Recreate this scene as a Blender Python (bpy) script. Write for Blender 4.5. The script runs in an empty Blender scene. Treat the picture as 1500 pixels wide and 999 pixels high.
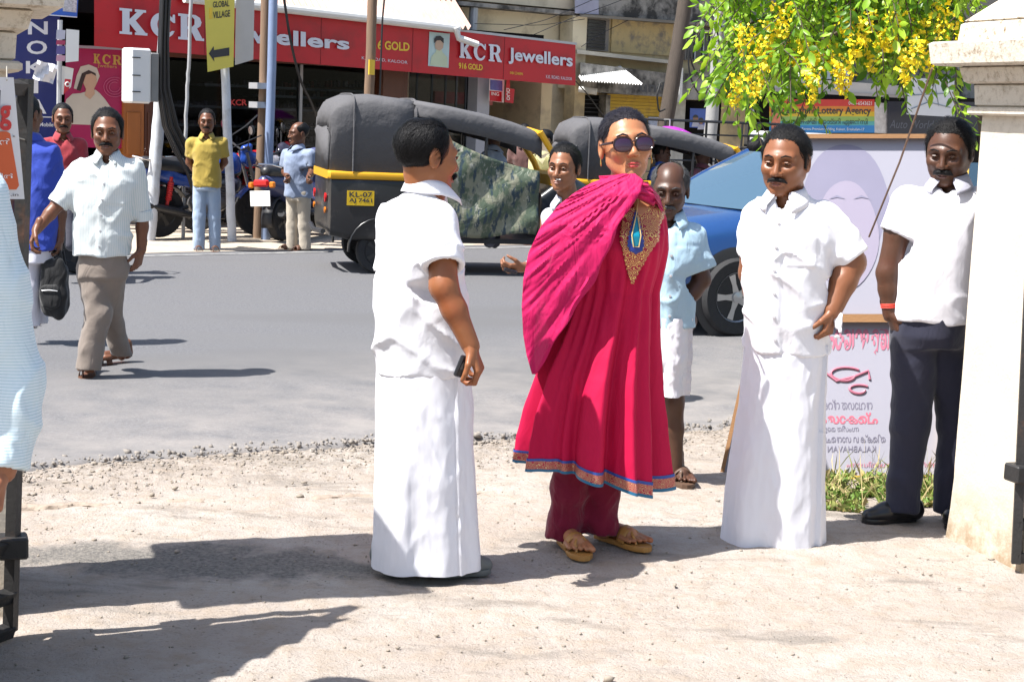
import bpy, bmesh, math, random
import numpy as np
from mathutils import Vector, Matrix
random.seed(7); rng = np.random.default_rng(7)
SC = bpy.context.scene
COL = SC.collection
R = math.radians
# ---------------------------------------------------------------- camera
F = 2400.0; ROLL = R(2.3); HC = 1.62; PITCH = math.atan(334.5 / F)
_c, _s = math.cos(ROLL), math.sin(ROLL); _cp, _sp = math.cos(PITCH), math.sin(PITCH)
FW = np.array([0, _cp, -_sp]); UP0 = np.array([0, _sp, _cp]); RT0 = np.array([1.0, 0, 0])
RT = _c * RT0 + _s * UP0; UPV = -_s * RT0 + _c * UP0
cam_d = bpy.data.cameras.new('camera'); cam = bpy.data.objects.new('camera', cam_d); COL.objects.link(cam)
cam_d.sensor_width = 36.0; cam_d.lens = F / 1500 * 36; cam_d.clip_end = 2000; cam_d.clip_start = 0.05
cam.matrix_world = Matrix(((RT[0], UPV[0], -FW[0], 0), (RT[1], UPV[1], -FW[1], 0), (RT[2], UPV[2], -FW[2], HC), (0, 0, 0, 1)))
SC.camera = cam
# ---------------------------------------------------------------- light: high sun from the left, a little behind the camera
SUN_EL, SUN_AZ = R(58), R(25)
sdir = Vector((math.cos(SUN_AZ) * math.cos(SUN_EL), math.sin(SUN_AZ) * math.cos(SUN_EL), -math.sin(SUN_EL)))
sl = bpy.data.lights.new('sun', 'SUN'); sl.energy = 5.0; sl.angle = R(0.5); sl.color = (1.0, 0.97, 0.925)
so = bpy.data.objects.new('sun', sl); COL.objects.link(so); so.location = (-8, -6, 14)
so.rotation_euler = sdir.to_track_quat('-Z', 'Y').to_euler()
W = bpy.data.worlds.new('World'); SC.world = W; W.use_nodes = True
nt = W.node_tree; bg = nt.nodes['Background']
sky = nt.nodes.new('ShaderNodeTexSky'); sky.sky_type = 'NISHITA'; sky.sun_disc = False
sky.sun_elevation = SUN_EL; sky.sun_rotation = math.atan2(-sdir.x, -sdir.y)
sky.air_density = 1.2; sky.dust_density = 2.0
nt.links.new(sky.outputs[0], bg.inputs[0]); bg.inputs[1].default_value = 0.095
SC.view_settings.view_transform = 'Standard'; SC.view_settings.look = 'None'
SC.view_settings.exposure = 1.05; SC.view_settings.gamma = 1.0
SC.cycles.max_bounces = 5; SC.cycles.diffuse_bounces = 3; SC.cycles.glossy_bounces = 3; SC.cycles.transparent_max_bounces = 12
SC.cycles.use_denoising = True

# ---------------------------------------------------------------- pixel geometry (photo is 1500 x 999)
def ray(px, py):
    u = (px - 750) / F; v = -(py - 499.5) / F
    return FW + u * RT + v * UPV
CAM = np.array([0, 0, HC])
def G(px, py, z=0.0):
    d = ray(px, py); return CAM + d * ((z - HC) / d[2])
def P(px, py, Y):
    d = ray(px, py); return CAM + d * (Y / d[1])
# ---------------------------------------------------------------- materials
MATS = {}
def newmat(name):
    m = bpy.data.materials.new(name); m.use_nodes = True
    return m, m.node_tree, m.node_tree.nodes['Principled BSDF']
def N(nt, typ, **kw):
    n = nt.nodes.new(typ)
    for k, v in kw.items():
        if k.startswith('i_'):
            n.inputs[k[2:].replace('_', ' ')].default_value = v
        else: setattr(n, k, v)
    return n
def mixc(nt, fac, a, b, blend='MIX'):
    n = nt.nodes.new('ShaderNodeMix'); n.data_type = 'RGBA'; n.blend_type = blend
    for idx, v in ((0, fac), (6, a), (7, b)):
        if hasattr(v, 'is_linked') or hasattr(v, 'links'): nt.links.new(v, n.inputs[idx])
        elif idx == 0: n.inputs[0].default_value = v
        else: n.inputs[idx].default_value = (*v, 1) if len(v) == 3 else v
    return n.outputs[2]
def ramp(nt, src, p0, p1, c0=(0, 0, 0), c1=(1, 1, 1)):
    n = nt.nodes.new('ShaderNodeValToRGB'); e = n.color_ramp.elements
    e[0].position = p0; e[1].position = p1; e[0].color = (*c0, 1); e[1].color = (*c1, 1)
    nt.links.new(src, n.inputs[0]); return n.outputs[0]
def coords(nt, kind='Object', scale=(1, 1, 1), rot=(0, 0, 0)):
    t = nt.nodes.new('ShaderNodeTexCoord'); mp = nt.nodes.new('ShaderNodeMapping')
    mp.inputs['Scale'].default_value = scale; mp.inputs['Rotation'].default_value = rot
    nt.links.new(t.outputs[kind], mp.inputs[0]); return mp.outputs[0]
def noise(nt, vec, scale, detail=4, rough=0.55, dist=0.0):
    n = nt.nodes.new('ShaderNodeTexNoise'); n.inputs['Scale'].default_value = scale; n.inputs['Detail'].default_value = detail
    n.inputs['Roughness'].default_value = rough; n.inputs['Distortion'].default_value = dist
    nt.links.new(vec, n.inputs['Vector']); return n.outputs['Fac']
def bumpn(nt, bsdf, h, strength, dist=0.01, prev=None):
    b = nt.nodes.new('ShaderNodeBump'); b.inputs['Strength'].default_value = strength; b.inputs['Distance'].default_value = dist
    nt.links.new(h, b.inputs['Height'])
    if prev is not None: nt.links.new(prev, b.inputs['Normal'])
    nt.links.new(b.outputs[0], bsdf.inputs['Normal']); return b.outputs[0]
def M(name, col, rough=0.6, var=0.12, vs=6.0, bump=0.0, bs=60.0, metal=0.0, spec=0.5, stretch=(1, 1, 1), dirt=None, dirt_s=2.0, dirt_lo=0.5, dirt_hi=0.75, bd=0.01):
    if name in MATS: return MATS[name]
    m, nt, b = newmat(name)
    v = coords(nt, 'Object', stretch)
    n = noise(nt, v, vs, 5)
    c = mixc(nt, n, tuple(x * (1 - var) for x in col), tuple(min(1, x * (1 + var)) for x in col))
    if dirt is not None:
        d = ramp(nt, noise(nt, v, dirt_s, 7, 0.65), dirt_lo, dirt_hi)
        c = mixc(nt, d, c, dirt)
    nt.links.new(c, b.inputs['Base Color'])
    b.inputs['Roughness'].default_value = rough; b.inputs['Metallic'].default_value = metal
    b.inputs['Specular IOR Level'].default_value = spec
    if bump: bumpn(nt, b, noise(nt, v, bs, 5), bump, bd)
    MATS[name] = m; return m
def cloth(name, col, rough=0.85, var=0.06, weave=700, fold=0.35, fs=9, sheen=0.2, stretch=(1, 1, 0.6), stripe=None, fdist=0.02):
    if name in MATS: return MATS[name]
    m, nt, b = newmat(name)
    v = coords(nt, 'Object', stretch)
    n = noise(nt, v, 5, 5)
    c = mixc(nt, n, tuple(x * (1 - var) for x in col), tuple(min(1, x * (1 + var)) for x in col))
    if stripe:
        sc, scol, horiz = stripe
        w = N(nt, 'ShaderNodeTexWave', bands_direction='Z' if horiz else 'X'); w.inputs['Scale'].default_value = sc; w.inputs['Distortion'].default_value = 0.6
        w.inputs['Detail Scale'].default_value = 0.4
        nt.links.new(coords(nt, 'Object'), w.inputs['Vector'])
        c = mixc(nt, ramp(nt, w.outputs['Fac'], 0.72, 0.9), c, scol)
    nt.links.new(c, b.inputs['Base Color']); b.inputs['Roughness'].default_value = rough
    b.inputs['Specular IOR Level'].default_value = 0.25
    b.inputs['Sheen Weight'].default_value = sheen
    f = noise(nt, v, fs, 3, 0.5, 1.2)
    b1 = bumpn(nt, b, f, fold, fdist)
    bumpn(nt, b, noise(nt, v, weave, 2), 0.12, 0.002, b1)
    MATS[name] = m; return m
def skin(name, col):
    if name in MATS: return MATS[name]
    m, nt, b = newmat(name); v = coords(nt)
    c = mixc(nt, noise(nt, v, 14, 5), tuple(x * 0.8 for x in col), tuple(min(1, x * 1.15) for x in col))
    c = mixc(nt, ramp(nt, noise(nt, v, 7, 3), .55, .8), c, (col[0] * .95, col[1] * .72, col[2] * .66))
    nt.links.new(c, b.inputs['Base Color']); b.inputs['Roughness'].default_value = 0.42
    b.inputs['Specular IOR Level'].default_value = 0.4
    b.inputs['Subsurface Weight'].default_value = 0.08; b.inputs['Subsurface Radius'].default_value = (0.012, 0.005, 0.003)
    b1 = bumpn(nt, b, noise(nt, v, 320, 3), 0.12, 0.002)
    bumpn(nt, b, noise(nt, v, 60, 3), 0.1, 0.006, b1)
    MATS[name] = m; return m
def glassmat(name, col=(0.02, 0.025, 0.03), rough=0.05):
    if name in MATS: return MATS[name]
    m, nt, b = newmat(name); b.inputs['Base Color'].default_value = (*col, 1); b.inputs['Roughness'].default_value = rough
    b.inputs['Specular IOR Level'].default_value = 0.8; MATS[name] = m; return m
def clearglass(name, tint=(0.8, 0.9, 0.95), refl=0.12):
    if name in MATS: return MATS[name]
    m = bpy.data.materials.new(name); m.use_nodes = True; nt = m.node_tree; nt.nodes.clear()
    o = nt.nodes.new('ShaderNodeOutputMaterial'); mx = nt.nodes.new('ShaderNodeMixShader'); tr = nt.nodes.new('ShaderNodeBsdfTransparent'); gl = nt.nodes.new('ShaderNodeBsdfGlossy')
    fr = nt.nodes.new('ShaderNodeFresnel'); ad = nt.nodes.new('ShaderNodeMath'); ad.operation = 'ADD'; ad.inputs[1].default_value = refl
    nt.links.new(fr.outputs[0], ad.inputs[0]); nt.links.new(ad.outputs[0], mx.inputs[0])
    tr.inputs[0].default_value = (*tint, 1); gl.inputs['Roughness'].default_value = 0.03
    nt.links.new(tr.outputs[0], mx.inputs[1]); nt.links.new(gl.outputs[0], mx.inputs[2]); nt.links.new(mx.outputs[0], o.inputs[0])
    MATS[name] = m; return m
# ---------------------------------------------------------------- objects
ORG = {}
def thing(name, label, cat, loc, group=None, kind=None):
    o = bpy.data.objects.new(name, None); COL.objects.link(o); o.location = Vector(loc); o.empty_display_size = 0.1
    o['label'] = label; o['category'] = cat
    if group: o['group'] = group
    if kind: o['kind'] = kind
    ORG[o.name] = np.array(loc, float); return o
def mesh(name, verts, faces, mat, parent=None, smooth=True, loc=None, label=None, cat=None, group=None, kind=None, auto=None):
    v = np.asarray(verts, float).reshape(-1, 3)
    org = ORG[parent.name] if parent is not None else (np.array(loc, float) if loc is not None else np.zeros(3))
    me = bpy.data.meshes.new(name)
    v2 = v - org
    if isinstance(faces, np.ndarray):
        k = faces.shape[1]; nf = len(faces)
        me.vertices.add(len(v2)); me.vertices.foreach_set('co', v2.astype(np.float32).ravel())
        me.loops.add(nf * k); me.loops.foreach_set('vertex_index', faces.astype(np.int32).ravel())
        me.polygons.add(nf); me.polygons.foreach_set('loop_start', np.arange(0, nf * k, k, dtype=np.int32))
        me.update(calc_edges=True); me.validate()
    else:
        me.from_pydata([tuple(p) for p in v2], [], faces); me.update()
    if mat is not None: me.materials.append(mat)
    if smooth:
        me.polygons.foreach_set('use_smooth', np.ones(len(me.polygons), bool))
        if auto is not None: me.set_sharp_from_angle(angle=R(auto))
    o = bpy.data.objects.new(name, me); COL.objects.link(o)
    if parent is not None: o.parent = parent
    else: o.location = Vector(org)
    ORG[o.name] = org
    if label: o['label'] = label
    if cat: o['category'] = cat
    if group: o['group'] = group
    if kind: o['kind'] = kind
    return o
def unit(v):
    v = np.asarray(v, float); n = np.linalg.norm(v); return v / n if n > 1e-9 else v
class MB:
    """collects polygons in a local frame M, builds one mesh object"""
    def __init__(s, Mx=None): s.v = []; s.f = []; s.M = Mx
    def _add(s, vs, fs):
        vs = np.asarray(vs, float)
        if s.M is not None: vs = vs @ s.M[:3, :3].T + s.M[:3, 3]
        b = len(s.v); s.v.extend(vs.tolist()); s.f.extend([tuple(i + b for i in f) for f in fs]); return s
    def box(s, c, d, rot=None, bev=0.0):
        x, y, z = [a / 2 for a in d]
        if bev > 0 and min(x, y, z) > bev:
            vs = []; ix = {}
            for sx in (-1, 1):
                for sy in (-1, 1):
                    for sz in (-1, 1):
                        for k in range(3):
                            p = [sx * x, sy * y, sz * z]; p[(k + 1) % 3] -= (sx, sy, sz)[(k + 1) % 3] * bev; p[(k + 2) % 3] -= (sx, sy, sz)[(k + 2) % 3] * bev
                            ix[(sx, sy, sz, k)] = len(vs); vs.append(p)
            fs = []
            for k in range(3):
                a, b = (k + 1) % 3, (k + 2) % 3
                for sg in (-1, 1):
                    q = []
                    for (sa, sb) in ((-1, -1), (1, -1), (1, 1), (-1, 1)):
                        t = [0, 0, 0]; t[k] = sg; t[a] = sa; t[b] = sb; q.append(ix[(*t, k)])
                    fs.append(q if sg > 0 else q[::-1])
                for sa in (-1, 1):
                    for sb in (-1, 1):
                        t0 = [0, 0, 0]; t1 = [0, 0, 0]; t0[a] = t1[a] = sa; t0[b] = t1[b] = sb; t0[k] = -1; t1[k] = 1
                        q = [ix[(*t0, a)], ix[(*t1, a)], ix[(*t1, b)], ix[(*t0, b)]]
                        fs.append(q if sa * sb > 0 else q[::-1])
            for sx in (-1, 1):
                for sy in (-1, 1):
                    for sz in (-1, 1):
                        q = [ix[(sx, sy, sz, k)] for k in range(3)]; fs.append(q if sx * sy * sz > 0 else q[::-1])
            vs = np.array(vs)
        else:
            vs = np.array([(sx * x, sy * y, sz * z) for sx in (-1, 1) for sy in (-1, 1) for sz in (-1, 1)])
            fs = [(0, 1, 3, 2), (4, 6, 7, 5), (0, 4, 5, 1), (2, 3, 7, 6), (0, 2, 6, 4), (1, 5, 7, 3)]
        if rot is not None: vs = vs @ np.array(rot).T
        return s._add(vs + np.array(c, float), fs)
    def tube(s, pts, r, n=8, cap=True, flat=1.0):
        pts = [np.array(p, float) for p in pts]; k = len(pts)
        rs = [r] * k if np.isscalar(r) else list(r)
        T = [unit(pts[min(i + 1, k - 1)] - pts[max(i - 1, 0)]) for i in range(k)]
        u = np.cross(T[0], [0, 0, 1]); u = unit(u) if np.linalg.norm(u) > 1e-3 else np.array([1.0, 0, 0])
        vs = []; fs = []
        for i in range(k):
            u = unit(u - T[i] * np.dot(u, T[i])); w = np.cross(T[i], u)
            for j in range(n):
                a = 2 * math.pi * j / n; vs.append(pts[i] + rs[i] * (math.cos(a) * u + flat * math.sin(a) * w))
        for i in range(k - 1):
            for j in range(n): fs.append((i * n + j, i * n + (j + 1) % n, (i + 1) * n + (j + 1) % n, (i + 1) * n + j))
        if cap: fs.append(tuple(range(n - 1, -1, -1))); fs.append(tuple((k - 1) * n + j for j in range(n)))
        return s._add(vs, fs)
    def rings(s, rings, close=True, cap=True):
        k = len(rings); n = len(rings[0]); vs = [p for r_ in rings for p in r_]; fs = []
        for i in range(k - 1):
            for j in range(n if close else n - 1): fs.append((i * n + j, i * n + (j + 1) % n, (i + 1) * n + (j + 1) % n, (i + 1) * n + j))
        if cap and close: fs.append(tuple(range(n - 1, -1, -1))); fs.append(tuple((k - 1) * n + j for j in range(n)))
        return s._add(vs, fs)
    def prism(s, poly, y0, y1, axis='y'):
        n = len(poly)
        mk = {'y': lambda p, d: (p[0], d, p[1]), 'z': lambda p, d: (p[0], p[1], d), 'x': lambda p, d: (d, p[0], p[1])}[axis]
        vs = [mk(p, y0) for p in poly] + [mk(p, y1) for p in poly]
        fs = [tuple(range(n)), tuple(range(2 * n - 1, n - 1, -1))] + [(i, i + n, (i + 1) % n + n, (i + 1) % n) for i in range(n)]
        return s._add(vs, fs)
    def lathe(s, prof, c, axis=(0, 0, 1), n=24):
        ax = unit(axis); u = np.cross(ax, [0.3, 0.5, 0.8]); u = unit(u); w = np.cross(ax, u); c = np.array(c, float)
        rg = [[c + ax * h + r * (math.cos(2 * math.pi * j / n) * u + math.sin(2 * math.pi * j / n) * w) for j in range(n)] for (r, h) in prof]
        return s.rings(rg)
    def quad(s, a, b, c, d): return s._add([a, b, c, d], [(0, 1, 2, 3)])
    def sheet(s, gridpts):
        k = len(gridpts); n = len(gridpts[0])
        return s._add([p for r_ in gridpts for p in r_], [(i * n + j, i * n + j + 1, (i + 1) * n + j + 1, (i + 1) * n + j) for i in range(k - 1) for j in range(n - 1)])
    def build(s, name, mat, parent=None, smooth=True, auto=35, **kw):
        o = mesh(name, np.array(s.v), s.f, mat, parent, smooth, auto=auto, **kw)
        bm = bmesh.new(); bm.from_mesh(o.data); bmesh.ops.recalc_face_normals(bm, faces=bm.faces); bm.to_mesh(o.data); bm.free()
        return o
def frame(loc, yaw=0.0, scale=1.0, z=0.0):
    c, s_ = math.cos(yaw) * scale, math.sin(yaw) * scale
    m = np.eye(4); m[:3, :3] = [[c, -s_, 0], [s_, c, 0], [0, 0, scale]]; m[:3, 3] = [loc[0], loc[1], (loc[2] if len(loc) > 2 else 0) + z]; return m
# lettering: verts normalised to 0..1 in x,y (bbox), z = thickness direction 0..1
_TX = {}
def textgeo(s, bold=0.0, ext=0.0, space=1.0, shear=0.0):
    key = (s, bold, ext, space, shear)
    if key in _TX: return _TX[key]
    cu = bpy.data.curves.new('t', 'FONT'); cu.body = s; cu.offset = bold; cu.extrude = ext; cu.resolution_u = 3; cu.space_character = space; cu.shear = shear
    ob = bpy.data.objects.new('t', cu); COL.objects.link(ob)
    dg = bpy.context.evaluated_depsgraph_get(); me = bpy.data.meshes.new_from_object(ob.evaluated_get(dg))
    v = np.array([x.co[:] for x in me.vertices]).reshape(-1, 3); f = [tuple(p.vertices) for p in me.polygons]
    bpy.data.objects.remove(ob); bpy.data.curves.remove(cu); bpy.data.meshes.remove(me)
    if len(v):
        lo = v.min(0); hi = v.max(0); v[:, 0] = (v[:, 0] - lo[0]) / max(hi[0] - lo[0], 1e-6); v[:, 1] = (v[:, 1] - lo[1]) / max(hi[1] - lo[1], 1e-6)
        v[:, 2] = (v[:, 2] > 0).astype(float) if ext else 1.0
    _TX[key] = (v, f); return v, f
def bil(q, x, y):
    q = np.array(q, float); return (1 - y) * ((1 - x) * q[0] + x * q[1]) + y * ((1 - x) * q[3] + x * q[2])
def text_px(s, q, plane, off, mat, parent, name='lettering', thick=0.0, split=False, **kw):
    """q: pixel corners bl, br, tr, tl in the photo; plane(px,py,off)->world point on a real surface"""
    v, f = textgeo(s, ext=0.02 if thick else 0.0, **kw)
    out = [plane(*bil(q, p[0], p[1]), off + thick * p[2]) for p in v]
    if split or abs(q[0][1] - q[3][1]) >= 9:                                                        # each letter an object of its own
        par = list(range(len(v)))
        def find(i):
            while par[i] != i: par[i] = par[par[i]]; i = par[i]
            return i
        for fc in f:
            for i in fc[1:]: par[find(fc[0])] = find(i)
        grp = {}
        for fc in f: grp.setdefault(find(fc[0]), []).append(fc)
        for fs in grp.values():
            ids = sorted({i for fc in fs for i in fc}); ix = {i: k for k, i in enumerate(ids)}
            mesh('letter', [out[i] for i in ids], [tuple(ix[i] for i in fc) for fc in fs], mat, parent, smooth=False)
        return
    return mesh(name, out, f, mat, parent, smooth=False)
def poly_px(pts, plane, off, mat, parent, name, thick=0.0, **kw):
    n = len(pts)
    v = [plane(x, y, off + thick) for x, y in pts]; f = [tuple(range(n))]
    if thick:
        v += [plane(x, y, off) for x, y in pts]; f += [tuple(range(2 * n - 1, n - 1, -1))] + [(i, i + n, (i + 1) % n + n, (i + 1) % n) for i in range(n)]
    o = mesh(name, v, f, mat, parent, smooth=False, **kw)
    bm = bmesh.new(); bm.from_mesh(o.data); bmesh.ops.recalc_face_normals(bm, faces=bm.faces); bm.to_mesh(o.data); bm.free(); return o
# street frame: t along the street, nb away from us
TH = R(38); TV = np.array([math.cos(TH), math.sin(TH), 0]); NB = np.array([-math.sin(TH), math.cos(TH), 0]); CF = 19.0
def fac(px, py, off=0.0):
    d = ray(px, py); k = (CF - off) / np.dot(NB, d); return CAM + d * k
def facl(s, o, z): return TV * s + NB * (CF - o) + np.array([0, 0, z])
FM = np.eye(4); FM[:3, 0] = TV; FM[:3, 1] = -NB; FM[:3, 2] = [0, 0, 1]; FM[:3, 3] = NB * CF   # local x along street, y toward road, z up
def sl_(px, py, off=0.0):
    p = fac(px, py, off); return float(np.dot(TV, p)), float(p[2])
# ---------------------------------------------------------------- value noise
_PERM = rng.random((64, 64, 64)).astype(np.float32)
def vn(x, y, z=0.0):
    x, y, z = np.broadcast_arrays(np.asarray(x, float), np.asarray(y, float), np.asarray(z, float))
    xi, yi, zi = np.floor(x).astype(int), np.floor(y).astype(int), np.floor(z).astype(int)
    fx, fy, fz = x - xi, y - yi, z - zi
    fx = fx * fx * (3 - 2 * fx); fy = fy * fy * (3 - 2 * fy); fz = fz * fz * (3 - 2 * fz)
    def h(a, b, c): return _PERM[(xi + a) & 63, (yi + b) & 63, (zi + c) & 63]
    l = lambda a, b, t: a + (b - a) * t
    return l(l(l(h(0, 0, 0), h(1, 0, 0), fx), l(h(0, 1, 0), h(1, 1, 0), fx), fy), l(l(h(0, 0, 1), h(1, 0, 1), fx), l(h(0, 1, 1), h(1, 1, 1), fx), fy), fz) * 2 - 1
def fbm(x, y, z=0.0, o=4):
    s = 0; a = 1.0
    for i in range(o): s = s + a * vn(np.asarray(x) * 2 ** i + 17 * i, np.asarray(y) * 2 ** i, np.asarray(z) * 2 ** i); a *= 0.5
    return s
# ---------------------------------------------------------------- ground and road
def near_edge(s):
    return np.interp(s, [-40, 1.0, 3.06, 4.2, 6.1, 7.0, 8.0, 12, 60], [7.4, 7.0, 6.71, 6.56, 6.02, 6.3, 7.0, 7.0, 7.0])
def ground_z(x, y):
    s = x * TV[0] + y * TV[1]; c = x * NB[0] + y * NB[1]
    d = near_edge(s) - c
    rub = np.exp(-((d - 0.25) / 0.35) ** 2)
    z = 0.006 * fbm(x * 1.7, y * 1.7) + 0.0035 * fbm(x * 14, y * 14, 3.0, 3) + rub * 0.012 * np.maximum(0, fbm(x * 16, y * 16, 7.0, 3))
    z = z - 0.018 * np.exp(-((d - 0.62) / 0.09) ** 2) * (0.6 + 0.4 * vn(x * 2, y * 2, 9))
    return np.where(np.hypot(x, y - 7) < 30, z, 0) - np.where(d < -0.1, 0.05, 0.0)
def build_ground():
    xs = np.unique(np.concatenate([[-600, -300, -150, -80, -50, -35, -25, -18, -13, -10, -8, -6.5, -5, -4, -3.5], np.arange(-3.2, 3.4, 0.022), [3.5, 4, 5, 6.5, 8, 10, 13, 18, 25, 35, 50, 80, 150, 300, 600]]))
    ys = np.unique(np.concatenate([[-300, -100, -40, -15, -5, 0, 2, 2.8], np.arange(3.2, 9.2, 0.022), [9.5, 10, 11, 12, 13, 14, 15, 16, 17, 18, 19, 20, 22, 25, 30, 40, 60, 100, 200, 400, 800]]))
    X, Y = np.meshgrid(xs, ys); Z = ground_z(X, Y)
    v = np.stack([X, Y, Z], -1).reshape(-1, 3); n = len(xs); m_ = len(ys)
    i = np.arange((m_ - 1) * n).reshape(m_ - 1, n)[:, :-1].ravel()
    f = np.stack([i, i + 1, i + n + 1, i + n], 1)
    m, nt, b = newmat('dusty_ground'); vv = coords(nt)
    big = noise(nt, vv, 0.9, 6, 0.6); fine = noise(nt, vv, 9, 7, 0.7); grit = noise(nt, vv, 120, 4, 0.7)
    c = mixc(nt, ramp(nt, big, .35, .68), (0.365, 0.31, 0.268), (0.43, 0.39, 0.35))
    c = mixc(nt, ramp(nt, fine, .45, .72), c, (0.34, 0.275, 0.215))
    st = noise(nt, coords(nt, 'Object', (1.0, 3.2, 1), (0, 0, R(-25))), 1.35, 8, 0.7, 0.4)
    c = mixc(nt, ramp(nt, st, .54, .66), c, (0.25, 0.22, 0.19))
    c = mixc(nt, ramp(nt, grit, .58, .75), c, (0.2, 0.17, 0.14))
    vo = N(nt, 'ShaderNodeTexVoronoi'); vo.inputs['Scale'].default_value = 55; nt.links.new(coords(nt, 'Object', (1, 1, .05)), vo.inputs['Vector'])
    peb = ramp(nt, vo.outputs['Distance'], .12, .3, (1, 1, 1), (0, 0, 0))
    pm = mixc(nt, ramp(nt, noise(nt, vv, 2.2, 3), .5, .62), (0, 0, 0), peb)
    c = mixc(nt, pm, c, (0.23, 0.2, 0.175))
    sk_ = ramp(nt, noise(nt, coords(nt, 'Object', (1, 2.6, 1), (0, 0, R(15))), 42, 3, .6), .6, .68); sk_ = mixc(nt, ramp(nt, noise(nt, vv, 1.6, 4), .42, .6), (0, 0, 0), sk_); c = mixc(nt, sk_, c, (.22, .18, .145))
    ev = .23 * TV + NB; dt = N(nt, 'ShaderNodeVectorMath', operation='DOT_PRODUCT'); tcx = nt.nodes.new('ShaderNodeTexCoord'); nt.links.new(tcx.outputs['Object'], dt.inputs[0]); dt.inputs[1].default_value = tuple(ev)
    me_ = N(nt, 'ShaderNodeMapRange'); nt.links.new(dt.outputs['Value'], me_.inputs[0]); me_.inputs[1].default_value = 6.65; me_.inputs[2].default_value = 7.4; mm = N(nt, 'ShaderNodeMath', operation='MULTIPLY'); nt.links.new(me_.outputs[0], mm.inputs[0]); nt.links.new(ramp(nt, noise(nt, vv, 26, 7, .75), .42, .62), mm.inputs[1]); c = mixc(nt, mm.outputs[0], c, (.21, .18, .15))
    # a patch of old broken macadam near the left gate
    tc = nt.nodes.new('ShaderNodeTexCoord'); ctr = G(270, 822); sb = N(nt, 'ShaderNodeVectorMath', operation='SUBTRACT'); nt.links.new(tc.outputs['Object'], sb.inputs[0]); sb.inputs[1].default_value = (ctr[0], ctr[1], 0)
    sc_ = N(nt, 'ShaderNodeVectorMath', operation='MULTIPLY'); nt.links.new(sb.outputs[0], sc_.inputs[0]); sc_.inputs[1].default_value = (.95, 3.4, 0); ln = N(nt, 'ShaderNodeVectorMath', operation='LENGTH'); nt.links.new(sc_.outputs[0], ln.inputs[0])
    ad = N(nt, 'ShaderNodeMath', operation='MULTIPLY_ADD'); nt.links.new(noise(nt, vv, 5, 7, .7), ad.inputs[0]); ad.inputs[1].default_value = 1.7; nt.links.new(ln.outputs['Value'], ad.inputs[2])
    pk = ramp(nt, ad.outputs[0], 0.0, 1.0); pk.node.color_ramp.elements[0].position = .0; mr_ = N(nt, 'ShaderNodeMapRange'); nt.links.new(ad.outputs[0], mr_.inputs[0]); mr_.inputs[1].default_value = 1.75; mr_.inputs[2].default_value = 1.35
    c = mixc(nt, mr_.outputs[0], c, mixc(nt, ramp(nt, noise(nt, vv, 60, 6, .75), .35, .65), (.1, .095, .09), (.27, .245, .215)))
    nt.links.new(c, b.inputs['Base Color']); b.inputs['Roughness'].default_value = .95; b.inputs['Specular IOR Level'].default_value = .15
    b1 = bumpn(nt, b, fine, .8, .03); b2 = bumpn(nt, b, grit, .8, .008, b1); bumpn(nt, b, peb, .25, .006, b2)
    mesh('ground', v, f, m, kind='structure')
    # road
    ss = np.unique(np.concatenate([np.linspace(-150, -4, 18), np.arange(-3, 12, 0.025), np.linspace(12.5, 180, 24)]))
    rows = np.concatenate([[0, .012, .03, .06, .12, .25, .5, 1, 2], np.linspace(3, 9, 8)])
    E = near_edge(ss) + 0.05 * fbm(ss * 2.5, 0.3, 1.0, 5) + 0.028 * fbm(ss * 16, .7, 2.0, 4)
    V = []
    for k, rr in enumerate(rows):
        cc = E + rr if rr < 2.5 else E + (15.8 - E) * (rr / 9.0)
        zz = {0: -0.012, 1: 0.008, 2: 0.017, 3: .022}.get(k, 0.024) + (0.003 * fbm(ss * 5, cc * 5) if k < 7 else 0) * np.ones_like(ss)
        V.append(np.stack([ss * TV[0] + cc * NB[0], ss * TV[1] + cc * NB[1], zz], -1))
    V = np.array(V); n = len(ss); i = np.arange((len(rows) - 1) * n).reshape(-1, n)[:, :-1].ravel()
    m, nt, b = newmat('worn_asphalt'); vv = coords(nt)
    sp = nt.nodes.new('ShaderNodeTexCoord'); vm = N(nt, 'ShaderNodeVectorMath', operation='DOT_PRODUCT'); nt.links.new(sp.outputs['Object'], vm.inputs[0]); vm.inputs[1].default_value = tuple(NB)
    mr = N(nt, 'ShaderNodeMapRange'); nt.links.new(vm.outputs['Value'], mr.inputs[0]); mr.inputs[1].default_value = 6.0; mr.inputs[2].default_value = 9.5; mr.inputs[3].default_value = 1; mr.inputs[4].default_value = 0
    g = noise(nt, vv, 170, 4, .75); lg = noise(nt, coords(nt, 'Object', (.25, 2.0, 1), (0, 0, -TH)), 1.1, 6, .6)
    c = mixc(nt, ramp(nt, g, .3, .75), (0.085, 0.085, 0.092), (0.215, 0.215, 0.225))
    c = mixc(nt, ramp(nt, noise(nt, vv, 46, 5, .8), .42, .62), c, (0.085, 0.085, 0.09)); c = mixc(nt, ramp(nt, noise(nt, vv, 75, 3, .7), .6, .72), c, (0.27, 0.268, 0.265))
    c = mixc(nt, ramp(nt, lg, .4, .7), c, (0.125, 0.124, 0.127))
    pt = noise(nt, coords(nt, 'Object', (.5, 1.0, 1), (0, 0, -TH)), .55, 3, .4); c = mixc(nt, ramp(nt, pt, .56, .64), c, (0.115, 0.114, 0.117))
    du = N(nt, 'ShaderNodeMath', operation='MULTIPLY'); nt.links.new(mr.outputs[0], du.inputs[0]); nt.links.new(ramp(nt, noise(nt, vv, 3, 6, .65), .25, .7), du.inputs[1])
    c = mixc(nt, du.outputs[0], c, (0.28, 0.255, 0.235))
    nt.links.new(c, b.inputs['Base Color']); b.inputs['Roughness'].default_value = .85; b.inputs['Specular IOR Level'].default_value = .3
    bumpn(nt, b, g, .5, .005)
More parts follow.
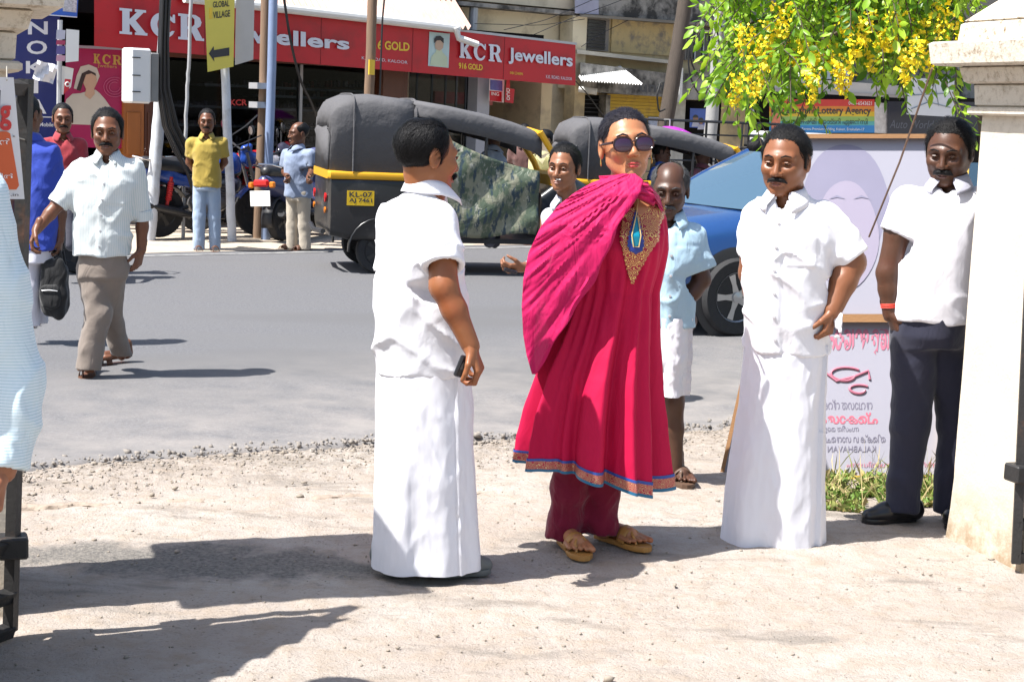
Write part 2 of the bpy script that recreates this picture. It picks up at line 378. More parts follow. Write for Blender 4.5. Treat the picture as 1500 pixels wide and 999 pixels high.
    mesh('road', V.reshape(-1, 3), np.stack([i, i + 1, i + n + 1, i + n], 1), m, kind='structure')
    # worn edge line on the far half of the carriageway
    m2, nt, b = newmat('worn_road_paint'); vv = coords(nt)
    c = mixc(nt, ramp(nt, noise(nt, vv, 7, 6, .7), .42, .6), (.19, .19, .19), (.34, .34, .33)); nt.links.new(c, b.inputs['Base Color']); b.inputs['Roughness'].default_value = .8
    mb = MB()
    for cc in (15.35,):
        for s0 in np.arange(-30, 60, 1.5): mb.quad(*[TV * a + NB * q + np.array([0, 0, .0285]) for a, q in ((s0, cc), (s0 + 1.5, cc), (s0 + 1.5, cc + .09), (s0, cc + .09))])
    mb.build('road_marking', m2, smooth=False, kind='structure')
    # far verge in front of the shops
    vm_ = M('verge_dirt', (.44, .37, .29), .95, .2, 3, .6, 40, dirt=(.3, .25, .2), dirt_s=6)
    ss2 = np.linspace(-40, 70, 220); cs = np.linspace(15.72, 21, 14); V = []
    for k, cc in enumerate(cs):
        q = cc + (0.12 * fbm(ss2 * 1.3, 3.3) if k == 0 else 0); V.append(np.stack([ss2 * TV[0] + q * NB[0], ss2 * TV[1] + q * NB[1], (0.027 if k == 0 else 0.06 + .02 * fbm(ss2 * 1.1, cc)) * np.ones_like(ss2)], -1))
    V = np.array(V); n = len(ss2); i = np.arange((len(cs) - 1) * n).reshape(-1, n)[:, :-1].ravel()
    mesh('far_verge', V.reshape(-1, 3), np.stack([i, i + 1, i + n + 1, i + n], 1), vm_, kind='structure')
    # stones and grit, too many to count
    V = []; Fc = []; t = (1 + 5 ** .5) / 2
    ico = np.array([(-1, t, 0), (1, t, 0), (-1, -t, 0), (1, -t, 0), (0, -1, t), (0, 1, t), (0, -1, -t), (0, 1, -t), (t, 0, -1), (t, 0, 1), (-t, 0, -1), (-t, 0, 1)]) / 1.9
    icf = np.array([(0, 11, 5), (0, 5, 1), (0, 1, 7), (0, 7, 10), (0, 10, 11), (1, 5, 9), (5, 11, 4), (11, 10, 2), (10, 7, 6), (7, 1, 8), (3, 9, 4), (3, 4, 2), (3, 2, 6), (3, 6, 8), (3, 8, 9), (4, 9, 5), (2, 4, 11), (6, 2, 10), (8, 6, 7), (9, 8, 1)])
    k = 0
    for q in range(5200):
        if q < 3600:
            s = rng.uniform(.5, 9); d = abs(rng.normal(.0, .3)) - .03; c = near_edge(s) - d; p = TV * s + NB * c; r = rng.uniform(.0022, .0075) * (2.2 if rng.random() < .05 else 1)
        else:
            p = np.array([rng.uniform(-2.6, 2.8), rng.uniform(3.6, 7.6), 0]); r = rng.uniform(.002, .006) * (2.2 if rng.random() < .03 else 1)
        z = float(ground_z(p[0], p[1])); z = max(z, 0.0)
        vv = ico * r * rng.uniform(.45, 1.45, 3) * rng.uniform(.65, 1.3, (12, 1)) * [1, 1, .7]; vv = vv + [p[0], p[1], z + r * .25]
        V.append(vv); Fc.append(icf + k); k += 12
    mesh('loose_stones', np.concatenate(V), np.concatenate(Fc), M('stone_grit', (.27, .23, .185), .9, .5, 14), kind='stuff', smooth=False, label='loose stones and grit strewn along the broken road edge', cat='stones')
build_ground()
def build_crumbs():
    V = []; Fc = []; k = 0; cube = np.array([(x, y, z) for x in (-1, 1) for y in (-1, 1) for z in (-1, 1)], float); cf = np.array([(0, 1, 3, 2), (4, 6, 7, 5), (0, 4, 5, 1), (2, 3, 7, 6), (0, 2, 6, 4), (1, 5, 7, 3)])
    for q in range(2300):
        s = rng.uniform(.8, 8.2); d = rng.normal(.0, .06) if rng.random() < .8 else abs(rng.normal(0, .22)); p = TV * s + NB * (near_edge(s) - d); r = abs(rng.normal(.0035, .003)) + .002
        if float(vn(s * 1.3, 3.)) < -.35 and rng.random() < .8: continue
        if rng.random() < .02: r *= 2.2
        a = rng.uniform(0, 6.28); v = cube * r * rng.uniform(.5, 1.1, 3) * rng.uniform(.55, 1.15, (8, 1)) + rng.normal(0, r * .2, (8, 3)); v = v @ np.array([[math.cos(a), -math.sin(a), 0], [math.sin(a), math.cos(a), 0], [0, 0, 1]]).T + [p[0], p[1], max(0, .02 * (d < .02)) + r * .3]
        V.append(v); Fc.append(cf + k); k += 8
    mesh('asphalt_crumbs', np.concatenate(V), np.concatenate(Fc), M('asphalt_crumb', (.24, .215, .19), .95, .5, 9), kind='stuff', smooth=False, label='dark crumbs of broken asphalt along the near road edge', cat='rubble')
build_crumbs()

# ---------------------------------------------------------------- shops across the street
from mathutils.geometry import tessellate_polygon
WHITE = M('white_paint', (.78, .78, .76), .5, .05)
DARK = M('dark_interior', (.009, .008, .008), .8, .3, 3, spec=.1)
SILVER = M('letter_silver', (.62, .64, .72), .35, .05)
GOLD = M('letter_yellow', (.75, .5, .04), .45, .05)
INK = M('ink_black', (.03, .03, .035), .5, .05)
GALV = M('galvanised_pipe', (.42, .43, .45), .45, .15, 12, metal=.4)
def glyph(ch):
    if ch == 'K': return [[(0, 0), (.45, 0), (.45, .1), (.36, .1), (.36, .42), (.62, .1), (.55, .1), (.55, 0), (1, 0), (1, .1), (.94, .1), (.58, .56), (.86, .9), (.95, .9), (.95, 1), (.55, 1), (.55, .9), (.63, .9), (.36, .6), (.36, .9), (.45, .9), (.45, 1), (0, 1), (0, .9), (.1, .9), (.1, .1), (0, .1)]]
    if ch == 'C':
        o = [(.5 + .5 * math.cos(a), .5 + .52 * math.sin(a)) for a in np.linspace(R(42), R(318), 22)]
        i = [(.55 + .28 * math.cos(a), .5 + .38 * math.sin(a)) for a in np.linspace(R(305), R(55), 18)]
        return [[(.9, .64), (.98, .64), (.98, .99), (.9, .99)] + o + [(.95, .3), (.84, .3)] + i]
    return [[(0, 0), (.45, 0), (.45, .1), (.36, .1), (.36, .42), (.47, .42), (.68, 0), (1, 0), (1, .1), (.93, .1), (.73, .48), (.86, .58), (.9, .73), (.84, .9), (.66, 1), (0, 1), (0, .9), (.1, .9), (.1, .1), (0, .1)], [(.36, .53), (.36, .9), (.55, .9), (.63, .82), (.63, .62), (.54, .53)]]
def slab(txt, quads, plane, off, thick, mat, parent):
    for ch, q in zip(txt, quads):
        polys = glyph(ch); flat = [p for pl in polys for p in pl]
        tri = tessellate_polygon([[Vector((x, y, 0)) for x, y in pl] for pl in polys])
        n = len(flat); v = [plane(*bil(q, x, y), off + thick) for x, y in flat] + [plane(*bil(q, x, y), off) for x, y in flat]; f = [tuple(t) for t in tri]; b = 0
        for pl in polys:
            f += [(b + i, b + (i + 1) % len(pl), n + b + (i + 1) % len(pl), n + b + i) for i in range(len(pl))]; b += len(pl)
        o = mesh('letter', v, f, mat, parent, smooth=False)
        bm = bmesh.new(); bm.from_mesh(o.data); bmesh.ops.recalc_face_normals(bm, faces=bm.faces); bm.to_mesh(o.data); bm.free()
def pbox(x0, y0, x1, y1, o0, o1, name, mat, parent, bev=0.0, **kw):
    """box on the facade: its front face (offset o1) covers the pixel rectangle"""
    ym = (y0 + y1) / 2; xm = (x0 + x1) / 2
    s0 = sl_(x0, ym, o1)[0]; s1 = sl_(x1, ym, o1)[0]; z1 = sl_(xm, y0, o1)[1]; z0 = sl_(xm, y1, o1)[1]
    mb = MB(FM); mb.box(((s0 + s1) / 2, (o0 + o1) / 2, (z0 + z1) / 2), (abs(s1 - s0), o1 - o0, z1 - z0), bev=bev)
    return mb.build(name, mat, parent, smooth=False, **kw)
def lbox(s0, s1, o0, o1, z0, z1, name, mat, parent, **kw):
    mb = MB(FM); mb.box(((s0 + s1) / 2, (o0 + o1) / 2, (z0 + z1) / 2), (s1 - s0, o1 - o0, z1 - z0)); return mb.build(name, mat, parent, smooth=False, **kw)
def corrugated(p00, p10, p11, p01, n, amp, name, mat, parent, nrm):
    g = []; nrm = np.array(nrm, float)
    for j in range(5):
        row = []
        for i in range(n * 6 + 1):
            x = i / (n * 6); row.append(bil_w(p00, p10, p11, p01, x, j / 4) + nrm * amp * math.cos(x * n * 2 * math.pi))
        g.append(row)
    mb = MB(); mb.sheet(g); mb.sheet([[p - nrm * .006 for p in r_] for r_ in g]); return mesh(name, mb.v, mb.f, mat, parent)
def bil_w(a, b, c, d, x, y): return (1 - y) * ((1 - x) * np.array(a) + x * np.array(b)) + y * ((1 - x) * np.array(d) + x * np.array(c))
PLASTER = M('old_cream_plaster', (.5, .4, .235), .9, .12, 3, .3, 20, dirt=(.2, .17, .13), dirt_s=1.6, dirt_lo=.5, dirt_hi=.72)
GRIME = M('blackened_concrete', (.3, .285, .26), .9, .25, 4, .4, 25, dirt=(.045, .043, .04), dirt_s=3.0, dirt_lo=.42, dirt_hi=.6)
CREAM = M('cream_upper_plaster', (.66, .58, .42), .85, .1, 2, .2, 25, dirt=(.35, .29, .2), dirt_s=2)
WOOD = M('varnished_wood', (.36, .12, .025), .35, .25, 3, .1, 30, stretch=(6, 6, .6))
WOOD2 = M('dark_wood', (.1, .03, .012), .4, .25, 3, .1, 30, stretch=(6, 6, .6))
RED = M('sign_red', (.48, .007, .016), .4, .14, 1.5, dirt=(.33, .012, .016), dirt_s=3.5, dirt_lo=.5, dirt_hi=.75)
def build_shop():
    t = thing('jewellery_shop', 'jewellery shop with long red sign board and dark glass front', 'shop', facl(12, 0, 0))
    s0, s1 = sl_(138, 66, .8)[0], sl_(846, 100, .8)[0]
    sL = sl_(-160, 100)[0]
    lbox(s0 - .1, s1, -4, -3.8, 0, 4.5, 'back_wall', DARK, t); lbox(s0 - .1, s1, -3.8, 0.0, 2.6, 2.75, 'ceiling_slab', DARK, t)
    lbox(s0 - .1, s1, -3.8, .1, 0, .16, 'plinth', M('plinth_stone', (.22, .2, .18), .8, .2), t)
    lbox(s0 - .3, s0 - .1, -4, -.05, 0, 3.4, 'side_wall', PLASTER, t); lbox(s1, s1 + .2, -4, 0.0, 0, 2.7, 'side_wall', PLASTER, t)
    # fascia sign
    sb = poly_px([(138, -16), (843, 66), (843, 126), (138, 68)], fac, .74, RED, t, 'sign_board', .08)
    poly_px([(138, -19), (845, 63), (845, 66.5), (138, -15.5)], fac, .74, GALV, t, 'sign_rim', .1)
    for xj in (300, 470, 604, 738): pbox(xj, (xj - 138) * .116 - 15, xj + .8, (xj - 138) * .083 + 67, .815, .823, 'panel_joint', M('joint_dark_red', (.2, .005, .01), .6), t)
    slab('KCR', [[(175, 50), (216, 53), (216, 16), (175, 12)], [(221, 54), (258, 57), (257, 22), (220, 18)], [(261, 58), (299, 61), (299, 24), (261, 20)]], fac, .82, .05, SILVER, t)
    text_px('Jewellers', [(327, 69), (512, 79), (512, 56), (327, 32)], fac, .822, SILVER, t, thick=.035, bold=.03, split=True)
    text_px('K.K. ROAD, KALOOR', [(530, 88), (597, 95), (597, 90), (530, 83)], fac, .825, SILVER, t)
    text_px('916 GOLD', [(540, 72), (600, 76), (600, 63), (540, 58)], fac, .825, GOLD, t, bold=.03, split=True)
    slab('KCR', [[(673, 85), (691, 87), (691, 63), (673, 60)], [(694, 88), (712, 90), (712, 65), (694, 63)], [(716, 90), (735, 92), (735, 67), (716, 65)]], fac, .82, .04, SILVER, t)
    text_px('Jewellers', [(745, 94), (839, 104), (839, 80), (745, 70)], fac, .822, SILVER, t, thick=.03, bold=.025, split=True)
    text_px('916 GOLD', [(672, 101), (707, 104), (707, 95), (672, 92)], fac, .825, GOLD, t, bold=.03)
    text_px('0484 2340894', [(747, 109), (766, 111), (766, 107), (747, 105)], fac, .825, GOLD, t)
    text_px('K.K. ROAD, KALOOR', [(800, 116), (838, 119), (838, 114), (800, 110)], fac, .825, SILVER, t)
    # little portrait panel on the sign: plain generic head and shoulders
    poly_px([(627, 97), (657, 100), (659, 50), (629, 47)], fac, .823, M('portrait_ground', (.45, .6, .62), .5, .1), t, 'portrait_panel', .006)
    poly_px([(630, 96), (656, 99), (655, 84), (648, 77), (647, 73), (640, 72), (638, 77), (632, 83)], fac, .835, M('portrait_cloth', (.5, .58, .42), .6, .1), t, 'portrait_figure')
    poly_px([(638, 72), (644, 75), (649, 71), (650, 62), (645, 57), (639, 59), (637, 66)], fac, .839, M('portrait_skin', (.5, .36, .27), .6, .1), t, 'portrait_figure')
    poly_px([(636, 64), (640, 60), (645, 59.5), (650, 64), (650, 57), (645, 53), (639, 53.5), (636, 58)], fac, .842, INK, t, 'portrait_figure')
    # gutter and roof
    g = [fac(270, -2, .95), fac(430, 15, .95), fac(560, 30, .95), fac(672, 43, .95)]
    MB().tube(g, .055, 10).build('gutter_pipe', M('pale_pipe', (.62, .62, .6), .5, .15, 5), t)
    MB().tube([fac(668, 41, 1.0), fac(672, 56, 1.0), fac(700, 66, 1.1)], .045, 10).build('downpipe', MATS['pale_pipe'], t)
    corrugated(fac(260, -6, .9), fac(690, 42, .9), fac(640, -40, -3.5), fac(240, -60, -3.5), 46, .03, 'roof_sheet', M('rusty_sheet_roof', (.45, .3, .25), .7, .25, 2, dirt=(.55, .5, .46), dirt_s=1.2), t, (0, -.3, .95))
    # shop front
    for (x0, x1, mt) in ((181, 211, WOOD), (212, 226, WOOD2), (556, 596, WOOD2)):
        pbox(x0, 66, x1, 262, -.05, .18, 'wood_pilaster', mt, t)
        for yy in (90, 165): pbox(x0 + 5, yy, x1 - 5, yy + 62, .181, .2, 'wood_panel', mt, t, .006)
    pbox(226, 72, 557, 92, .02, .14, 'lintel', WOOD2, t)
    pbox(697, 108, 715, 300, -.05, .22, 'grey_column', M('grey_tile', (.36, .37, .41), .5, .1, 9), t)
    for (x0, x1) in ((226, 330), (331, 440), (441, 556), (598, 696)):
        pbox(x0 + 1, 90, x1 - 1, 235, -.02, -.005, 'glass_pane', clearglass('shop_glass', (.5, .53, .55), -.03), t)
        pbox(x1 - 2, 90, x1 + 2, 300, -.06, .03, 'mullion', M('alu_frame', (.3, .3, .31), .35, .1, metal=.6), t)
    # shelves of goods behind the glass
    shm = M('shelf_metal', (.3, .31, .34), .3, .2, metal=.5); gm = [M('goods_a', (.4, .38, .36), .4, .5, 40), M('goods_b', (.12, .11, .14), .4, .5, 40), M('goods_c', (.35, .06, .05), .4, .4, 40)]
    for (yy, x0, x1) in ((128, 300, 545), (142, 380, 545), (158, 230, 545), (185, 230, 545), (210, 230, 545)):
        pbox(x0, yy, x1, yy + 3.5, -1.4, -.75, 'shelf', shm, t)
    k = 0
    for yy in (128, 142, 158, 185, 210):
        mbs = [MB(FM) for _ in gm]
        for x in np.arange(385 if yy == 142 else 305 if yy == 128 else 232, 542, 5.5):
            if rng.random() < .25: continue
            s, z = sl_(x, yy, -.8); h = rng.uniform(.03, .1); mbs[rng.integers(0, 3) if rng.random() < .4 else 1].box((s, -.85, z + h / 2), (rng.uniform(.02, .045), .06, h))
        for q, mbx in enumerate(mbs):
            if mbx.v: mbx.build('shelf_goods', gm[q], t, smooth=False, kind='stuff')
    text_px('KCR', [(337, 155), (362, 155), (362, 146), (337, 146)], fac, .0, M('small_red_letters', (.6, .03, .03), .4), t, bold=.03)
    # stall below the right half: clothes, small signs
    pbox(637, 136, 722, 153, -.9, -.8, 'pink_banner', M('pink_cloth', (.6, .2, .17), .7, .3, 9), t)
    for x in (610, 632, 652, 668, 682): pbox(x, 104, x + 2, 170, -.4, -.37, 'hanging_rail', GALV, t)
    return t
build_shop()
def build_small_signs():
    t = thing('shop_poster', 'magenta jewellery poster of a seated woman beside the wooden pilaster', 'poster', fac(140, 230, .1))
    poly_px([(93, 215), (179, 218), (183, 70), (97, 66)], fac, .1, M('poster_magenta', (.4, .012, .09), .4, .25, 2.5), t, 'poster_panel', .03)
    poly_px([(94, 70), (184, 74), (184, 70), (94, 66)], fac, .13, GALV, t, 'top_rail', .03)
    slab('KCR', [[(137, 93), (147, 94), (147, 80), (137, 79)], [(150, 94), (162, 95), (162, 81), (150, 80)], [(165, 95), (178, 96), (178, 82), (165, 81)]], fac, .132, .004, M('poster_gold', (.6, .38, .08), .4), t)
    text_px('Jwellers', [(143, 100), (171, 102), (171, 96), (143, 94)], fac, .132, MATS['poster_gold'], t)
    pw = M('poster_white', (.62, .56, .46), .6, .12, 5); ps = M('poster_skin', (.6, .38, .25), .6, .1); ph = M('poster_hair', (.05, .03, .025), .6)
    poly_px([(94, 182), (150, 184), (166, 180), (164, 160), (154, 146), (146, 137), (140, 132), (128, 134), (118, 137), (106, 138), (97, 146), (94, 160)], fac, .133, pw, t, 'printed_figure')
    poly_px([(108, 130), (112, 112), (118, 98), (130, 95), (142, 100), (146, 112), (142, 122), (136, 108), (122, 110), (114, 132)], fac, .136, pw, t, 'printed_figure')
    poly_px([(112, 132), (120, 108), (130, 103), (140, 108), (142, 118), (136, 112), (124, 114), (118, 134)], fac, .139, ph, t, 'printed_figure')
    poly_px([(122, 122), (126, 110), (134, 108), (141, 112), (142, 122), (138, 130), (139, 138), (132, 146), (124, 140), (126, 131)], fac, .1405, ps, t, 'printed_figure')
    for r_ in (8, 12, 16):
        mbx = MB(); mbx.tube([fac(168 + r_ * math.cos(a), 128 + r_ * .9 * math.sin(a), .14) for a in np.linspace(0, 5.2, 20)], .004, 5); mbx.build('printed_scroll', M('poster_scroll', (.6, .12, .25), .5), t)
    t = thing('phone_shop_sign', 'tall dark blue vertical sign with white capital letters', 'sign', fac(60, 260, .35))
    BL = M('sign_blue', (.01, .018, .13), .35, .15)
    poly_px([(8, 240), (84, 240), (88, 18), (12, 12)], fac, .35, BL, t, 'sign_board', .1)
    wl = M('letter_white', (.66, .67, .7), .5, .05)
    for ch, (x0, y0, x1, y1) in zip('NOKIA', [(41, 51, 70, 32), (39, 80, 69, 60), (38, 108, 66, 90), (49, 137, 56, 116), (43, 167, 68, 146)]):
        text_px(ch, [(x0, y0), (x1, y0), (x1, y1), (x0, y1)], fac, .452, wl, t, bold=.02, name='letter')
    pbox(40, 171, 84, 172.5, .45, .455, 'rule_line', wl, t)
    for s, q in (('All kinds of Mobile', (22, 185, 78, 179)), ('Sales', (42, 191, 57, 186)), ('&', (47, 199, 52, 194)), ('Service', (40, 206, 66, 201))):
        text_px(s, [(q[0], q[1]), (q[2], q[1] + 1), (q[2], q[3] + 1), (q[0], q[3])], fac, .452, wl, t, bold=.012)
    t = thing('hoarding', 'bright blue sign board cut by the top edge of the picture', 'sign', fac(80, 20, .6))
    poly_px([(50, 20), (113, 25), (116, -22), (52, -26)], fac, .6, M('sign_bright_blue', (.03, .12, .5), .4, .1), t, 'sign_board', .08)
    text_px('KALOOR', [(56, 11), (92, 13), (92, 4), (56, 2)], fac, .683, wl, t, bold=.02)
    poly_px([(92, 17), (112, 19), (113, -4), (93, -5)], fac, .683, M('sign_pattern', (.5, .5, .52), .5, .8, 40), t, 'print')
    poly_px([(50, 20), (113, 25), (113, 26.5), (50, 21.5)], fac, .6, wl, t, 'rim', .1)
    t = thing('box_sign', 'small white box sign with striped print on a thin pipe', 'sign', fac(98, 230, .9))
    poly_px([(96, 92), (115, 90), (116, 45), (97, 43)], fac, .9, WHITE, t, 'sign_face', .12)
    for k_, (a, b) in enumerate(((45, 58), (60, 66), (68, 80), (82, 90))):
        poly_px([(82, b), (95, b), (96, a), (83, a - 1)], fac, 1.0, [M('stripe_a', (.5, .5, .6), .5), M('stripe_b', (.4, .05, .12), .5), M('stripe_c', (.12, .1, .3), .5), M('stripe_d', (.55, .3, .4), .5)][k_], t, 'striped_side', .01)
    MB().tube([fac(88, 30, .95), fac(86, 180, .95), fac(85, 262, .95)], .03, 8).build('pipe', GALV, t)
    t = thing('paper_flag', 'white paper sheet hanging askew before the blue sign', 'flag', fac(68, 120, 1.0))
    mbx = MB(); mbx.sheet([[fac(55 + 30 * i / 6 - j * 1.5, 88 + 9 * i / 6 + 27 * j / 5 + .8 * math.sin(i), 1.0 + .05 * math.sin(i * 1.3 + j)) for i in range(7)] for j in range(6)]); mbx.build('sheet', M('paper_white', (.68, .68, .72), .8), t)
    t = thing('small_red_sign', 'small red and white board with a round mark beside the poster', 'sign', fac(98, 140, .8))
    poly_px([(87, 139), (93, 139), (96, 98), (91, 97)], fac, .86, WHITE, t, 'white_edge', .04)
    poly_px([(93, 138), (104, 128), (108, 101), (96, 98)], fac, .8, WHITE, t, 'board', .03); poly_px([(93, 139), (101, 131), (104, 117), (95, 116)], fac, .832, M('mark_red', (.6, .03, .05), .4), t, 'red_print')
    mbx = MB(); mbx.tube([fac(99 + 3 * math.cos(a), 124 + 3 * math.sin(a), .84) for a in np.linspace(0, 6.2, 14)], .008, 5); mbx.build('round_mark', WHITE, t)
    t = thing('hanging_sign', 'white and red hanging sign boards under the red fascia', 'sign', fac(735, 150, .3))
    poly_px([(716, 148), (738, 151), (739, 117), (717, 115)], fac, .3, WHITE, t, 'sign_board', .04); poly_px([(718, 132), (736, 134), (736, 119), (718, 117)], fac, .342, M('sign_print_blue', (.1, .14, .42), .5, .5, 20), t, 'print')
    poly_px([(717, 148), (735, 150), (735, 135), (717, 133)], fac, .342, RED, t, 'print'); text_px('ING', [(720, 140), (731, 141), (731, 136), (720, 135)], fac, .345, WHITE, t, bold=.02)
    poly_px([(739, 150), (752, 152), (754, 131), (741, 129)], fac, .4, RED, t, 'sign_board', .04); poly_px([(741, 129), (747, 130), (747, 118), (742, 118)], fac, .4, RED, t, 'sign_board', .04)
    for k_, yy in enumerate((147, 141, 135)): text_px('OCD'[k_], [(742, yy), (747, yy + .5), (747, yy - 5), (742, yy - 5.5)], fac, .443, WHITE, t, bold=.02)
build_small_signs()
def build_old_building():
    t = thing('old_building', 'old yellow plastered two storey building with blackened balcony bands', 'building', facl(18, -1.5, 0))
    O = -1.2
    pbox(560, -260, 850, 200, O - 5, O - .25, 'wall', CREAM, t); pbox(850, -260, 1100, 330, O - 5, O, 'wall', PLASTER, t)
    pbox(600, 7, 858, 13, O - .25, O + .1, 'cornice', GRIME, t); pbox(640, -60, 850, 6, O - .25, O - .05, 'parapet', CREAM, t)
    pbox(838, 24, 858, 130, O - .2, O + .12, 'pillar', CREAM, t)
    mb = MB(); mb.tube([fac(694, 12, O), fac(692, 48, O)], .07, 10); mb.build('downpipe', GALV, t)
    # blackened parapet band at the top, sloping as seen
    poly_px([(858, 21), (1075, 38), (1075, -60), (858, -60)], fac, O, GRIME, t, 'parapet_band', .25)
    poly_px([(850, 25), (1075, 41), (1075, 37), (850, 21)], fac, O, M('ledge_dark', (.2, .18, .15), .9), t, 'drip_ledge', .32)  # ledge in one dark grey-brown along the foot of the band
    poly_px([(842, 20), (877, 22), (877, -20), (842, -22)], fac, O + .01, M('blue_grey_plaster', (.33, .33, .42), .9, .2), t, 'painted_panel', .28)
    # upper window
    pbox(858, 27, 892, 75, O, O + .05, 'window_frame', M('grey_timber', (.2, .18, .16), .8, .2), t); pbox(861, 30, 887, 73, O + .05, O + .06, 'window_pane', glassmat('dark_glass', (.012, .012, .014), .25), t)
    for y in range(34, 72, 5): pbox(861, y, 887, y + 1, O + .07, O + .085, 'window_bar', INK, t)
    pbox(896, 33, 1000, 80, O, O + .035, 'plaster_panel', M('flaking_plaster', (.52, .4, .2), .9, .15, 6, .5, 18, dirt=(.22, .19, .15), dirt_s=4, dirt_lo=.48, dirt_hi=.66), t)
    poly_px([(845, 79), (985, 94), (985, 89), (845, 73)], fac, O, M('ledge_cream', (.5, .46, .38), .9, .15), t, 'sill_ledge', .3)
    pbox(1004, 40, 1052, 90, O, O + .06, 'window_frame', MATS['grey_timber'], t); pbox(1007, 50, 1049, 88, O + .06, O + .07, 'window_pane', MATS['dark_glass'], t)
    for x in (1018, 1030, 1040): pbox(x, 50, x + 1.6, 88, O + .075, O + .09, 'window_bar', GALV, t)
    pbox(1004, 44, 1052, 48, O, O + .2, 'window_hood', M('ledge_cream2', (.45, .42, .36), .9), t)
    pbox(992, 40, 1000, 110, O, O + .1, 'downpipe', MATS['ledge_cream2'], t)
    # balcony band
    poly_px([(850, 134), (980, 143), (980, 108), (850, 92)], fac, O, GRIME, t, 'balcony_band', .55)
    poly_px([(998, 146), (1075, 148), (1075, 110), (998, 108)], fac, O, GRIME, t, 'balcony_band', .5)
    text_px('undi', [(937, 135), (980, 137), (980, 121), (937, 119)], fac, O + .555, M('faded_letters', (.1, .1, .105), .9), t, bold=.02)
    # ground floor
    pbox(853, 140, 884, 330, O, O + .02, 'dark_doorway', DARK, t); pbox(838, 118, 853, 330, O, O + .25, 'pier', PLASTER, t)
    for y in range(146, 190, 6): pbox(854, y, 884, y + 1.2, O + .03, O + .05, 'grille_bar', INK, t)
    pbox(884, 139, 890, 330, O, O + .2, 'pier', GRIME, t)
    sh = M('yellow_shutter', (.55, .36, .03), .6, .15, 4, dirt=(.35, .22, .04), dirt_s=5)
    for y in np.arange(140, 200, 5.0): pbox(890, y, 976, y + 4.6, O, O + .06, 'shutter_slat', sh, t)
    pbox(890, 135, 978, 140, O, O + .15, 'shutter_box', GRIME, t)
    pbox(928, 168, 942, 186, O + .07, O + .08, 'notice', WHITE, t); pbox(950, 172, 970, 186, O + .07, O + .08, 'notice', M('notice_blue', (.4, .45, .6), .7, .3, 30), t)
    pbox(978, 140, 1000, 330, O, O + .18, 'pier', M('poster_pasted_pier', (.42, .41, .38), .9, .3, 14), t)
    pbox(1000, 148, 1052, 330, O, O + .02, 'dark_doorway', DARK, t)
    MB().tube([fac(996, 100, O + .5), fac(994, 150, O + .5)], .055, 10).build('drain_pipe', MATS['pale_pipe'], t); MB().tube([fac(848, 131, O + .7), fac(874, 135, O + .9)], .05, 10).build('drain_pipe', MATS['pale_pipe'], t)
    corrugated(fac(846, 112, O + .4), fac(908, 98, O + .3), fac(941, 124, O + 1.3), fac(850, 118, O + 1.3), 22, .018, 'awning_sheet', M('white_sheet', (.75, .75, .74), .5, .06), t, (0, -.4, .9))
    p = thing('wall_poster', 'blue poster with two small portraits on the dark doorway', 'poster', fac(1023, 190, O + .2))
    poly_px([(1010, 187), (1036, 188), (1037, 160), (1011, 159)], fac, O + .2, M('poster_blue', (.06, .12, .45), .5, .3, 8), p, 'poster_panel', .02)
    for (x, y, sz) in ((1019, 174, 4), (1027, 178, 3.6)):
        poly_px([(x - sz * 1.5, y + 12), (x + sz * 1.5, y + 12), (x + sz, y + 5), (x - sz, y + 5)], fac, O + .222, M('poster_shirt', (.45, .45, .55), .6), p, 'printed_figure')
        poly_px([(x + sz * math.cos(a), y + sz * 1.3 * math.sin(a)) for a in np.linspace(0, 6.1, 12)], fac, O + .224, M('poster_face', (.3, .16, .1), .6), p, 'printed_figure')
        poly_px([(x + sz * 1.05 * math.cos(a), y - 1.2 + sz * 1.1 * math.sin(a)) for a in np.linspace(R(180), R(360), 9)], fac, O + .226, INK, p, 'printed_figure')
build_old_building()
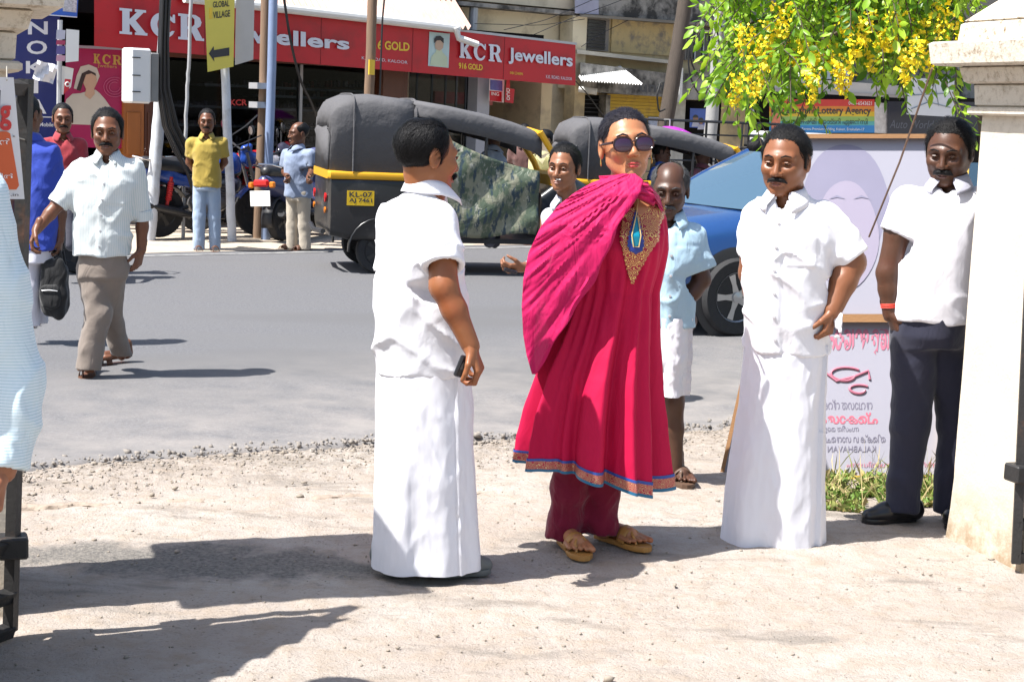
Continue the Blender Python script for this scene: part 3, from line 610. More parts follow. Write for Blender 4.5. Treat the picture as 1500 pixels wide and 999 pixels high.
def build_right_shops():
    O = -.6
    t = thing('corner_shops', 'low row of shops with pale canopy behind the flowering tree', 'shop', facl(22, -1, 0))
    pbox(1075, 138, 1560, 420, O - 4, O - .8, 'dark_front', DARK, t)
    pbox(1075, -260, 1560, 70, O - 4.5, O - 2.2, 'upper_wall', M('dark_upper_wall', (.2, .19, .17), .9, .3, 2), t)  # upper wall in an even dark grey
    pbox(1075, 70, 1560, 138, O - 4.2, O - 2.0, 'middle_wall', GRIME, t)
    poly_px([(1078, 128), (1345, 142), (1345, 128), (1082, 108)], fac, O, M('canopy_sheet', (.48, .45, .42), .7, .15, 4), t, 'canopy', .1)
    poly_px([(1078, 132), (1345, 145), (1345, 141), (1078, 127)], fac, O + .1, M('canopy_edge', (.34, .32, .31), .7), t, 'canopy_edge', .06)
    pbox(1172, 66, 1245, 116, O - 2.0, O - 1.6, 'white_block', WHITE, t); pbox(1176, 80, 1240, 95, O - 1.6, O - 1.57, 'window_pane', M('blue_pane', (.13, .24, .33), .2), t)
    for x in (1192, 1208, 1224): pbox(x, 80, x + 2, 95, O - 1.57, O - 1.55, 'mullion', WHITE, t)
    pbox(1060, 215, 1130, 420, O - .8, O - .6, 'wall', M('whitewash', (.55, .54, .52), .9, .2, 4), t)
    pbox(1070, 182, 1104, 212, O - .79, O - .7, 'grey_shutter', M('grey_shutter', (.22, .21, .2), .7, .3, 20), t)
    s = thing('lottery_sign', 'rainbow banded lottery agency sign below the pale canopy', 'sign', fac(1205, 200, O))
    bands = [((.55, .03, .02), 146, 156), ((.62, .2, .02), 156, 164), ((.62, .42, .02), 164, 171), ((.25, .42, .1), 171, 178), ((.08, .35, .35), 178, 184), ((.02, .2, .5), 184, 195)]
    for i, (c, a, b) in enumerate(bands): poly_px([(1127, b), (1281, b), (1281, a), (1127, a)], fac, O + .05, M('rainbow_%d' % i, c, .45, .15, 5), s, 'colour_band', .04)
    text_px('Mahalakshmi Lottery Agency', [(1130, 170), (1276, 171), (1276, 157), (1130, 156)], fac, O + .095, INK, s, bold=.02)
    text_px('മഹാലക്ഷ്മി ലോട്ടറി ഏജൻസി', [(1146, 184), (1271, 185), (1271, 174), (1146, 173)], fac, O + .095, INK, s)
    text_px('0484-6543621', [(1243, 154), (1277, 154.5), (1277, 149), (1243, 149)], fac, O + .095, WHITE, s)
    text_px('5, Revenu Premium Building, Kaloor, Ernakulam-17', [(1170, 192), (1266, 193), (1266, 188), (1170, 187)], fac, O + .095, WHITE, s)
    poly_px([(1130, 192), (1143, 192), (1143, 166), (1130, 166)], fac, O + .1, M('goddess_print', (.6, .18, .1), .5, .6, 20), s, 'print')
    poly_px([(1281, 195), (1300, 196), (1300, 152), (1281, 150)], fac, O + .05, M('sign_pale_end', (.5, .48, .48), .5, .5, 12), s, 'end_panel', .03)
    s = thing('dark_shop_sign', 'dark navy shop sign with faint slanted lettering', 'sign', fac(1345, 200, O))
    poly_px([(1300, 197), (1440, 199), (1440, 150), (1300, 149)], fac, O + .05, M('sign_navy', (.012, .014, .03), .35), s, 'sign_board', .06); text_px('Auto World', [(1303, 188), (1368, 189), (1368, 177), (1303, 176)], fac, O + .113, M('navy_letters', (.09, .1, .14), .4), s, shear=.3)
    s = thing('white_hoarding', 'white hoarding printed with a thin line map hung under branches', 'sign', fac(1362, 175, O + .6))
    poly_px([(1328, 168), (1398, 172), (1398, 118), (1331, 114)], fac, O + .6, M('hoarding_white', (.6, .61, .64), .5, .05), s, 'sign_board', .05)
    for a, b in (((1335, 160), (1360, 150)), ((1360, 150), (1392, 158)), ((1345, 128), (1360, 150)), ((1370, 125), (1375, 155)), ((1334, 140), (1390, 137))):
        MB().tube([fac(*a, O + .655), fac(*b, O + .655)], .01, 5).build('printed_line', M('line_grey', (.2, .24, .28), .5), s)
build_right_shops()

def build_kerb_line():
    a, b = G(-40, 742), G(1075, 711); n = 260; d = unit(b - a); w = np.cross([0, 0, 1.0], d); g = []
    for i in range(n):
        p = a + (b - a) * i / (n - 1); p = p + w * .02 * float(fbm(i * .05, 2.2)); row = []
        for k, (o, z) in enumerate(((-.035, -.012), (-.028, .001), (-.01, .004), (.012, .003), (.028, .0), (.035, -.012))): row.append(p + w * (o + .012 * float(vn(i * .4, k * 3.1, 5.))) + np.array([0, 0, z + .006 * float(vn(i * .6, k * 2.2, 1.)) - .008 * (float(vn(i * .09, 7.)) > .35)]))
        g.append(row)
    m = MB(); m.sheet(g); m.build('buried_kerb_line', M('reddish_stone_line', (.3, .24, .19), .95, .35, 12, .7, 60, dirt=(.36, .3, .24), dirt_s=5), None, auto=60, kind='structure')
build_kerb_line()
# ---------------------------------------------------------------- implicit surfaces -> mesh (surface nets)
def snets(fn, lo, hi, h):
    ax = [np.arange(a, b + h, h) for a, b in zip(lo, hi)]
    X, Y, Z = np.meshgrid(*ax, indexing='ij'); sh = X.shape
    D = fn(np.stack([X, Y, Z], -1).reshape(-1, 3)).reshape(sh).astype(np.float32)
    S = D < 0; cs = tuple(n - 1 for n in sh); acc = np.zeros(cs + (3,), np.float32); cnt = np.zeros(cs, np.float32); cross = []
    for a in range(3):
        sl0 = [slice(None)] * 3; sl1 = [slice(None)] * 3; sl0[a] = slice(0, -1); sl1[a] = slice(1, None)
        D0, D1 = D[tuple(sl0)], D[tuple(sl1)]; cr = S[tuple(sl0)] != S[tuple(sl1)]; cross.append(cr)
        idx = np.argwhere(cr)
        if len(idx) == 0: continue
        d0 = D0[cr]; d1 = D1[cr]; t = d0 / (d0 - d1); pos = idx.astype(np.float32); pos[:, a] += t
        o = [b for b in range(3) if b != a]
        for p in (0, -1):
            for q in (0, -1):
                c = idx.copy(); c[:, o[0]] += p; c[:, o[1]] += q
                ok = np.all((c >= 0) & (c < np.array(cs)), axis=1); cc = c[ok]
                np.add.at(acc, (cc[:, 0], cc[:, 1], cc[:, 2]), pos[ok]); np.add.at(cnt, (cc[:, 0], cc[:, 1], cc[:, 2]), 1)
    m = cnt > 0; vid = -np.ones(cs, np.int64); vid[m] = np.arange(m.sum())
    V = acc[m] / cnt[m][:, None] * h + np.array([a[0] for a in ax])
    Fq = []
    for a in range(3):
        idx = np.argwhere(cross[a]); o = [b for b in range(3) if b != a]
        ok = (idx[:, o[0]] > 0) & (idx[:, o[1]] > 0) & (idx[:, o[0]] < cs[o[0]]) & (idx[:, o[1]] < cs[o[1]]); idx = idx[ok]
        if len(idx) == 0: continue
        q = []
        for p, r_ in ((-1, -1), (0, -1), (0, 0), (-1, 0)):
            c = idx.copy(); c[:, o[0]] += p; c[:, o[1]] += r_; q.append(vid[c[:, 0], c[:, 1], c[:, 2]])
        q = np.stack(q, 1); fl = S[idx[:, 0], idx[:, 1], idx[:, 2]]
        if a == 1: fl = ~fl
        q[~fl] = q[~fl][:, ::-1]; Fq.append(q)
    return V.astype(float), (np.concatenate(Fq) if Fq else np.zeros((0, 4), int))
def smin(a, b, k):
    if k <= 0: return np.minimum(a, b)
    h = np.clip(0.5 + 0.5 * (b - a) / k, 0, 1); return b + (a - b) * h - k * h * (1 - h)
def smax(a, b, k): return -smin(-a, -b, k)
def cone(p, a, b, ra, rb):
    a = np.asarray(a, float); b = np.asarray(b, float); ab = b - a; t = np.clip(((p - a) @ ab) / max(ab @ ab, 1e-9), 0, 1)
    return np.linalg.norm(p - a - t[:, None] * ab, axis=1) - (ra + (rb - ra) * t)
def elli(p, c, r):
    q = (p - np.asarray(c, float)) / np.asarray(r, float); n = np.linalg.norm(q, axis=1); return (n - 1) * min(r) * 0.5 + (n - 1) * np.mean(r) * 0.5
def evalp(p, prims):
    d = None
    for pr in prims:
        x = cone(p, *pr[1:5]) if pr[0] == 'c' else elli(p, *pr[1:3]); k = pr[-1]
        d = x if d is None else smin(d, x, k)
    return d
def headrot(yaw, pitch=0.0, roll=0.0):
    return np.array((Matrix.Rotation(R(yaw), 3, 'Z') @ Matrix.Rotation(R(pitch), 3, 'X') @ Matrix.Rotation(R(roll), 3, 'Y')))
def head_sdf(q, female=False, wide=1.0, jaw=1.0, nose=1.0, neck_q=None):
    q = q.copy(); q[:, 0] = q[:, 0] / wide; ax = np.abs(q[:, 0]); m = np.stack([ax, q[:, 1], q[:, 2]], 1)
    d = elli(m, (0, .014, .028), (.074, .094, .088))
    d = smin(d, elli(m, (0, -.028, -.028), (.060 * jaw, .064, .083)), .03)
    d = smin(d, cone(m, (.046 * jaw, .005, -.05), (.012, -.066, -.094), .018, .016), .03)
    d = smin(d, elli(m, (0, -.074, -.096), (.02, .018, .018)), .02)
    d = smin(d, elli(m, (.039, -.062, -.022), (.023, .026, .024)), .02)
    d = smin(d, cone(m, (.0, -.086, .021), (.042, -.072, .021), .012, .011), .018)
    d = smax(d, -elli(m, (.031, -.101, .001), (.021, .022, .0135)), .016)
    d = smin(d, cone(m, (0, -.088, .012), (0, -.108 * (1 + .06 * (nose - 1)), -.032), .0075, .0115 * nose), .011)
    d = smin(d, elli(m, (.0125 * nose, -.098, -.036), (.0095, .011, .0085)), .007)
    d = smax(d, -elli(m, (.0075, -.106, -.0455), (.0038, .006, .003)), .003)
    d = smin(d, cone(m, (0, -.0965, -.0615), (.021, -.086, -.0665), .0055, .0035), .007)
    d = smin(d, cone(m, (0, -.0945, -.0735), (.017, -.086, -.0705), .0068 if female else .006, .0035), .007)
    d = smax(d, -cone(m, (0, -.1035, -.0675), (.022, -.09, -.068), .0022, .0018), .003)
    ear = np.maximum(elli(m, (.077, .016, -.006), (.0085, .021, .033)), -elli(m, (.086, .012, -.004), (.008, .012, .021)))
    return smin(d, ear, .008) * min(1, wide)
class Fig:
    """a person standing near depth Y; joints given as photo pixels + depth offset"""
    def __init__(s, label, foot, Y, skinc, group=None):
        s.Y = Y; s.sc = F / Y; loc = P(*foot, Y); loc[2] = 0
        s.t = thing('person', label, 'person', loc, group); s.sk = skin('skin_%02d_%02d_%02d' % tuple(int(c * 100) for c in skinc), skinc); s.body = []; s.fine = []; s.heads = []
    def J(s, px, py, dy=0.0): return P(px, py, s.Y + dy)
    def r(s, px): return px / s.sc
    def limb(s, pts, rads, k=.02):
        for i in range(len(pts) - 1):
            a, b = s.J(*pts[i]), s.J(*pts[i + 1]); ra, rb = s.r(rads[i]), s.r(rads[i + 1]); m = a * .62 + b * .38; rm = (ra * .62 + rb * .38) * 1.02
            s.body += [('c', a, m, ra, rm, k), ('c', m, b, rm, rb, k)]
    def trunk(s, neck, sh_l, sh_r, hip_l, hip_r, d=.05):
        a, b, c, e, n = s.J(*sh_l), s.J(*sh_r), s.J(*hip_l), s.J(*hip_r), s.J(*neck); m = (a + b) / 2; h = (c + e) / 2
        s.body += [('c', n, m - [0, 0, .06], .045, .07, .04), ('c', a, b, .036, .036, .03), ('c', m - [0, 0, .1], h, .07, .07, .04), ('c', c, e, d, d, .03)]
    def hand(s, wrist, tip, palm=(0, 0, 0), thumb=(1, 0, 0), curl=25, size=1.0, h=.0042, spread=1.0, index_curl=None):
        """wrist, tip: world points; thumb: direction of the thumb side; palm: direction the palm faces"""
        w = np.array(wrist, float); f = unit(np.array(tip) - w); t = unit(np.array(thumb, float) - f * np.dot(thumb, f)); n = np.cross(f, t)
        if np.dot(n, palm) < 0: n = -n
        z = size; pr = []
        L = [.94, 1.04, .97, .78]
        for i in range(4):
            kn = w + f * (.088 - .004 * abs(i - 1)) * z + t * (.028 - .0185 * i) * z * spread
            pr.append(('c', w + t * (.012 - .008 * i) * z, kn, .0155 * z, .0115 * z, .012))
            a = kn; ang = 0; cu = curl if (index_curl is None or i > 0) else index_curl
            for sl, rr, mult in ((.043, .0098, .8), (.027, .009, 1.2), (.021, .0078, .8)):
                ang += R(cu + 4 * i) * mult; dv = f * math.cos(ang) + n * math.sin(ang); b = a + dv * sl * L[i] * z
                pr.append(('c', a, b, rr * z, (rr - .0012) * z, .003)); a = b
        a = w + f * .02 * z + t * .022 * z; b = a + unit(f * .75 + t * .6 + n * .35) * .045 * z; c = b + unit(f * .95 + t * .15 + n * (.2 + curl / 90)) * .032 * z; e = c + unit(f * .9 + n * (.3 + curl / 60)) * .022 * z
        pr += [('c', a, b, .015 * z, .0115 * z, .012), ('c', b, c, .0105 * z, .0095 * z, .004), ('c', c, e, .0092 * z, .0075 * z, .003)]
        pr.append(('c', w - f * .05, w, .026 * z, .024 * z, .02))
        pts = np.array([q for p_ in pr for q in (p_[1], p_[2])]); s.fine.append((pr, pts.min(0) - .02, pts.max(0) + .02, h)); return w, f, t, n
    def foot(s, heel, toe, w=.042, h=.006):
        a = np.array(heel, float); b = np.array(toe, float); f = unit(b - a); t = unit(np.cross(f, [0, 0, 1])); L = np.linalg.norm(b - a); pr = [('c', a + [0, 0, .035], a + [0, 0, .085], .033, .035, .02), ('c', a + [0, 0, .03], a + f * L * .66 + [0, 0, .026], .031, .03, .03)]
        for i in range(5):
            o = (-.036 + .0185 * i); base = a + f * L * .62 + t * o + [0, 0, .02]; e = a + f * L * (.98 - .035 * i) + t * o * 1.1 + [0, 0, .014]
            pr.append(('c', base, e, .0155 if i == 0 else .0115, .0115 if i == 0 else .0085, .004 if i else .01))
        s.fine.append((pr, np.minimum(a, b) - .06, np.maximum(a, b) + [.06, .06, .13], h))
    def head(s, c, yaw, H=.235, pitch=0, roll=0, female=False, h=.0042, hair=(.006, .0055, .006), tache=False, brows=True, haircut='short', wide=1.0, jaw=1.0, nose=1.0, neck=None, eyes=True, eye_open=1.0, hairmat=None, hc=0.0, lip=(.2, .07, .05), stubble=False, neck_r=.052, hair_off=.009):
        c = np.array(c, float); Rm = headrot(yaw, pitch, roll); k = H / .23
        nk = None if neck is None else s.J(*neck)
        def fn(p):
            q = (p - c) @ Rm / k; d = head_sdf(q, female, wide, jaw, nose) * k
            if nk is not None: d = smin(d, cone(p, c + Rm @ np.array([0, .022, -.055]) * k, nk, neck_r * .97, neck_r * 1.12), .018)
            return d
        lo = c - [.125 * k, .125 * k, .135 * k]; hi = c + [.125 * k, .125 * k, .135 * k]
        if nk is not None: lo = np.minimum(lo, nk - [.075, .075, .03]); hi = np.maximum(hi, nk + .075)
        s.fine.append((fn, lo, hi, h))
        W_ = lambda x, y, z: c + Rm @ np.array([x * wide, y, z]) * k
        hm = hairmat or hair_mat('hair_%d' % int(hair[0] * 1000), hair)
        # hair
        def hfn(p):
            q = (p - c) @ Rm / k; q[:, 0] /= wide
            st = vn(q[:, 0] * 90, q[:, 1] * 22, q[:, 2] * 22) * .0028 + vn(q[:, 0] * 30, q[:, 1] * 17, q[:, 2] * 17) * .0038
            if haircut == 'slick': st = vn(q[:, 0] * 110, q[:, 1] * 9, q[:, 2] * 9) * .0016
            d = elli(q, (0, .016, .03), (.0755, .0945, .0875))
            pl = (.62 * q[:, 1] + .785 * q[:, 2]) - hc - (.001 if haircut == 'slick' else .006) * vn(q[:, 0] * 45, q[:, 1] * 45, q[:, 2] * 45)
            fr = .067 + .012 * (np.abs(q[:, 0]) < .045) - .5 * np.maximum(0, np.abs(q[:, 0]) - .05)
            if haircut == 'slick': fr = .078 - 4.5 * q[:, 0] ** 2
            pl = np.minimum(pl, np.where(q[:, 1] < -.04, q[:, 2] - fr + (0 if haircut == 'slick' else .004) * vn(q[:, 0] * 90, 3, 1), 1.0))
            side = cone(np.stack([np.abs(q[:, 0]), q[:, 1], q[:, 2]], 1), (.071, -.012, .03), (.071, -.008, -.018), .011, .006)
            tp = np.clip(pl / .045, .08, 1.0) * .82; d = np.maximum(d - (hair_off + st) * tp, -pl)
            if haircut not in ('bald', 'slick'): d = smin(d, side, .006)
            if haircut == 'bald':
                d = np.maximum(d, -(elli(q, (0, -.05, .095), (.062, .12, .07)))); 
            if haircut == 'thin':
                d = np.maximum(d, -(elli(q, (0, .02, .137), (.028, .05, .026))))
            if haircut == 'slick':
                d = smin(d, elli(q, (0, .118, -.02), (.045, .035, .045)), .02)
            ear = elli(np.stack([np.abs(q[:, 0]), q[:, 1], q[:, 2]], 1), (.082, .016, -.006), (.016, .024, .035))
            return np.maximum(d, -ear) * k
        b = .14 * k
        V, Q = snets(hfn, c - [b, b + .03, b], c + [b, b + .03, b], h); ho = mesh('hair', V, Q, hm, s.t)
        if h < .0052 and len(V) > 500:
            ids = rng.integers(0, len(V), 3400); q = (V[ids] - c) @ Rm / k; ok = q[:, 2] > -.07; q = q[ok]
            nr_ = q - np.array([0, .016, .03]); nr_ /= np.linalg.norm(nr_, axis=1, keepdims=True); fl = np.tile(np.array([[0, .8, -.25]]), (len(q), 1)) + rng.normal(0, .13, q.shape)
            fl[:, 2] -= .8 * (np.abs(q[:, 0]) > .055); fl -= nr_ * np.sum(fl * nr_, 1, keepdims=True); fl /= np.linalg.norm(fl, axis=1, keepdims=True); sd_ = np.cross(fl, nr_); Ls = rng.uniform(.014, .034, (len(q), 1)); w_ = .00055
            r0 = q - fl * .007 + nr_ * .0005; r1 = q + fl * Ls * .5 + nr_ * (.0012 + .001 * rng.random((len(q), 1))); r2 = q + fl * Ls + nr_ * (.0002 + .0014 * rng.random((len(q), 1)))
            vs = np.stack([r0 - sd_ * w_, r0 + sd_ * w_, r1 + sd_ * w_, r1 - sd_ * w_, r2], 1); vs[:, :, 0] *= wide; vs = (vs.reshape(-1, 3) * k) @ Rm.T + c; n5 = np.arange(len(q)) * 5
            mesh('hair_strands', vs, [f_ for b_ in n5 for f_ in ((b_, b_ + 1, b_ + 2, b_ + 3), (b_ + 3, b_ + 2, b_ + 4))], hm, ho, kind='stuff')
        if brows:
            for sx in (-1, 1): MB().tube([W_(sx * .014, -.0985, .0235), W_(sx * .03, -.0965, .029), W_(sx * .047, -.083, .024)], [.0022 * k, .0036 * k, .0016 * k], 6).build('eyebrow', hm, s.t)
        if eyes:
            for sx in (-1, 1):
                e = MB(); e.lathe([(0, -.0046), (.007, -.0037), (.0105, -.0016), (.0118, 0), (.0105, .0016), (.007, .0037), (0, .0046)], (0, 0, 0), (0, 0, 1), 14)
                ctr = np.array(W_(sx * .0315, -.0805, .0015)); Vv = np.array(e.v) * k; Vv[:, 1] *= .8; Vv[:, 2] *= eye_open; e.v = (Vv @ Rm.T + ctr).tolist(); eo = e.build('eye', M('eye_white', (.4, .35, .32), .25, .05), s.t)
                e = MB(); e.lathe([(0, -.0026), (.0042, -.002), (.0054, 0), (.0042, .002), (0, .0026)], (0, 0, 0), (0, 1, 0), 12)
                e.v = (np.array(e.v) * k @ Rm.T + np.array(W_(sx * .0315, -.0885, .0015))).tolist(); e.build('iris', M('iris_dark', (.02, .01, .006), .15, .05), eo)
                MB().tube([W_(sx * .0195, -.0885, .0015), W_(sx * .0265, -.0925, .0012 + .0054 * eye_open), W_(sx * .036, -.0915, .0012 + .0054 * eye_open), W_(sx * .0445, -.0835, .001)], .0027 * k, 6).build('eyelid', s.sk if not female else INK, s.t)
        if tache:
            tk = 1.25 if tache is True else tache
            for sx in (-1, 1): MB().tube([W_(0.0, -.1055, -.0525), W_(sx * .012, -.1035, -.0535), W_(sx * .025, -.0945, -.0575), W_(sx * .0345, -.0835, -.0675)], [.0052 * tk * k, .0064 * tk * k, .0055 * tk * k, .0025 * k], 8).build('moustache', hm, s.t)
        lm = M('lip_%d' % int(lip[0] * 100), lip, .4, .1)
        MB().tube([W_(-.0215, -.0865, -.0672), W_(-.009, -.0985, -.063), W_(0, -.101, -.0645), W_(.009, -.0985, -.063), W_(.0215, -.0865, -.0672)], [.0012 * k, .0036 * k, .0033 * k, .0036 * k, .0012 * k], 6).build('lip', lm, s.t)
        MB().tube([W_(-.019, -.0862, -.0695), W_(-.008, -.0975, -.0735), W_(.008, -.0975, -.0735), W_(.019, -.0862, -.0695)], [.0012 * k, .0045 * k, .0045 * k, .0012 * k], 6).build('lip', lm, s.t)
        return W_, Rm, k
    def finish_body(s, h=.013):
        parts = []
        if s.body:
            pts = np.array([q for p_ in s.body for q in (p_[1], p_[2])]); parts.append((s.body, pts.min(0) - .13, pts.max(0) + .13, h))
        V = []; Q = []; n = 0
        for pr, lo, hi, hh in parts + s.fine:
            fn = pr if callable(pr) else (lambda p, pr=pr: evalp(p, pr))
            v, q = snets(fn, lo, hi, hh); V.append(v); Q.append(q + n); n += len(v)
        mesh('body', np.concatenate(V), np.concatenate(Q), s.sk, s.t)
    # ---- clothes
    def rings(s, rg):
        """rg: (py, pxL, pxR, depth radius m, dy) -> arrays"""
        out = []
        for r_ in rg:
            py, l, r2, dr = r_[:4]; dy = r_[4] if len(r_) > 4 else 0.0
            c = s.J((l + r2) / 2, py, dy); out.append((c[2], c[0], c[1], (r2 - l) / 2 / s.sc, dr))
        return np.array(sorted(out))
    def top(s, name, rg, mat, sleeves=(), hem=None, cuffs=True, fold=.007, ff=1.0, h=.009, shoulders=None, neck=None, neck_r=.06, collar=True, collar_yaw=0.0, collar_mat=None, extra=(), hemtilt=(0, 0), k=.035, open_front=.05, seed=0.0, cw=1.0, placket=None, pocket=None):
        A = s.rings(rg); z = A[:, 0]; zb, zt = z[0], z[-1]
        SL = [(s.J(*a), s.J(*b), s.r(ra), s.r(rb), (s.J(*c), s.r(rc)) if c is not None else None) for (a, b, ra, rb, c, rc) in [(q + (None, 0))[:6] for q in sleeves]]
        SH = None if shoulders is None else [s.J(*q) for q in shoulders]; nk = None if neck is None else s.J(*neck)
        def fn(p):
            zz = p[:, 2]; cx, cy, rx, ry = [np.interp(zz, z, A[:, i]) for i in (1, 2, 3, 4)]
            e = 2.4; q = (np.abs((p[:, 0] - cx) / rx) ** e + np.abs((p[:, 1] - cy) / ry) ** e) ** (1 / e); d = (q - 1) * np.minimum(rx, ry)
            d = np.maximum(d, zz - zt)
            if SH is not None:
                for i in range(len(SH) - 1): d = smin(d, cone(p, SH[i], SH[i + 1], .043, .043), .035)
            for (a, b, ra, rb, ex) in SL:
                d1 = cone(p, a, b, ra, rb)
                if ex is not None: d1 = smin(d1, cone(p, b, ex[0], rb, ex[1]), .02)
                d = smin(d, d1, k)
            for pr in extra: d = smin(d, cone(p, *pr[:4]), pr[4])
            x, y, w = p[:, 0] * ff, p[:, 1] * ff, p[:, 2] * ff
            f1 = vn(x * 7 + w * 5 + seed, y * 7, w * 4 - x * 3); f2 = 1 - 2 * np.abs(vn(x * 11 - w * 8, y * 9 + seed, w * 6 + x * 5)); f3 = vn(x * 28, y * 28, w * 20 + x * 14 + seed)
            cr = (1 - np.abs(vn(x * 6 + w * 9 + seed, y * 6 - w * 3, w * 4 - x * 7))) ** 4; d = d - fold * (.4 * f1 + .35 * f2 + 1.0 * cr - .3 + .2 * f3)
            if placket is not None:
                fw = headrot(placket) @ np.array([0, -1.0, 0]); rt = headrot(placket) @ np.array([1.0, 0, 0]); lat = (p[:, 0] - cx) * rt[0] + (p[:, 1] - cy) * rt[1]; fd = (p[:, 0] - cx) * fw[0] + (p[:, 1] - cy) * fw[1]
                d = d - .0045 * np.clip((.02 - np.abs(lat)) / .004, 0, 1) * (fd > 0)
                if pocket is not None: d = d - .005 * np.clip((.056 - np.abs(lat - pocket[0])) / .005, 0, 1) * np.clip((.062 - np.abs(zz - zb - pocket[1])) / .005, 0, 1) * (fd > 0)
            d = np.maximum(d, (zb - zz) + hemtilt[0] * (p[:, 0] - A[0, 1]) + hemtilt[1] * (p[:, 1] - A[0, 2]) + .006 * np.sin(p[:, 0] * 34 + seed) * 0.8)
            for (a, b, ra, rb, ex) in SL:
                e0, e1, r1 = (a, b, rb) if ex is None else (b, ex[0], ex[1]); ax = unit(e1 - e0); tt = (p - e1) @ ax
                near = np.linalg.norm(p - e1, axis=1) < r1 * 2.2
                d = np.where(near, smax(d, tt, .006), d)
                d = np.maximum(d, -np.maximum(cone(p, e1 - ax * .045, e1 + ax * .05, r1 * .76, r1 * .78), -(tt + .05)))
            if nk is not None:
                d = np.maximum(d, -cone(p, nk - [0, 0, .03], nk + [0, 0, .2], neck_r * .97, neck_r * 1.25))
                if collar:
                    fv = headrot(collar_yaw) @ np.array([0, -1.0, 0]); d = np.maximum(d, -cone(p, nk + fv * neck_r * .5 + [0, 0, .03], nk + fv * (neck_r + .05) - [0, 0, .05], .035, .012))
            return d
        lo = np.array([(A[:, 1] - A[:, 3]).min(), (A[:, 2] - A[:, 4]).min(), zb]) - .03; hi = np.array([(A[:, 1] + A[:, 3]).max(), (A[:, 2] + A[:, 4]).max(), zt]) + .03
        for (a, b, ra, rb, ex) in SL:
            for q, rr in [(a, ra), (b, rb)] + ([ex] if ex is not None else []): lo = np.minimum(lo, q - rr - .03); hi = np.maximum(hi, q + rr + .03)
        if SH is not None:
            for q in SH: hi = np.maximum(hi, q + .08); lo = np.minimum(lo, q - .08)
        V, Q = snets(fn, lo, hi, h); o = mesh(name, V, Q, mat, s.t)
        if placket is not None:
            fw = headrot(placket) @ np.array([0, -1.0, 0]); bt = M('shirt_button', (.42, .42, .44), .4)
            for zz in np.arange(zb + .06, (nk[2] if nk is not None else zt) - .06, .088):
                c = np.array([np.interp(zz, z, A[:, 1]), np.interp(zz, z, A[:, 2]), zz]); ts = np.linspace(.04, .3, 90); dv = fn(c + ts[:, None] * fw); hit = np.where(dv > 0)[0]
                if len(hit): mb = MB(); mb.lathe([(0, -.002), (.0065, -.001), (.0065, .0015), (0, .0022)], c + fw * ts[hit[0]], fw, 10); mb.build('button', bt, o)
        if collar and nk is not None: s.collar(nk, neck_r, collar_yaw, collar_mat or mat, o, cw)
        return o
    def collar(s, nk, r, yaw, mat, parent, cw=1.0):
        rows = [[] for _ in range(6)]; Rz = headrot(yaw)
        for i in range(41):
            a = -1 + 2 * i / 40; th = a * R(158); fr = max(0, abs(a) - .62) / .38
            ox, oy = math.sin(th), math.cos(th)                     # th=0 back (+y), ends at the front (-y)
            up = .03 - .02 * abs(a) ** 2
            for k_, (rr, zz) in enumerate(((r * .93, -.012 + .0), (r * .95, up), (r * 1.02, up + .006), (r * 1.12 + .004, up - .012), (r * 1.25 + .008 + .012 * fr, -.012 - .02 * fr), (r * 1.28 + .01 + .014 * fr, -.02 - .032 * fr * cw))):
                px_ = ox * rr * (1 + .25 * fr * (k_ > 3)); py_ = oy * rr - (.012 * fr if k_ > 2 else 0)
                rows[k_].append(nk + Rz @ np.array([px_, py_ - .008, zz + .024 - .012 * abs(a)]))
        g = [p for r_ in rows for p in r_]; n = 41
        o = mesh('collar', g, [(i * n + j, i * n + j + 1, (i + 1) * n + j + 1, (i + 1) * n + j) for i in range(5) for j in range(n - 1)], mat, parent)
        md = o.modifiers.new('thickness', 'SOLIDIFY'); md.thickness = .003; return o
    def legs(s, name, mat, hips, legs, hem_r, fold=.006, h=.009, k=.03, waist=None, ff=1.0, hemcut=True, seed=0.0):
        """legs: lists of ((px,py,dy), radius px)"""
        LG = [[(s.J(*a), s.r(rr)) for a, rr in lg] for lg in legs]; A = s.rings(hips); z = A[:, 0]
        def fn(p):
            zz = p[:, 2]; cx, cy, rx, ry = [np.interp(zz, z, A[:, i]) for i in (1, 2, 3, 4)]
            d = ((((p[:, 0] - cx) / rx) ** 2 + ((p[:, 1] - cy) / ry) ** 2) ** .5 - 1) * np.minimum(rx, ry); d = np.maximum(d, np.maximum(zz - z[-1], z[0] - zz))
            x, y, w = p[:, 0] * ff, p[:, 1] * ff, p[:, 2] * ff
            fo = fold * (.6 * vn(x * 6 + seed, y * 6, w * 7 + x * 6) + .6 * (1 - 2 * np.abs(vn(x * 9 + w * 5, y * 9, w * 9 - x * 9 + seed))) + .2 * vn(x * 30, y * 30, w * 26))
            for lg in LG:
                dl = None
                for (a, ra), (b, rb) in zip(lg[:-1], lg[1:]):
                    x_ = cone(p, a, b, ra, rb); dl = x_ if dl is None else smin(dl, x_, .025)
                e = lg[-1][0]; 
                if hemcut: dl = np.where(np.linalg.norm(p - e, axis=1) < lg[-1][1] * 2.5, np.maximum(dl, e[2] - p[:, 2]), dl)
                d = smin(d, dl, k)
            return d - fo
        pts = np.array([q for lg in LG for q, _ in lg]); mr = max(rr for lg in LG for _, rr in lg)
        lo = np.minimum(pts.min(0) - mr - .03, [(A[:, 1] - A[:, 3]).min() - .03, (A[:, 2] - A[:, 4]).min() - .03, z[0]]); hi = np.maximum(pts.max(0) + mr + .03, [(A[:, 1] + A[:, 3]).max() + .03, (A[:, 2] + A[:, 4]).max() + .03, z[-1] + .02])
        V, Q = snets(fn, lo, hi, h); return mesh(name, V, Q, mat, s.t)
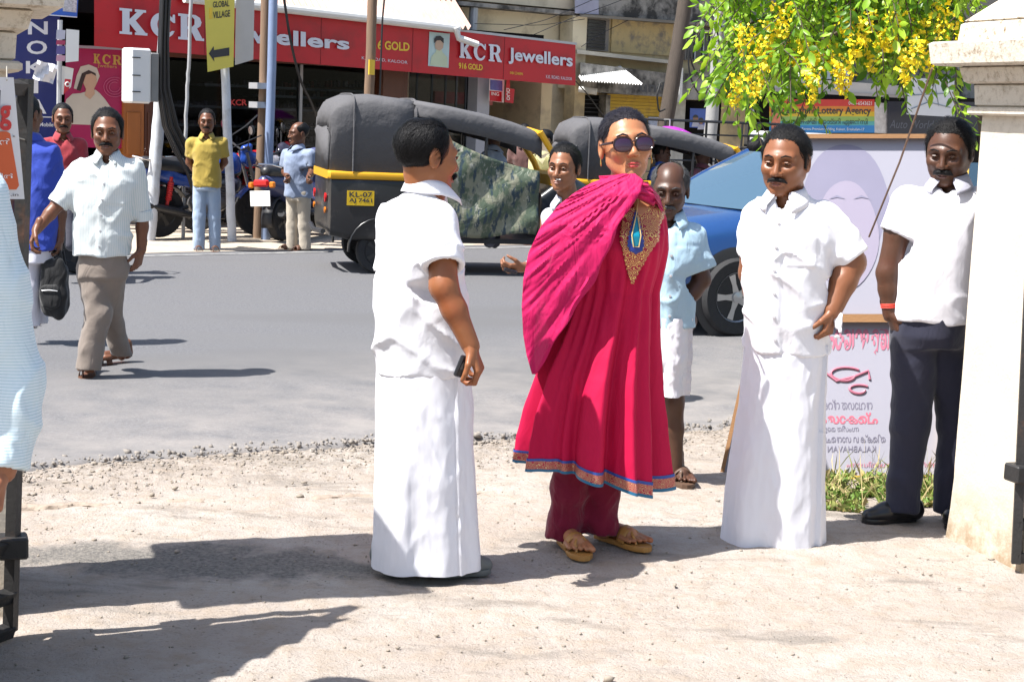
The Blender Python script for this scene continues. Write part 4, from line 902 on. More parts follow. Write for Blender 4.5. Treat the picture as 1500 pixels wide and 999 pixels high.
    def skirtfn(s, rg, pleats=(), wr=.006, seam=None, seed=0.0, hem=None, pinch=None):
        A = s.rings(rg)[::-1]                                        # top to bottom
        zt = A[0, 0]; zb = A[-1, 0]
        def fn(u, t, off=0.0):
            """u angle (0 = toward +x, -pi/2 = toward the camera), t 0 top .. 1 hem"""
            zz = zt + (zb - zt) * t; zq = zz
            cx, cy, rx, ry = [np.interp(-zq, -A[:, 0], A[:, i]) for i in (1, 2, 3, 4)]
            m = 0
            for (n, a0, a1, ph) in pleats:
                wv = np.cos(n * u + ph + .8 * vn(np.cos(u) * 2 + seed, np.sin(u) * 2, t * 1.4)); m = m + (a0 + (a1 - a0) * t ** 1.3) * (np.abs(wv) ** .8 * np.sign(wv))
            cxx, syy = np.cos(u), np.sin(u)
            m = m + wr * (.8 * vn(cxx * 3 + t * 2, syy * 3, t * 9 + seed) + .6 * (1 - 2 * np.abs(vn(cxx * 4 - t * 6, syy * 4 + seed, t * 7 + cxx * 3))) + .25 * vn(cxx * 12, syy * 12, t * 22))
            if seam is not None:
                du = (u - seam[0] - seam[2] * t + math.pi) % (2 * math.pi) - math.pi; m = m + seam[1] * np.exp(-np.abs(du) / .25) * (du > 0)
            e = 2.15; cc = np.sign(cxx) * np.abs(cxx) ** (2 / e); ss_ = np.sign(syy) * np.abs(syy) ** (2 / e)
            dz = 0 if hem is None else hem(u) * t ** 3
            return np.stack([cx + cc * (rx + m + off), cy + ss_ * (ry + m + off), zz + dz], -1)
        return fn
    def skirt(s, name, fn, mat, t0=0.0, t1=1.0, nu=220, nt=90, off=0.0, parent=None):
        u = np.linspace(0, 2 * math.pi, nu, endpoint=False); t = np.linspace(t0, t1, nt); U, T = np.meshgrid(u, t)
        V = fn(U, T, off).reshape(-1, 3); i = np.arange((nt - 1) * nu); j = (i // nu) * nu + (i % nu + 1) % nu
        return mesh(name, V, np.stack([i, i + nu, j + nu, j], 1), mat, parent or s.t)
    def sandal(s, heel, toe, mat, w=.045, strap=True, name='sandal', closed=False):
        a = np.array(heel, float); b = np.array(toe, float); a[2] = b[2] = 0; f = unit(b - a); t = np.cross(f, [0, 0, 1.0]); L = np.linalg.norm(b - a) + .02
        out = [(x, w * y) for x, y in ((-.06, 0), (-.05, .45), (0, .68), (.2, .72), (.45, .74), (.7, 1), (.88, .92), (1.0, .5), (1.03, 0), (1.0, -.5), (.88, -.95), (.7, -1), (.45, -.8), (.2, -.72), (0, -.68), (-.05, -.45))]
        m = MB(); rg = [[a + f * x * L + t * y * k_ + [0, 0, z_] for x, y in out] for z_, k_ in ((.006, .96), (.01, 1), (.022, 1), (.026, .97))]; m.rings(rg); o = m.build(name, mat, s.t)
        if closed:
            pr = [('c', a + [0, 0, .055], a + [0, 0, .07], .04, .036, .02), ('c', a + [0, 0, .05], a + f * L * .55 + [0, 0, .045], .04, .04, .03), ('c', a + f * L * .55 + [0, 0, .045], a + f * L * .9 + [0, 0, .034], .042, .03, .03)]
            V, Q = snets(lambda p: np.maximum(evalp(p, pr), .014 - p[:, 2]), np.minimum(a, b) - [.08, .08, 0], np.maximum(a, b) + [.08, .08, .14], .006); mesh('upper', V, Q, mat, o)
        elif strap:
            arc = lambda x, hgt, ww: [a + f * x * L + t * ww * math.cos(q) + [0, 0, .024 + hgt * math.sin(q)] for q in np.linspace(0, math.pi, 13)]
            m = MB(); rows = []
            for x, hg in ((.52, .062), (.57, .06), (.62, .056), (.67, .052)): rows.append(arc(x, hg, .047))
            m.sheet(rows); so_ = m.build('strap', mat, o); md = so_.modifiers.new('t', 'SOLIDIFY'); md.thickness = .004
            m = MB(); m.tube([a + f * .62 * L + [0, 0, .075], a + f * .76 * L + t * .018 + [0, 0, .055], a + f * .82 * L + t * .016 + [0, 0, .026]], .006, 6); m.build('thong', mat, o)
        return o
def hair_mat(name, col):
    if name in MATS: return MATS[name]
    m, nt, b = newmat(name); v = coords(nt, 'Object', (30, 6, 6))
    c = mixc(nt, noise(nt, v, 8, 4), tuple(x * .5 for x in col), tuple(x * 1.6 for x in col)); nt.links.new(c, b.inputs['Base Color'])
    b.inputs['Roughness'].default_value = .5; b.inputs['Specular IOR Level'].default_value = .18; bumpn(nt, b, noise(nt, v, 14, 3), .8, .005); MATS[name] = m; return m
# ---------------------------------------------------------------- people in the foreground
WCOT = cloth('white_cotton', (.74, .74, .78), .85, .02, fold=.3, fs=8, sheen=.0)
WMUN = cloth('white_mundu_cotton', (.72, .72, .77), .85, .02, fold=.28, fs=5, stretch=(1, 1, .35), sheen=.0)
BLACKR = M('black_rubber', (.018, .018, .02), .6, .2); LEATHER = M('tan_leather', (.4, .19, .045), .5, .15, 20)
def man_left():
    g = Fig('man in white shirt and mundu seen from behind holding a dark phone', (620, 845), 5.6, (.27, .1, .04))
    g.head(g.J(626, 229, 0), 122, .243, 4, 0, haircut='thin', neck=(624, 288, .0), neck_r=.058, tache=True, hc=-.012, wide=1.04, hair_off=.008)
    g.trunk((622, 300), (578, 330, .12), (650, 330, -.12), (590, 540, .05), (650, 540, -.05))
    g.limb([(646, 338, -.13), (650, 420, -.2), (690, 508, -.21)], [23, 20, 13.5])
    g.limb([(584, 335, .13), (578, 430, .2), (600, 500, .22)], [20, 18, 12])
    w, f, t, n = g.hand(g.J(689, 508, -.21), g.J(708, 556, -.22), (-1, .3, 0), (-.25, -1, 0), 50, .98)
    g.finish_body()
    sh = g.top('shirt', [(545, 549, 693, .14), (480, 549, 690, .15), (420, 549, 684, .15), (370, 549, 672, .145), (330, 551, 662, .135), (306, 562, 652, .11), (288, 584, 645, .085), (276, 597, 641, .07)], WCOT, [((640, 326, -.1), (650, 392, -.2), 30, 29), ((580, 328, .12), (572, 395, .18), 27, 26)], neck=(623, 282, 0), neck_r=.064, collar_yaw=122, fold=.012, h=.0072, hemtilt=(0.02, 0), shoulders=[(575, 318, .1), (622, 305, 0), (645, 318, -.1)])
    fn = g.skirtfn([(528, 551, 690, .138), (600, 549, 693, .15), (700, 547, 696, .16), (780, 543, 699, .165), (826, 540, 702, .168)], [(3, .0, .01, .4), (7, 0, .006, 1.2), (17, 0.0, .001, .2)], .0035, (-.86, .014, 0.02))
    g.skirt('mundu', fn, WMUN, nt=110, nu=260)
    m = M('grey_shoe', (.11, .12, .12), .5, .15)
    g.sandal(G(648, 847), G(708, 841), m, .04, closed=True, name='shoe'); g.sandal(G(560, 832), G(630, 824), m, .047, closed=True, name='shoe')
    ph = thing('mobile_phone', 'black mobile phone gripped by the man seen from behind', 'phone', g.J(677, 537, -.22))
    c = g.J(678, 537, -.225); rot = np.array(Matrix.Rotation(R(20), 3, 'Y') @ Matrix.Rotation(R(35), 3, 'Z'))
    MB().box(c, (.046, .016, .075), rot, .005).build('case', M('phone_black', (.012, .012, .016), .25), ph); MB().box(c + rot @ np.array([0, -.0085, .01]), (.036, .002, .04), rot).build('screen', glassmat('phone_screen', (.02, .02, .025), .1), ph)
man_left()
MAG = cloth('magenta_cotton', (.46, .003, .05), .75, .08, fold=.45, fs=9, stretch=(1, 1, .3), sheen=.0)
def chiffon():
    m = MATS['magenta_chiffon']; nt = m.node_tree; b = nt.nodes['Principled BSDF']; b.inputs['Alpha'].default_value = .86
MAGD = cloth('magenta_chiffon', (.5, .006, .095), .7, .1, fold=.6, fs=14, stretch=(1.4, 1, .5), sheen=.05)
chiffon()
MAROON = cloth('maroon_cotton', (.16, .003, .025), .8, .12, fold=.7, fs=14)
def brocade(name, a, b, sc):
    m, nt, bs = newmat(name); v = coords(nt); vo = N(nt, 'ShaderNodeTexVoronoi', feature='F1'); vo.inputs['Scale'].default_value = sc; nt.links.new(v, vo.inputs['Vector'])
    w = N(nt, 'ShaderNodeMath', operation='SINE'); ml = N(nt, 'ShaderNodeMath', operation='MULTIPLY'); ml.inputs[1].default_value = 26; nt.links.new(vo.outputs['Distance'], ml.inputs[0]); nt.links.new(ml.outputs[0], w.inputs[0])
    k = ramp(nt, w.outputs[0], .3, .55); c = mixc(nt, k, a, b); nt.links.new(c, bs.inputs['Base Color']); bs.inputs['Roughness'].default_value = .35; bs.inputs['Metallic'].default_value = .25; bumpn(nt, bs, k, .7, .004); MATS[name] = m; return m
def woman():
    g = Fig('woman in long magenta kurta with draped dupatta and dark sunglasses', (865, 808), 6.05, (.4, .17, .08))
    W_, Rm, k = g.head(g.J(917, 214, -.01), 9, .264, -7, -5, female=True, h=.0036, haircut='slick', neck=(912, 290, .03), neck_r=.05, jaw=.97, wide=1.02, nose=.9, hair=(.012, .010, .016), lip=(.42, .05, .05), eyes=False, brows=True, hair_off=.006, hc=.004)
    g.trunk((912, 292, .03), (858, 320, .02), (962, 320, .03), (870, 520), (935, 520))
    g.limb([(850, 320, .02), (815, 420, .02), (815, 470, -.04)], [21, 17, 12]); g.limb([(950, 318, .05), (945, 420, .12), (915, 460, .14)], [15, 13, 10])
    g.limb([(865, 540), (845, 660), (828, 780, .02)], [36, 26, 15]); g.limb([(895, 540, .05), (885, 660, .05), (884, 775, .06)], [36, 26, 15])
    h1, t1 = G(826, 797), G(846, 815); h2, t2 = G(878, 789), G(934, 806)
    t1 = h1 + unit(t1 - h1) * .235; t2 = h2 + unit(t2 - h2) * .235
    up = np.array([0, 0, .026]); g.foot(h1 + up, t1 + up); g.foot(h2 + up, t2 + up)
    g.finish_body()
    g.sandal(h1, t1, LEATHER); g.sandal(h2, t2, LEATHER)
    g.legs('churidar', MAROON, [(640, 825, 905, .1), (560, 830, 930, .12)], [[((850, 640), 30), ((832, 720), 26), ((826, 768, .01), 24), ((825, 786, .01), 27)], [((885, 640, .05), 30), ((880, 720, .05), 25), ((879, 762, .05), 24), ((880, 779, .05), 27)]], 0, fold=.009, h=.008, ff=1.6)
    rg = [(272, 893, 942, .06), (284, 868, 960, .085, .01), (300, 850, 970, .11), (318, 843, 976, .13), (340, 838, 978, .15, -.02), (362, 838, 977, .155, -.02), (390, 840, 971, .145), (425, 842, 961, .132), (460, 832, 960, .135), (504, 817, 958, .15), (552, 797, 959, .165), (620, 780, 961, .18), (665, 772, 963, .188), (712, 769, 964, .19)]
    A = g.rings(rg)
    hemf = lambda u: .1 * (.5 - .5 * np.cos(u)) + .012 * np.sin(3 * u + .6)
    fn = g.skirtfn(rg, [(8, -.002, .042, .5), (13, -.002, .026, 1.7), (25, 0.001, .008, .3)], .004, None, 3.0, hemf)
    g.skirt('kurta', fn, MAG, nt=150, nu=320)
    hb = M('border_blue', (.02, .07, .32), .5, .2, 30)
    bd = g.skirt('hem_border', fn, brocade('border_brocade', (.42, .03, .06), (.6, .42, .22), 75), .957, .992, 320, 8, .0035)
    g.skirt('border_edge', fn, hb, .948, .958, 320, 3, .0045, bd); g.skirt('border_edge', fn, M('border_teal', (.01, .13, .25), .5), .991, 1.002, 320, 3, .0045, bd)
    # front surface of the kurta at a pixel
    def front(px, py, off=0.0):
        p = g.J(px, py)
        for _ in range(4):
            cx, cy, rx, ry = [np.interp(p[2], A[:, 0], A[:, i]) for i in (1, 2, 3, 4)]
            q = min(.985, abs((p[0] - cx) / rx)); y = cy - (ry + off) * (1 - q ** 2.15) ** (1 / 2.15) - off * .3; p = P(px, py, y)
        return p
    sl = g.top('sleeve', [(350, 845, 880, .07, .02), (310, 850, 890, .07, .02)], MAG, [((950, 316, .06), (938, 380, .13), 17, 16, (925, 430, .15), 14), ((852, 315, .02), (816, 415, .02), 25, 20)], collar=False, fold=.004)
    # gold embroidered yoke with blue drop
    gold = brocade('gold_embroidery', (.3, .012, .04), (.72, .5, .16), 48)
    rows = [(294, 950, 972), (300, 943, 974), (308, 916, 975), (318, 912, 973), (330, 910, 967), (342, 909, 966), (352, 907, 966), (362, 911, 958), (374, 913, 950), (386, 916, 944), (398, 919, 936), (408, 922, 932), (416, 925, 928)]
    def patch(rows, off, n, name, mat, nr=4):
        ys = np.array([r_[0] for r_ in rows]); gp = []
        for y in np.linspace(ys[0], ys[-1], len(rows) * nr):
            a = np.interp(y, ys, [r_[1] for r_ in rows]); b = np.interp(y, ys, [r_[2] for r_ in rows]); jag = 1.2 * math.sin(y * 1.7)
            gp.append([front(a + jag + (b - jag - a - jag) * i / n, y, off) for i in range(n + 1)])
        m = MB(); m.sheet(gp); o = m.build(name, mat, g.t); md = o.modifiers.new('t', 'SOLIDIFY'); md.thickness = .003; return o
    patch(rows, .012, 14, 'embroidered_yoke', gold)
    # neck opening (skin) and necklace line
    patch([(283, 925, 955), (292, 927, 957), (300, 929, 954), (308, 932, 948), (316, 935, 941)], .016, 8, 'neckline_skin', g.sk)
    drop = lambda cy, rx, ry, ty: [(y, 931.5 - (rx * max(0, 1 - ((y - cy) / ry) ** 2) ** .5 if y > cy else rx * ((y - ty) / (cy - ty)) ** .8) * 1.0, 931.5 + (rx * max(0, 1 - ((y - cy) / ry) ** 2) ** .5 if y > cy else rx * ((y - ty) / (cy - ty)) ** .8)) for y in np.linspace(ty, cy + ry, 14)]
    patch(drop(356, 12.5, 17, 308), .022, 10, 'blue_drop', M('drop_blue', (.01, .03, .22), .45), 2); patch(drop(352, 7, 10, 314), .027, 8, 'teal_drop', M('drop_teal', (.0, .18, .27), .4), 2)
    m = MB(); m.tube([front(936, 270, .012), front(934, 300, .024), front(932, 315, .027), front(925.5, 345, .03), front(928, 362, .03), front(936, 362, .03), front(939, 345, .03), front(934, 316, .028)], .0022, 6); m.build('drop_cord', M('cord_gold', (.6, .45, .2), .35, metal=.3), g.t)
    # dupatta: over her right arm, edge running diagonally from the neck to the left tip
    ed = [(255, 930), (265, 944), (280, 940), (300, 925), (330, 907), (370, 890), (410, 872), (450, 845), (490, 820), (520, 802), (548, 786)]; lf = [(255, 912), (261, 888), (268, 868), (283, 842), (302, 818), (332, 793), (370, 775), (410, 767), (450, 765), (490, 767), (520, 772), (548, 780)]
    gp = []
    for y in np.linspace(255, 548, 110):
        e = np.interp(y, *zip(*ed)); l = np.interp(y, *zip(*lf)); e = e + 1.5 * math.sin(y * .11); row = []
        for i in range(61):
            u = i / 60
            if u < .72:
                x = e + (l - e) * math.sin(u / .72 * math.pi / 2); dep = (1 - ((e - x) / max(e - l + 14, 1)) ** 2) ** .5
                yy = g.Y - .06 - .13 * dep * np.interp(y, [255, 285, 330, 548], [.35, .75, 1, .75]) - .02
            else:
                v = (u - .72) / .28; x = l + v * np.interp(y, [255, 320, 548], [20, 42, 6]); yy = g.Y - .06 + .16 * v * np.interp(y, [255, 320, 548], [.6, 1, .2])
            ang = math.atan2(y - 240, 960 - x); rad = math.hypot(y - 240, x - 960)
            rp = (.0095 * float(vn(ang * 19, rad * .006, 1.)) + .006 * float(1 - 2 * abs(vn(ang * 31 + 3, rad * .009, 4.))) + .0028 * float(vn(ang * 85, rad * .03, 7.)) + .012 * float(vn(x * .03, y * .022, 2.))) * min(1, rad / 90)
            row.append(P(x, y, yy - rp - .012))
        gp.append(row)
    m = MB(); m.sheet(gp); o = m.build('dupatta', MAGD, g.t); md = o.modifiers.new('t', 'SOLIDIFY'); md.thickness = .002
    gp = []
    for i in range(41):                                              # second end thrown round the neck to her left shoulder
        a = i / 40; px_ = np.interp(a, [0, .25, .5, .75, 1], [878, 905, 936, 958, 972]); py_ = np.interp(a, [0, .25, .5, .75, 1], [262, 268, 279, 286, 306]); wd = np.interp(a, [0, .3, .6, 1], [4, 13, 16, 26])
        dd = np.interp(a, [0, .2, .5, .8, 1], [.05, -.075, -.12, -.07, .02]); row = []
        for j in range(25):
            b = -1 + 2 * j / 24; rp = .006 * math.cos(b * 9 + 2 * math.sin(a * 5)) + .004 * math.cos(b * 17 + a * 9)
            row.append(P(px_ + b * wd * .25 * (1 if a < .6 else .9), py_ + b * wd * (1 - .3 * (a > .7)), g.Y + dd - .035 * (1 - b * b) - rp - .012))
        gp.append(row)
    m = MB(); m.sheet(gp); o2 = m.build('dupatta_end', MAGD, g.t); md = o2.modifiers.new('t', 'SOLIDIFY'); md.thickness = .002
    # sunglasses
    sg = thing('sunglasses', 'large dark purple tinted sunglasses worn by the woman in magenta', 'sunglasses', g.J(918, 206, -.12))
    fr = M('tortoise_frame', (.03, .008, .006), .2, .3, 40); ln = glassmat('purple_lens', (.03, .008, .03), .12)
    for sx in (-1, 1):
        ring = [W_(sx * (.0335 + .029 * math.copysign(abs(math.cos(a)) ** .8, math.cos(a))), -.107 + .16 * (abs(.0335 + .029 * math.cos(a)) ** 1.6) , -.004 + .0225 * math.copysign(abs(math.sin(a)) ** .85, math.sin(a))) for a in np.linspace(0, 2 * math.pi, 29)]
        MB().tube(ring, .0032, 8, cap=False).build('rim', fr, sg)
        m = MB(); c = np.mean(ring[:-1], axis=0) + Rm @ np.array([0, -.004, 0]); mid = [c + (p - c) * .6 + Rm @ np.array([0, -.0018, 0]) for p in ring[:-1]]
        v = ring[:-1] + mid + [c]; n = 28; m._add(v, [(i, (i + 1) % n, n + (i + 1) % n, n + i) for i in range(n)] + [(n + i, n + (i + 1) % n, 2 * n) for i in range(n)]); m.build('lens', ln, sg)
        MB().tube([W_(sx * .062, -.094, .004), W_(sx * .077, -.06, .004), W_(sx * .083, .005, .006)], [.0055, .005, .003], 8).build('temple', fr, sg)
    MB().tube([W_(-.007, -.109, .002), W_(0, -.113, .005), W_(.007, -.109, .002)], .0028, 8).build('bridge', fr, sg)
    for sx in (-1, 1): MB().tube([W_(sx * .081, .01, -.036), W_(sx * .082, .008, -.052), W_(sx * .081, .01, -.06)], [.0015, .003, .0015], 6).build('earring', M('gold_metal', (.7, .45, .15), .3, metal=.9), g.t)
woman()
def man_behind():
    g = Fig('balding man in pale blue shirt and folded white mundu behind the woman in magenta', (993, 708), 7.2, (.075, .034, .02))
    g.head(g.J(981, 279, 0), -8, .238, 8, 0, haircut='bald', hair=(.06, .06, .062), tache=True, neck=(978, 322, .02), jaw=.95, lip=(.1, .04, .035))
    g.trunk((978, 330), (950, 350), (1012, 350), (960, 470), (1005, 470))
    g.limb([(1016, 350), (1028, 410, .0), (996, 456, -.06)], [15, 13, 9]); g.limb([(945, 352, .02), (938, 420, .06), (955, 470, 0)], [15, 13, 9])
    g.limb([(960, 480, .03), (958, 590, .05), (957, 690, .08)], [20, 16, 9]); g.limb([(990, 480), (986, 590), (991, 690)], [20, 16, 9])
    w, f, t, n = g.hand(g.J(995, 457, -.06), g.J(975, 492, -.09), (-.6, .5, 0), (-.5, -.8, 0), 38, .92, .005)
    h, t_ = G(989, 699), G(1004, 716); t_ = h + unit(t_ - h) * .24; up = np.array([0, 0, .024]); g.foot(h + up, t_ + up); h2 = G(955, 690); g.foot(h2 + up, h2 + (t_ - h) + up)
    g.finish_body(.012); rb = M('brown_rubber', (.09, .05, .03), .6, .2); g.sandal(h, t_, rb, .046); g.sandal(h2, h2 + (t_ - h), rb, .046)
    g.top('shirt', [(478, 946, 1016, .115), (430, 945, 1019, .12), (385, 945, 1022, .125), (352, 946, 1024, .115), (338, 952, 1016, .1), (324, 962, 1002, .075)], cloth('pale_blue_cotton', (.36, .52, .63), .85, .12, fold=.6, fs=9), [((1014, 350), (1027, 396, 0), 20, 21), ((948, 350, .02), (938, 400, .05), 19, 19)], neck=(980, 322, 0), neck_r=.058, collar_yaw=-5, fold=.01, placket=-6, pocket=(.07, .3), shoulders=[(950, 344, 0), (980, 335, 0), (1012, 344, 0)])
    fn = g.skirtfn([(462, 948, 1012, .12), (520, 947, 1010, .125), (576, 952, 1003, .11)], [(5, 0, .01, .2)], .004, (-.6, .02, .3)); g.skirt('folded_mundu', fn, WMUN, nt=60, nu=160)
    wt = MB(); c = g.J(994, 459, -.06); f = unit(g.J(996, 456, -.06) - g.J(1028, 410, 0)); wt.lathe([(.031, -.007), (.034, -.005), (.034, .005), (.031, .007)], c, f, 20); wt.build('watch_strap', MATS['gold_metal'], g.t)
    MB().box(g.J(990, 461, -.098), (.026, .008, .026), None, .003).build('watch_face', WHITE, g.t)
    pp = thing('paper_sheet', 'folded white paper in the hand of the man in pale blue shirt', 'paper', g.J(972, 500, -.1))
    m = MB(); m.sheet([[g.J(961 + 18 * i / 4 + j * .6, 480 + j * 8.5, -.1 + .012 * math.sin(i * 1.4 + j * .5)) for i in range(5)] for j in range(8)]); o = m.build('sheet', WHITE, pp); md = o.modifiers.new('t', 'SOLIDIFY'); md.thickness = .003
man_behind()
def man_right():
    g = Fig('frowning man with moustache in white shirt and ankle length white mundu', (1130, 793), 6.3, (.22, .085, .038))
    g.head(g.J(1150, 236, 0), -26, .25, 6, 0, h=.0038, eye_open=.75, tache=True, neck=(1156, 296, .02), neck_r=.06, wide=1.03, jaw=1.12, hair_off=.009)
    g.trunk((1155, 305), (1112, 325, .02), (1205, 325, 0), (1110, 510), (1190, 510))
    g.limb([(1212, 335, 0), (1246, 385, -.03), (1218, 458, -.1)], [25, 22, 14]); g.limb([(1106, 330, .06), (1098, 400, .14), (1112, 470, .19)], [20, 16, 12])
    g.hand(g.J(1219, 455, -.1), g.J(1209, 500, -.12), (-.8, .5, 0), (-.5, -.8, 0), 58, 1.0); g.hand(g.J(1112, 470, .19), g.J(1130, 495, .19), (1, 0, 0), (.3, -1, 0), 30, .95, .006)
    g.finish_body()
    g.top('shirt', [(514, 1090, 1214, .14), (460, 1089, 1213, .15), (400, 1088, 1215, .155), (350, 1090, 1218, .148), (322, 1096, 1214, .132), (303, 1112, 1200, .105), (288, 1128, 1184, .08)], WCOT, [((1206, 325, 0), (1249, 381, -.03), 30, 28), ((1110, 322, .04), (1099, 372, .09), 27, 24)], neck=(1152, 292, -.005), neck_r=.066, collar_yaw=-22, fold=.011, placket=-24, pocket=(.085, .4), hemtilt=(-.03, 0), shoulders=[(1118, 314, .02), (1155, 305, .01), (1200, 314, 0)], seed=4.0, h=.0072, cw=1.3)
    fn = g.skirtfn([(500, 1092, 1212, .138), (580, 1083, 1207, .15), (650, 1071, 1205, .158), (720, 1061, 1203, .165), (791, 1053, 1203, .17)], [(3, .0, .014, 1.4), (6, 0, .009, .4), (15, .0, .001, .9)], .0035, (-.62, .016, -.02), 8.0); g.skirt('mundu', fn, WMUN, nt=110, nu=260)
    h = G(1150, 772); g.sandal(h, h + np.array([-.05, -.2, 0]), BLACKR, .045); h = G(1100, 768); g.sandal(h, h + np.array([-.08, -.17, 0]), BLACKR, .045)
    hk = thing('handkerchief', 'crumpled white handkerchief in the fist of the frowning man', 'handkerchief', g.J(1230, 480, -.12))
    V, Q = snets(lambda p: elli(p, g.J(1230, 477, -.12), (.016, .016, .034)) - .017 * vn(p[:, 0] * 45, p[:, 1] * 45, p[:, 2] * 45), g.J(1230, 477, -.12) - .06, g.J(1230, 477, -.12) + .06, .005); mesh('cloth', V, Q, WCOT, hk)
man_right()
def man_polo():
    g = Fig('man with thick moustache in white polo shirt and navy trousers beside the pillar', (1335, 768), 6.62, (.085, .036, .02))
    g.head(g.J(1390, 223, 0), -27, .248, 12, 0, h=.004, eye_open=.6, tache=1.7, neck=(1396, 282, .03), neck_r=.058, wide=1.05, jaw=1.14, lip=(.1, .04, .035), hair_off=.011)
    g.trunk((1394, 290), (1335, 305), (1440, 305, .02), (1335, 470), (1400, 470))
    g.limb([(1324, 305), (1300, 400, -.02), (1304, 462, -.03)], [20, 16, 11]); g.limb([(1440, 305), (1450, 400), (1440, 460)], [20, 16, 11])
    g.hand(g.J(1303, 458, -.03), g.J(1316, 492, -.04), (1, 0, 0), (.3, -1, 0), 20, .9, .006)
    g.finish_body(.012)
    pc = cloth('white_pique', (.72, .71, .76), .9, .03, fold=.3, fs=7, sheen=.1)
    sh = g.top('polo_shirt', [(470, 1303, 1422, .14), (440, 1306, 1424, .145), (390, 1308, 1428, .15), (340, 1312, 1436, .145), (305, 1318, 1442, .135), (290, 1335, 1438, .11), (278, 1358, 1430, .085)], pc, [((1328, 298), (1307, 342, -.01), 25, 20), ((1440, 300), (1450, 345), 24, 20)], neck=(1392, 270, 0), neck_r=.064, collar_yaw=-25, fold=.005, hemtilt=(-.04, 0), shoulders=[(1332, 297, 0), (1392, 285, 0), (1436, 297, .02)], seed=9., collar_mat=cloth('polo_collar_grey', (.4, .4, .47), .9, .05))
    g.legs('trousers', cloth('navy_trousers', (.02, .021, .04), .75, .15, fold=.4, fs=8), [(462, 1304, 1420, .135), (490, 1304, 1414, .138), (505, 1310, 1410, .12)], [[((1340, 500), 34), ((1334, 620), 28), ((1325, 700), 24), ((1322, 748), 25)], [((1386, 500, .03), 32), ((1398, 620, .06), 24), ((1391, 700, .05), 21), ((1388, 752, .05), 22)]], 0, fold=.008)
    sm = M('black_leather_shoe', (.012, .012, .014), .28, .2); h = G(1336, 764); g.sandal(h, h + np.array([-.2, -.07, 0]), sm, .044, closed=True, name='shoe'); h = G(1392, 764); g.sandal(h, h + np.array([-.03, -.2, 0]), sm, .044, closed=True, name='shoe')
    rb = MB(); f = unit(g.J(1304, 462, -.03) - g.J(1300, 400, -.02)); c = g.J(1302.5, 447, -.028)
    for q in (-.006, 0, .007): rb.lathe([(.033, -.003), (.036, 0), (.033, .003)], c + f * q, f + np.array([.1 * q * 9, .05, 0]), 18)
    rb.build('wrist_thread', M('red_thread', (.6, .05, .03), .7), g.t)
man_polo()
def man_young():
    g = Fig('smiling young man looking out from behind the shoulder of the woman in magenta', (850, 455), 9.0, (.24, .1, .05))
    g.head(g.J(826, 246, 0), -22, .245, 2, 0, h=.0045, neck=(832, 292, .02), nose=1.1, hair_off=.013, lip=(.3, .12, .09))
    MB().box(g.J(818, 263.2, -.107), (.026, .006, .005), np.array(Matrix.Rotation(R(-22), 3, 'Z')), .001).build('teeth', WHITE, g.t)
    g.trunk((832, 300), (805, 318), (870, 318), (815, 425), (860, 425)); g.limb([(803, 322), (800, 385, .05), (764, 392, -.12)], [12, 10, 7]); g.limb([(872, 322), (880, 380), (870, 420)], [12, 10, 7]); g.limb([(820, 430), (820, 520), (820, 590)], [22, 15, 9]); g.limb([(858, 430), (858, 520), (858, 590)], [22, 15, 9])
    g.hand(g.J(765, 392, -.12), g.J(741, 394, -.17), (0, .5, 1), (0, -.7, .7), 48, .95, .005); g.finish_body(.014)
    c = cloth('pale_lilac_shirt', (.5, .5, .56), .85, .05); g.top('shirt', [(440, 805, 872, .11), (380, 803, 872, .115), (330, 803, 874, .11), (308, 812, 862, .085), (298, 820, 850, .06)], c, [((806, 318), (800, 382, .05), 15, 12, (770, 391, -.1), 9), ((868, 318), (880, 378), 15, 12)], neck=(832, 297, 0), collar_yaw=-15, h=.011)
    g.legs('trousers', cloth('dark_trousers', (.03, .03, .035), .8, .1), [(425, 808, 870, .1), (460, 808, 870, .11)], [[((824, 450), 17), ((822, 520), 14), ((821, 590), 12)], [((856, 450), 17), ((857, 520), 14), ((857, 590), 12)]], 0, h=.012)
    for x in (821, 857): h = G(x, 595); g.sandal(h, h + np.array([-.03, -.22, 0]), BLACKR, .045)
    ph = thing('mobile_phone', 'small dark phone in the hand reaching out behind the magenta dupatta', 'phone', g.J(746, 398, -.18)); MB().box(g.J(748, 397, -.17), (.075, .03, .022), np.array(Matrix.Rotation(R(15), 3, 'Y')), .005).build('case', MATS['phone_black'], ph)
man_young()
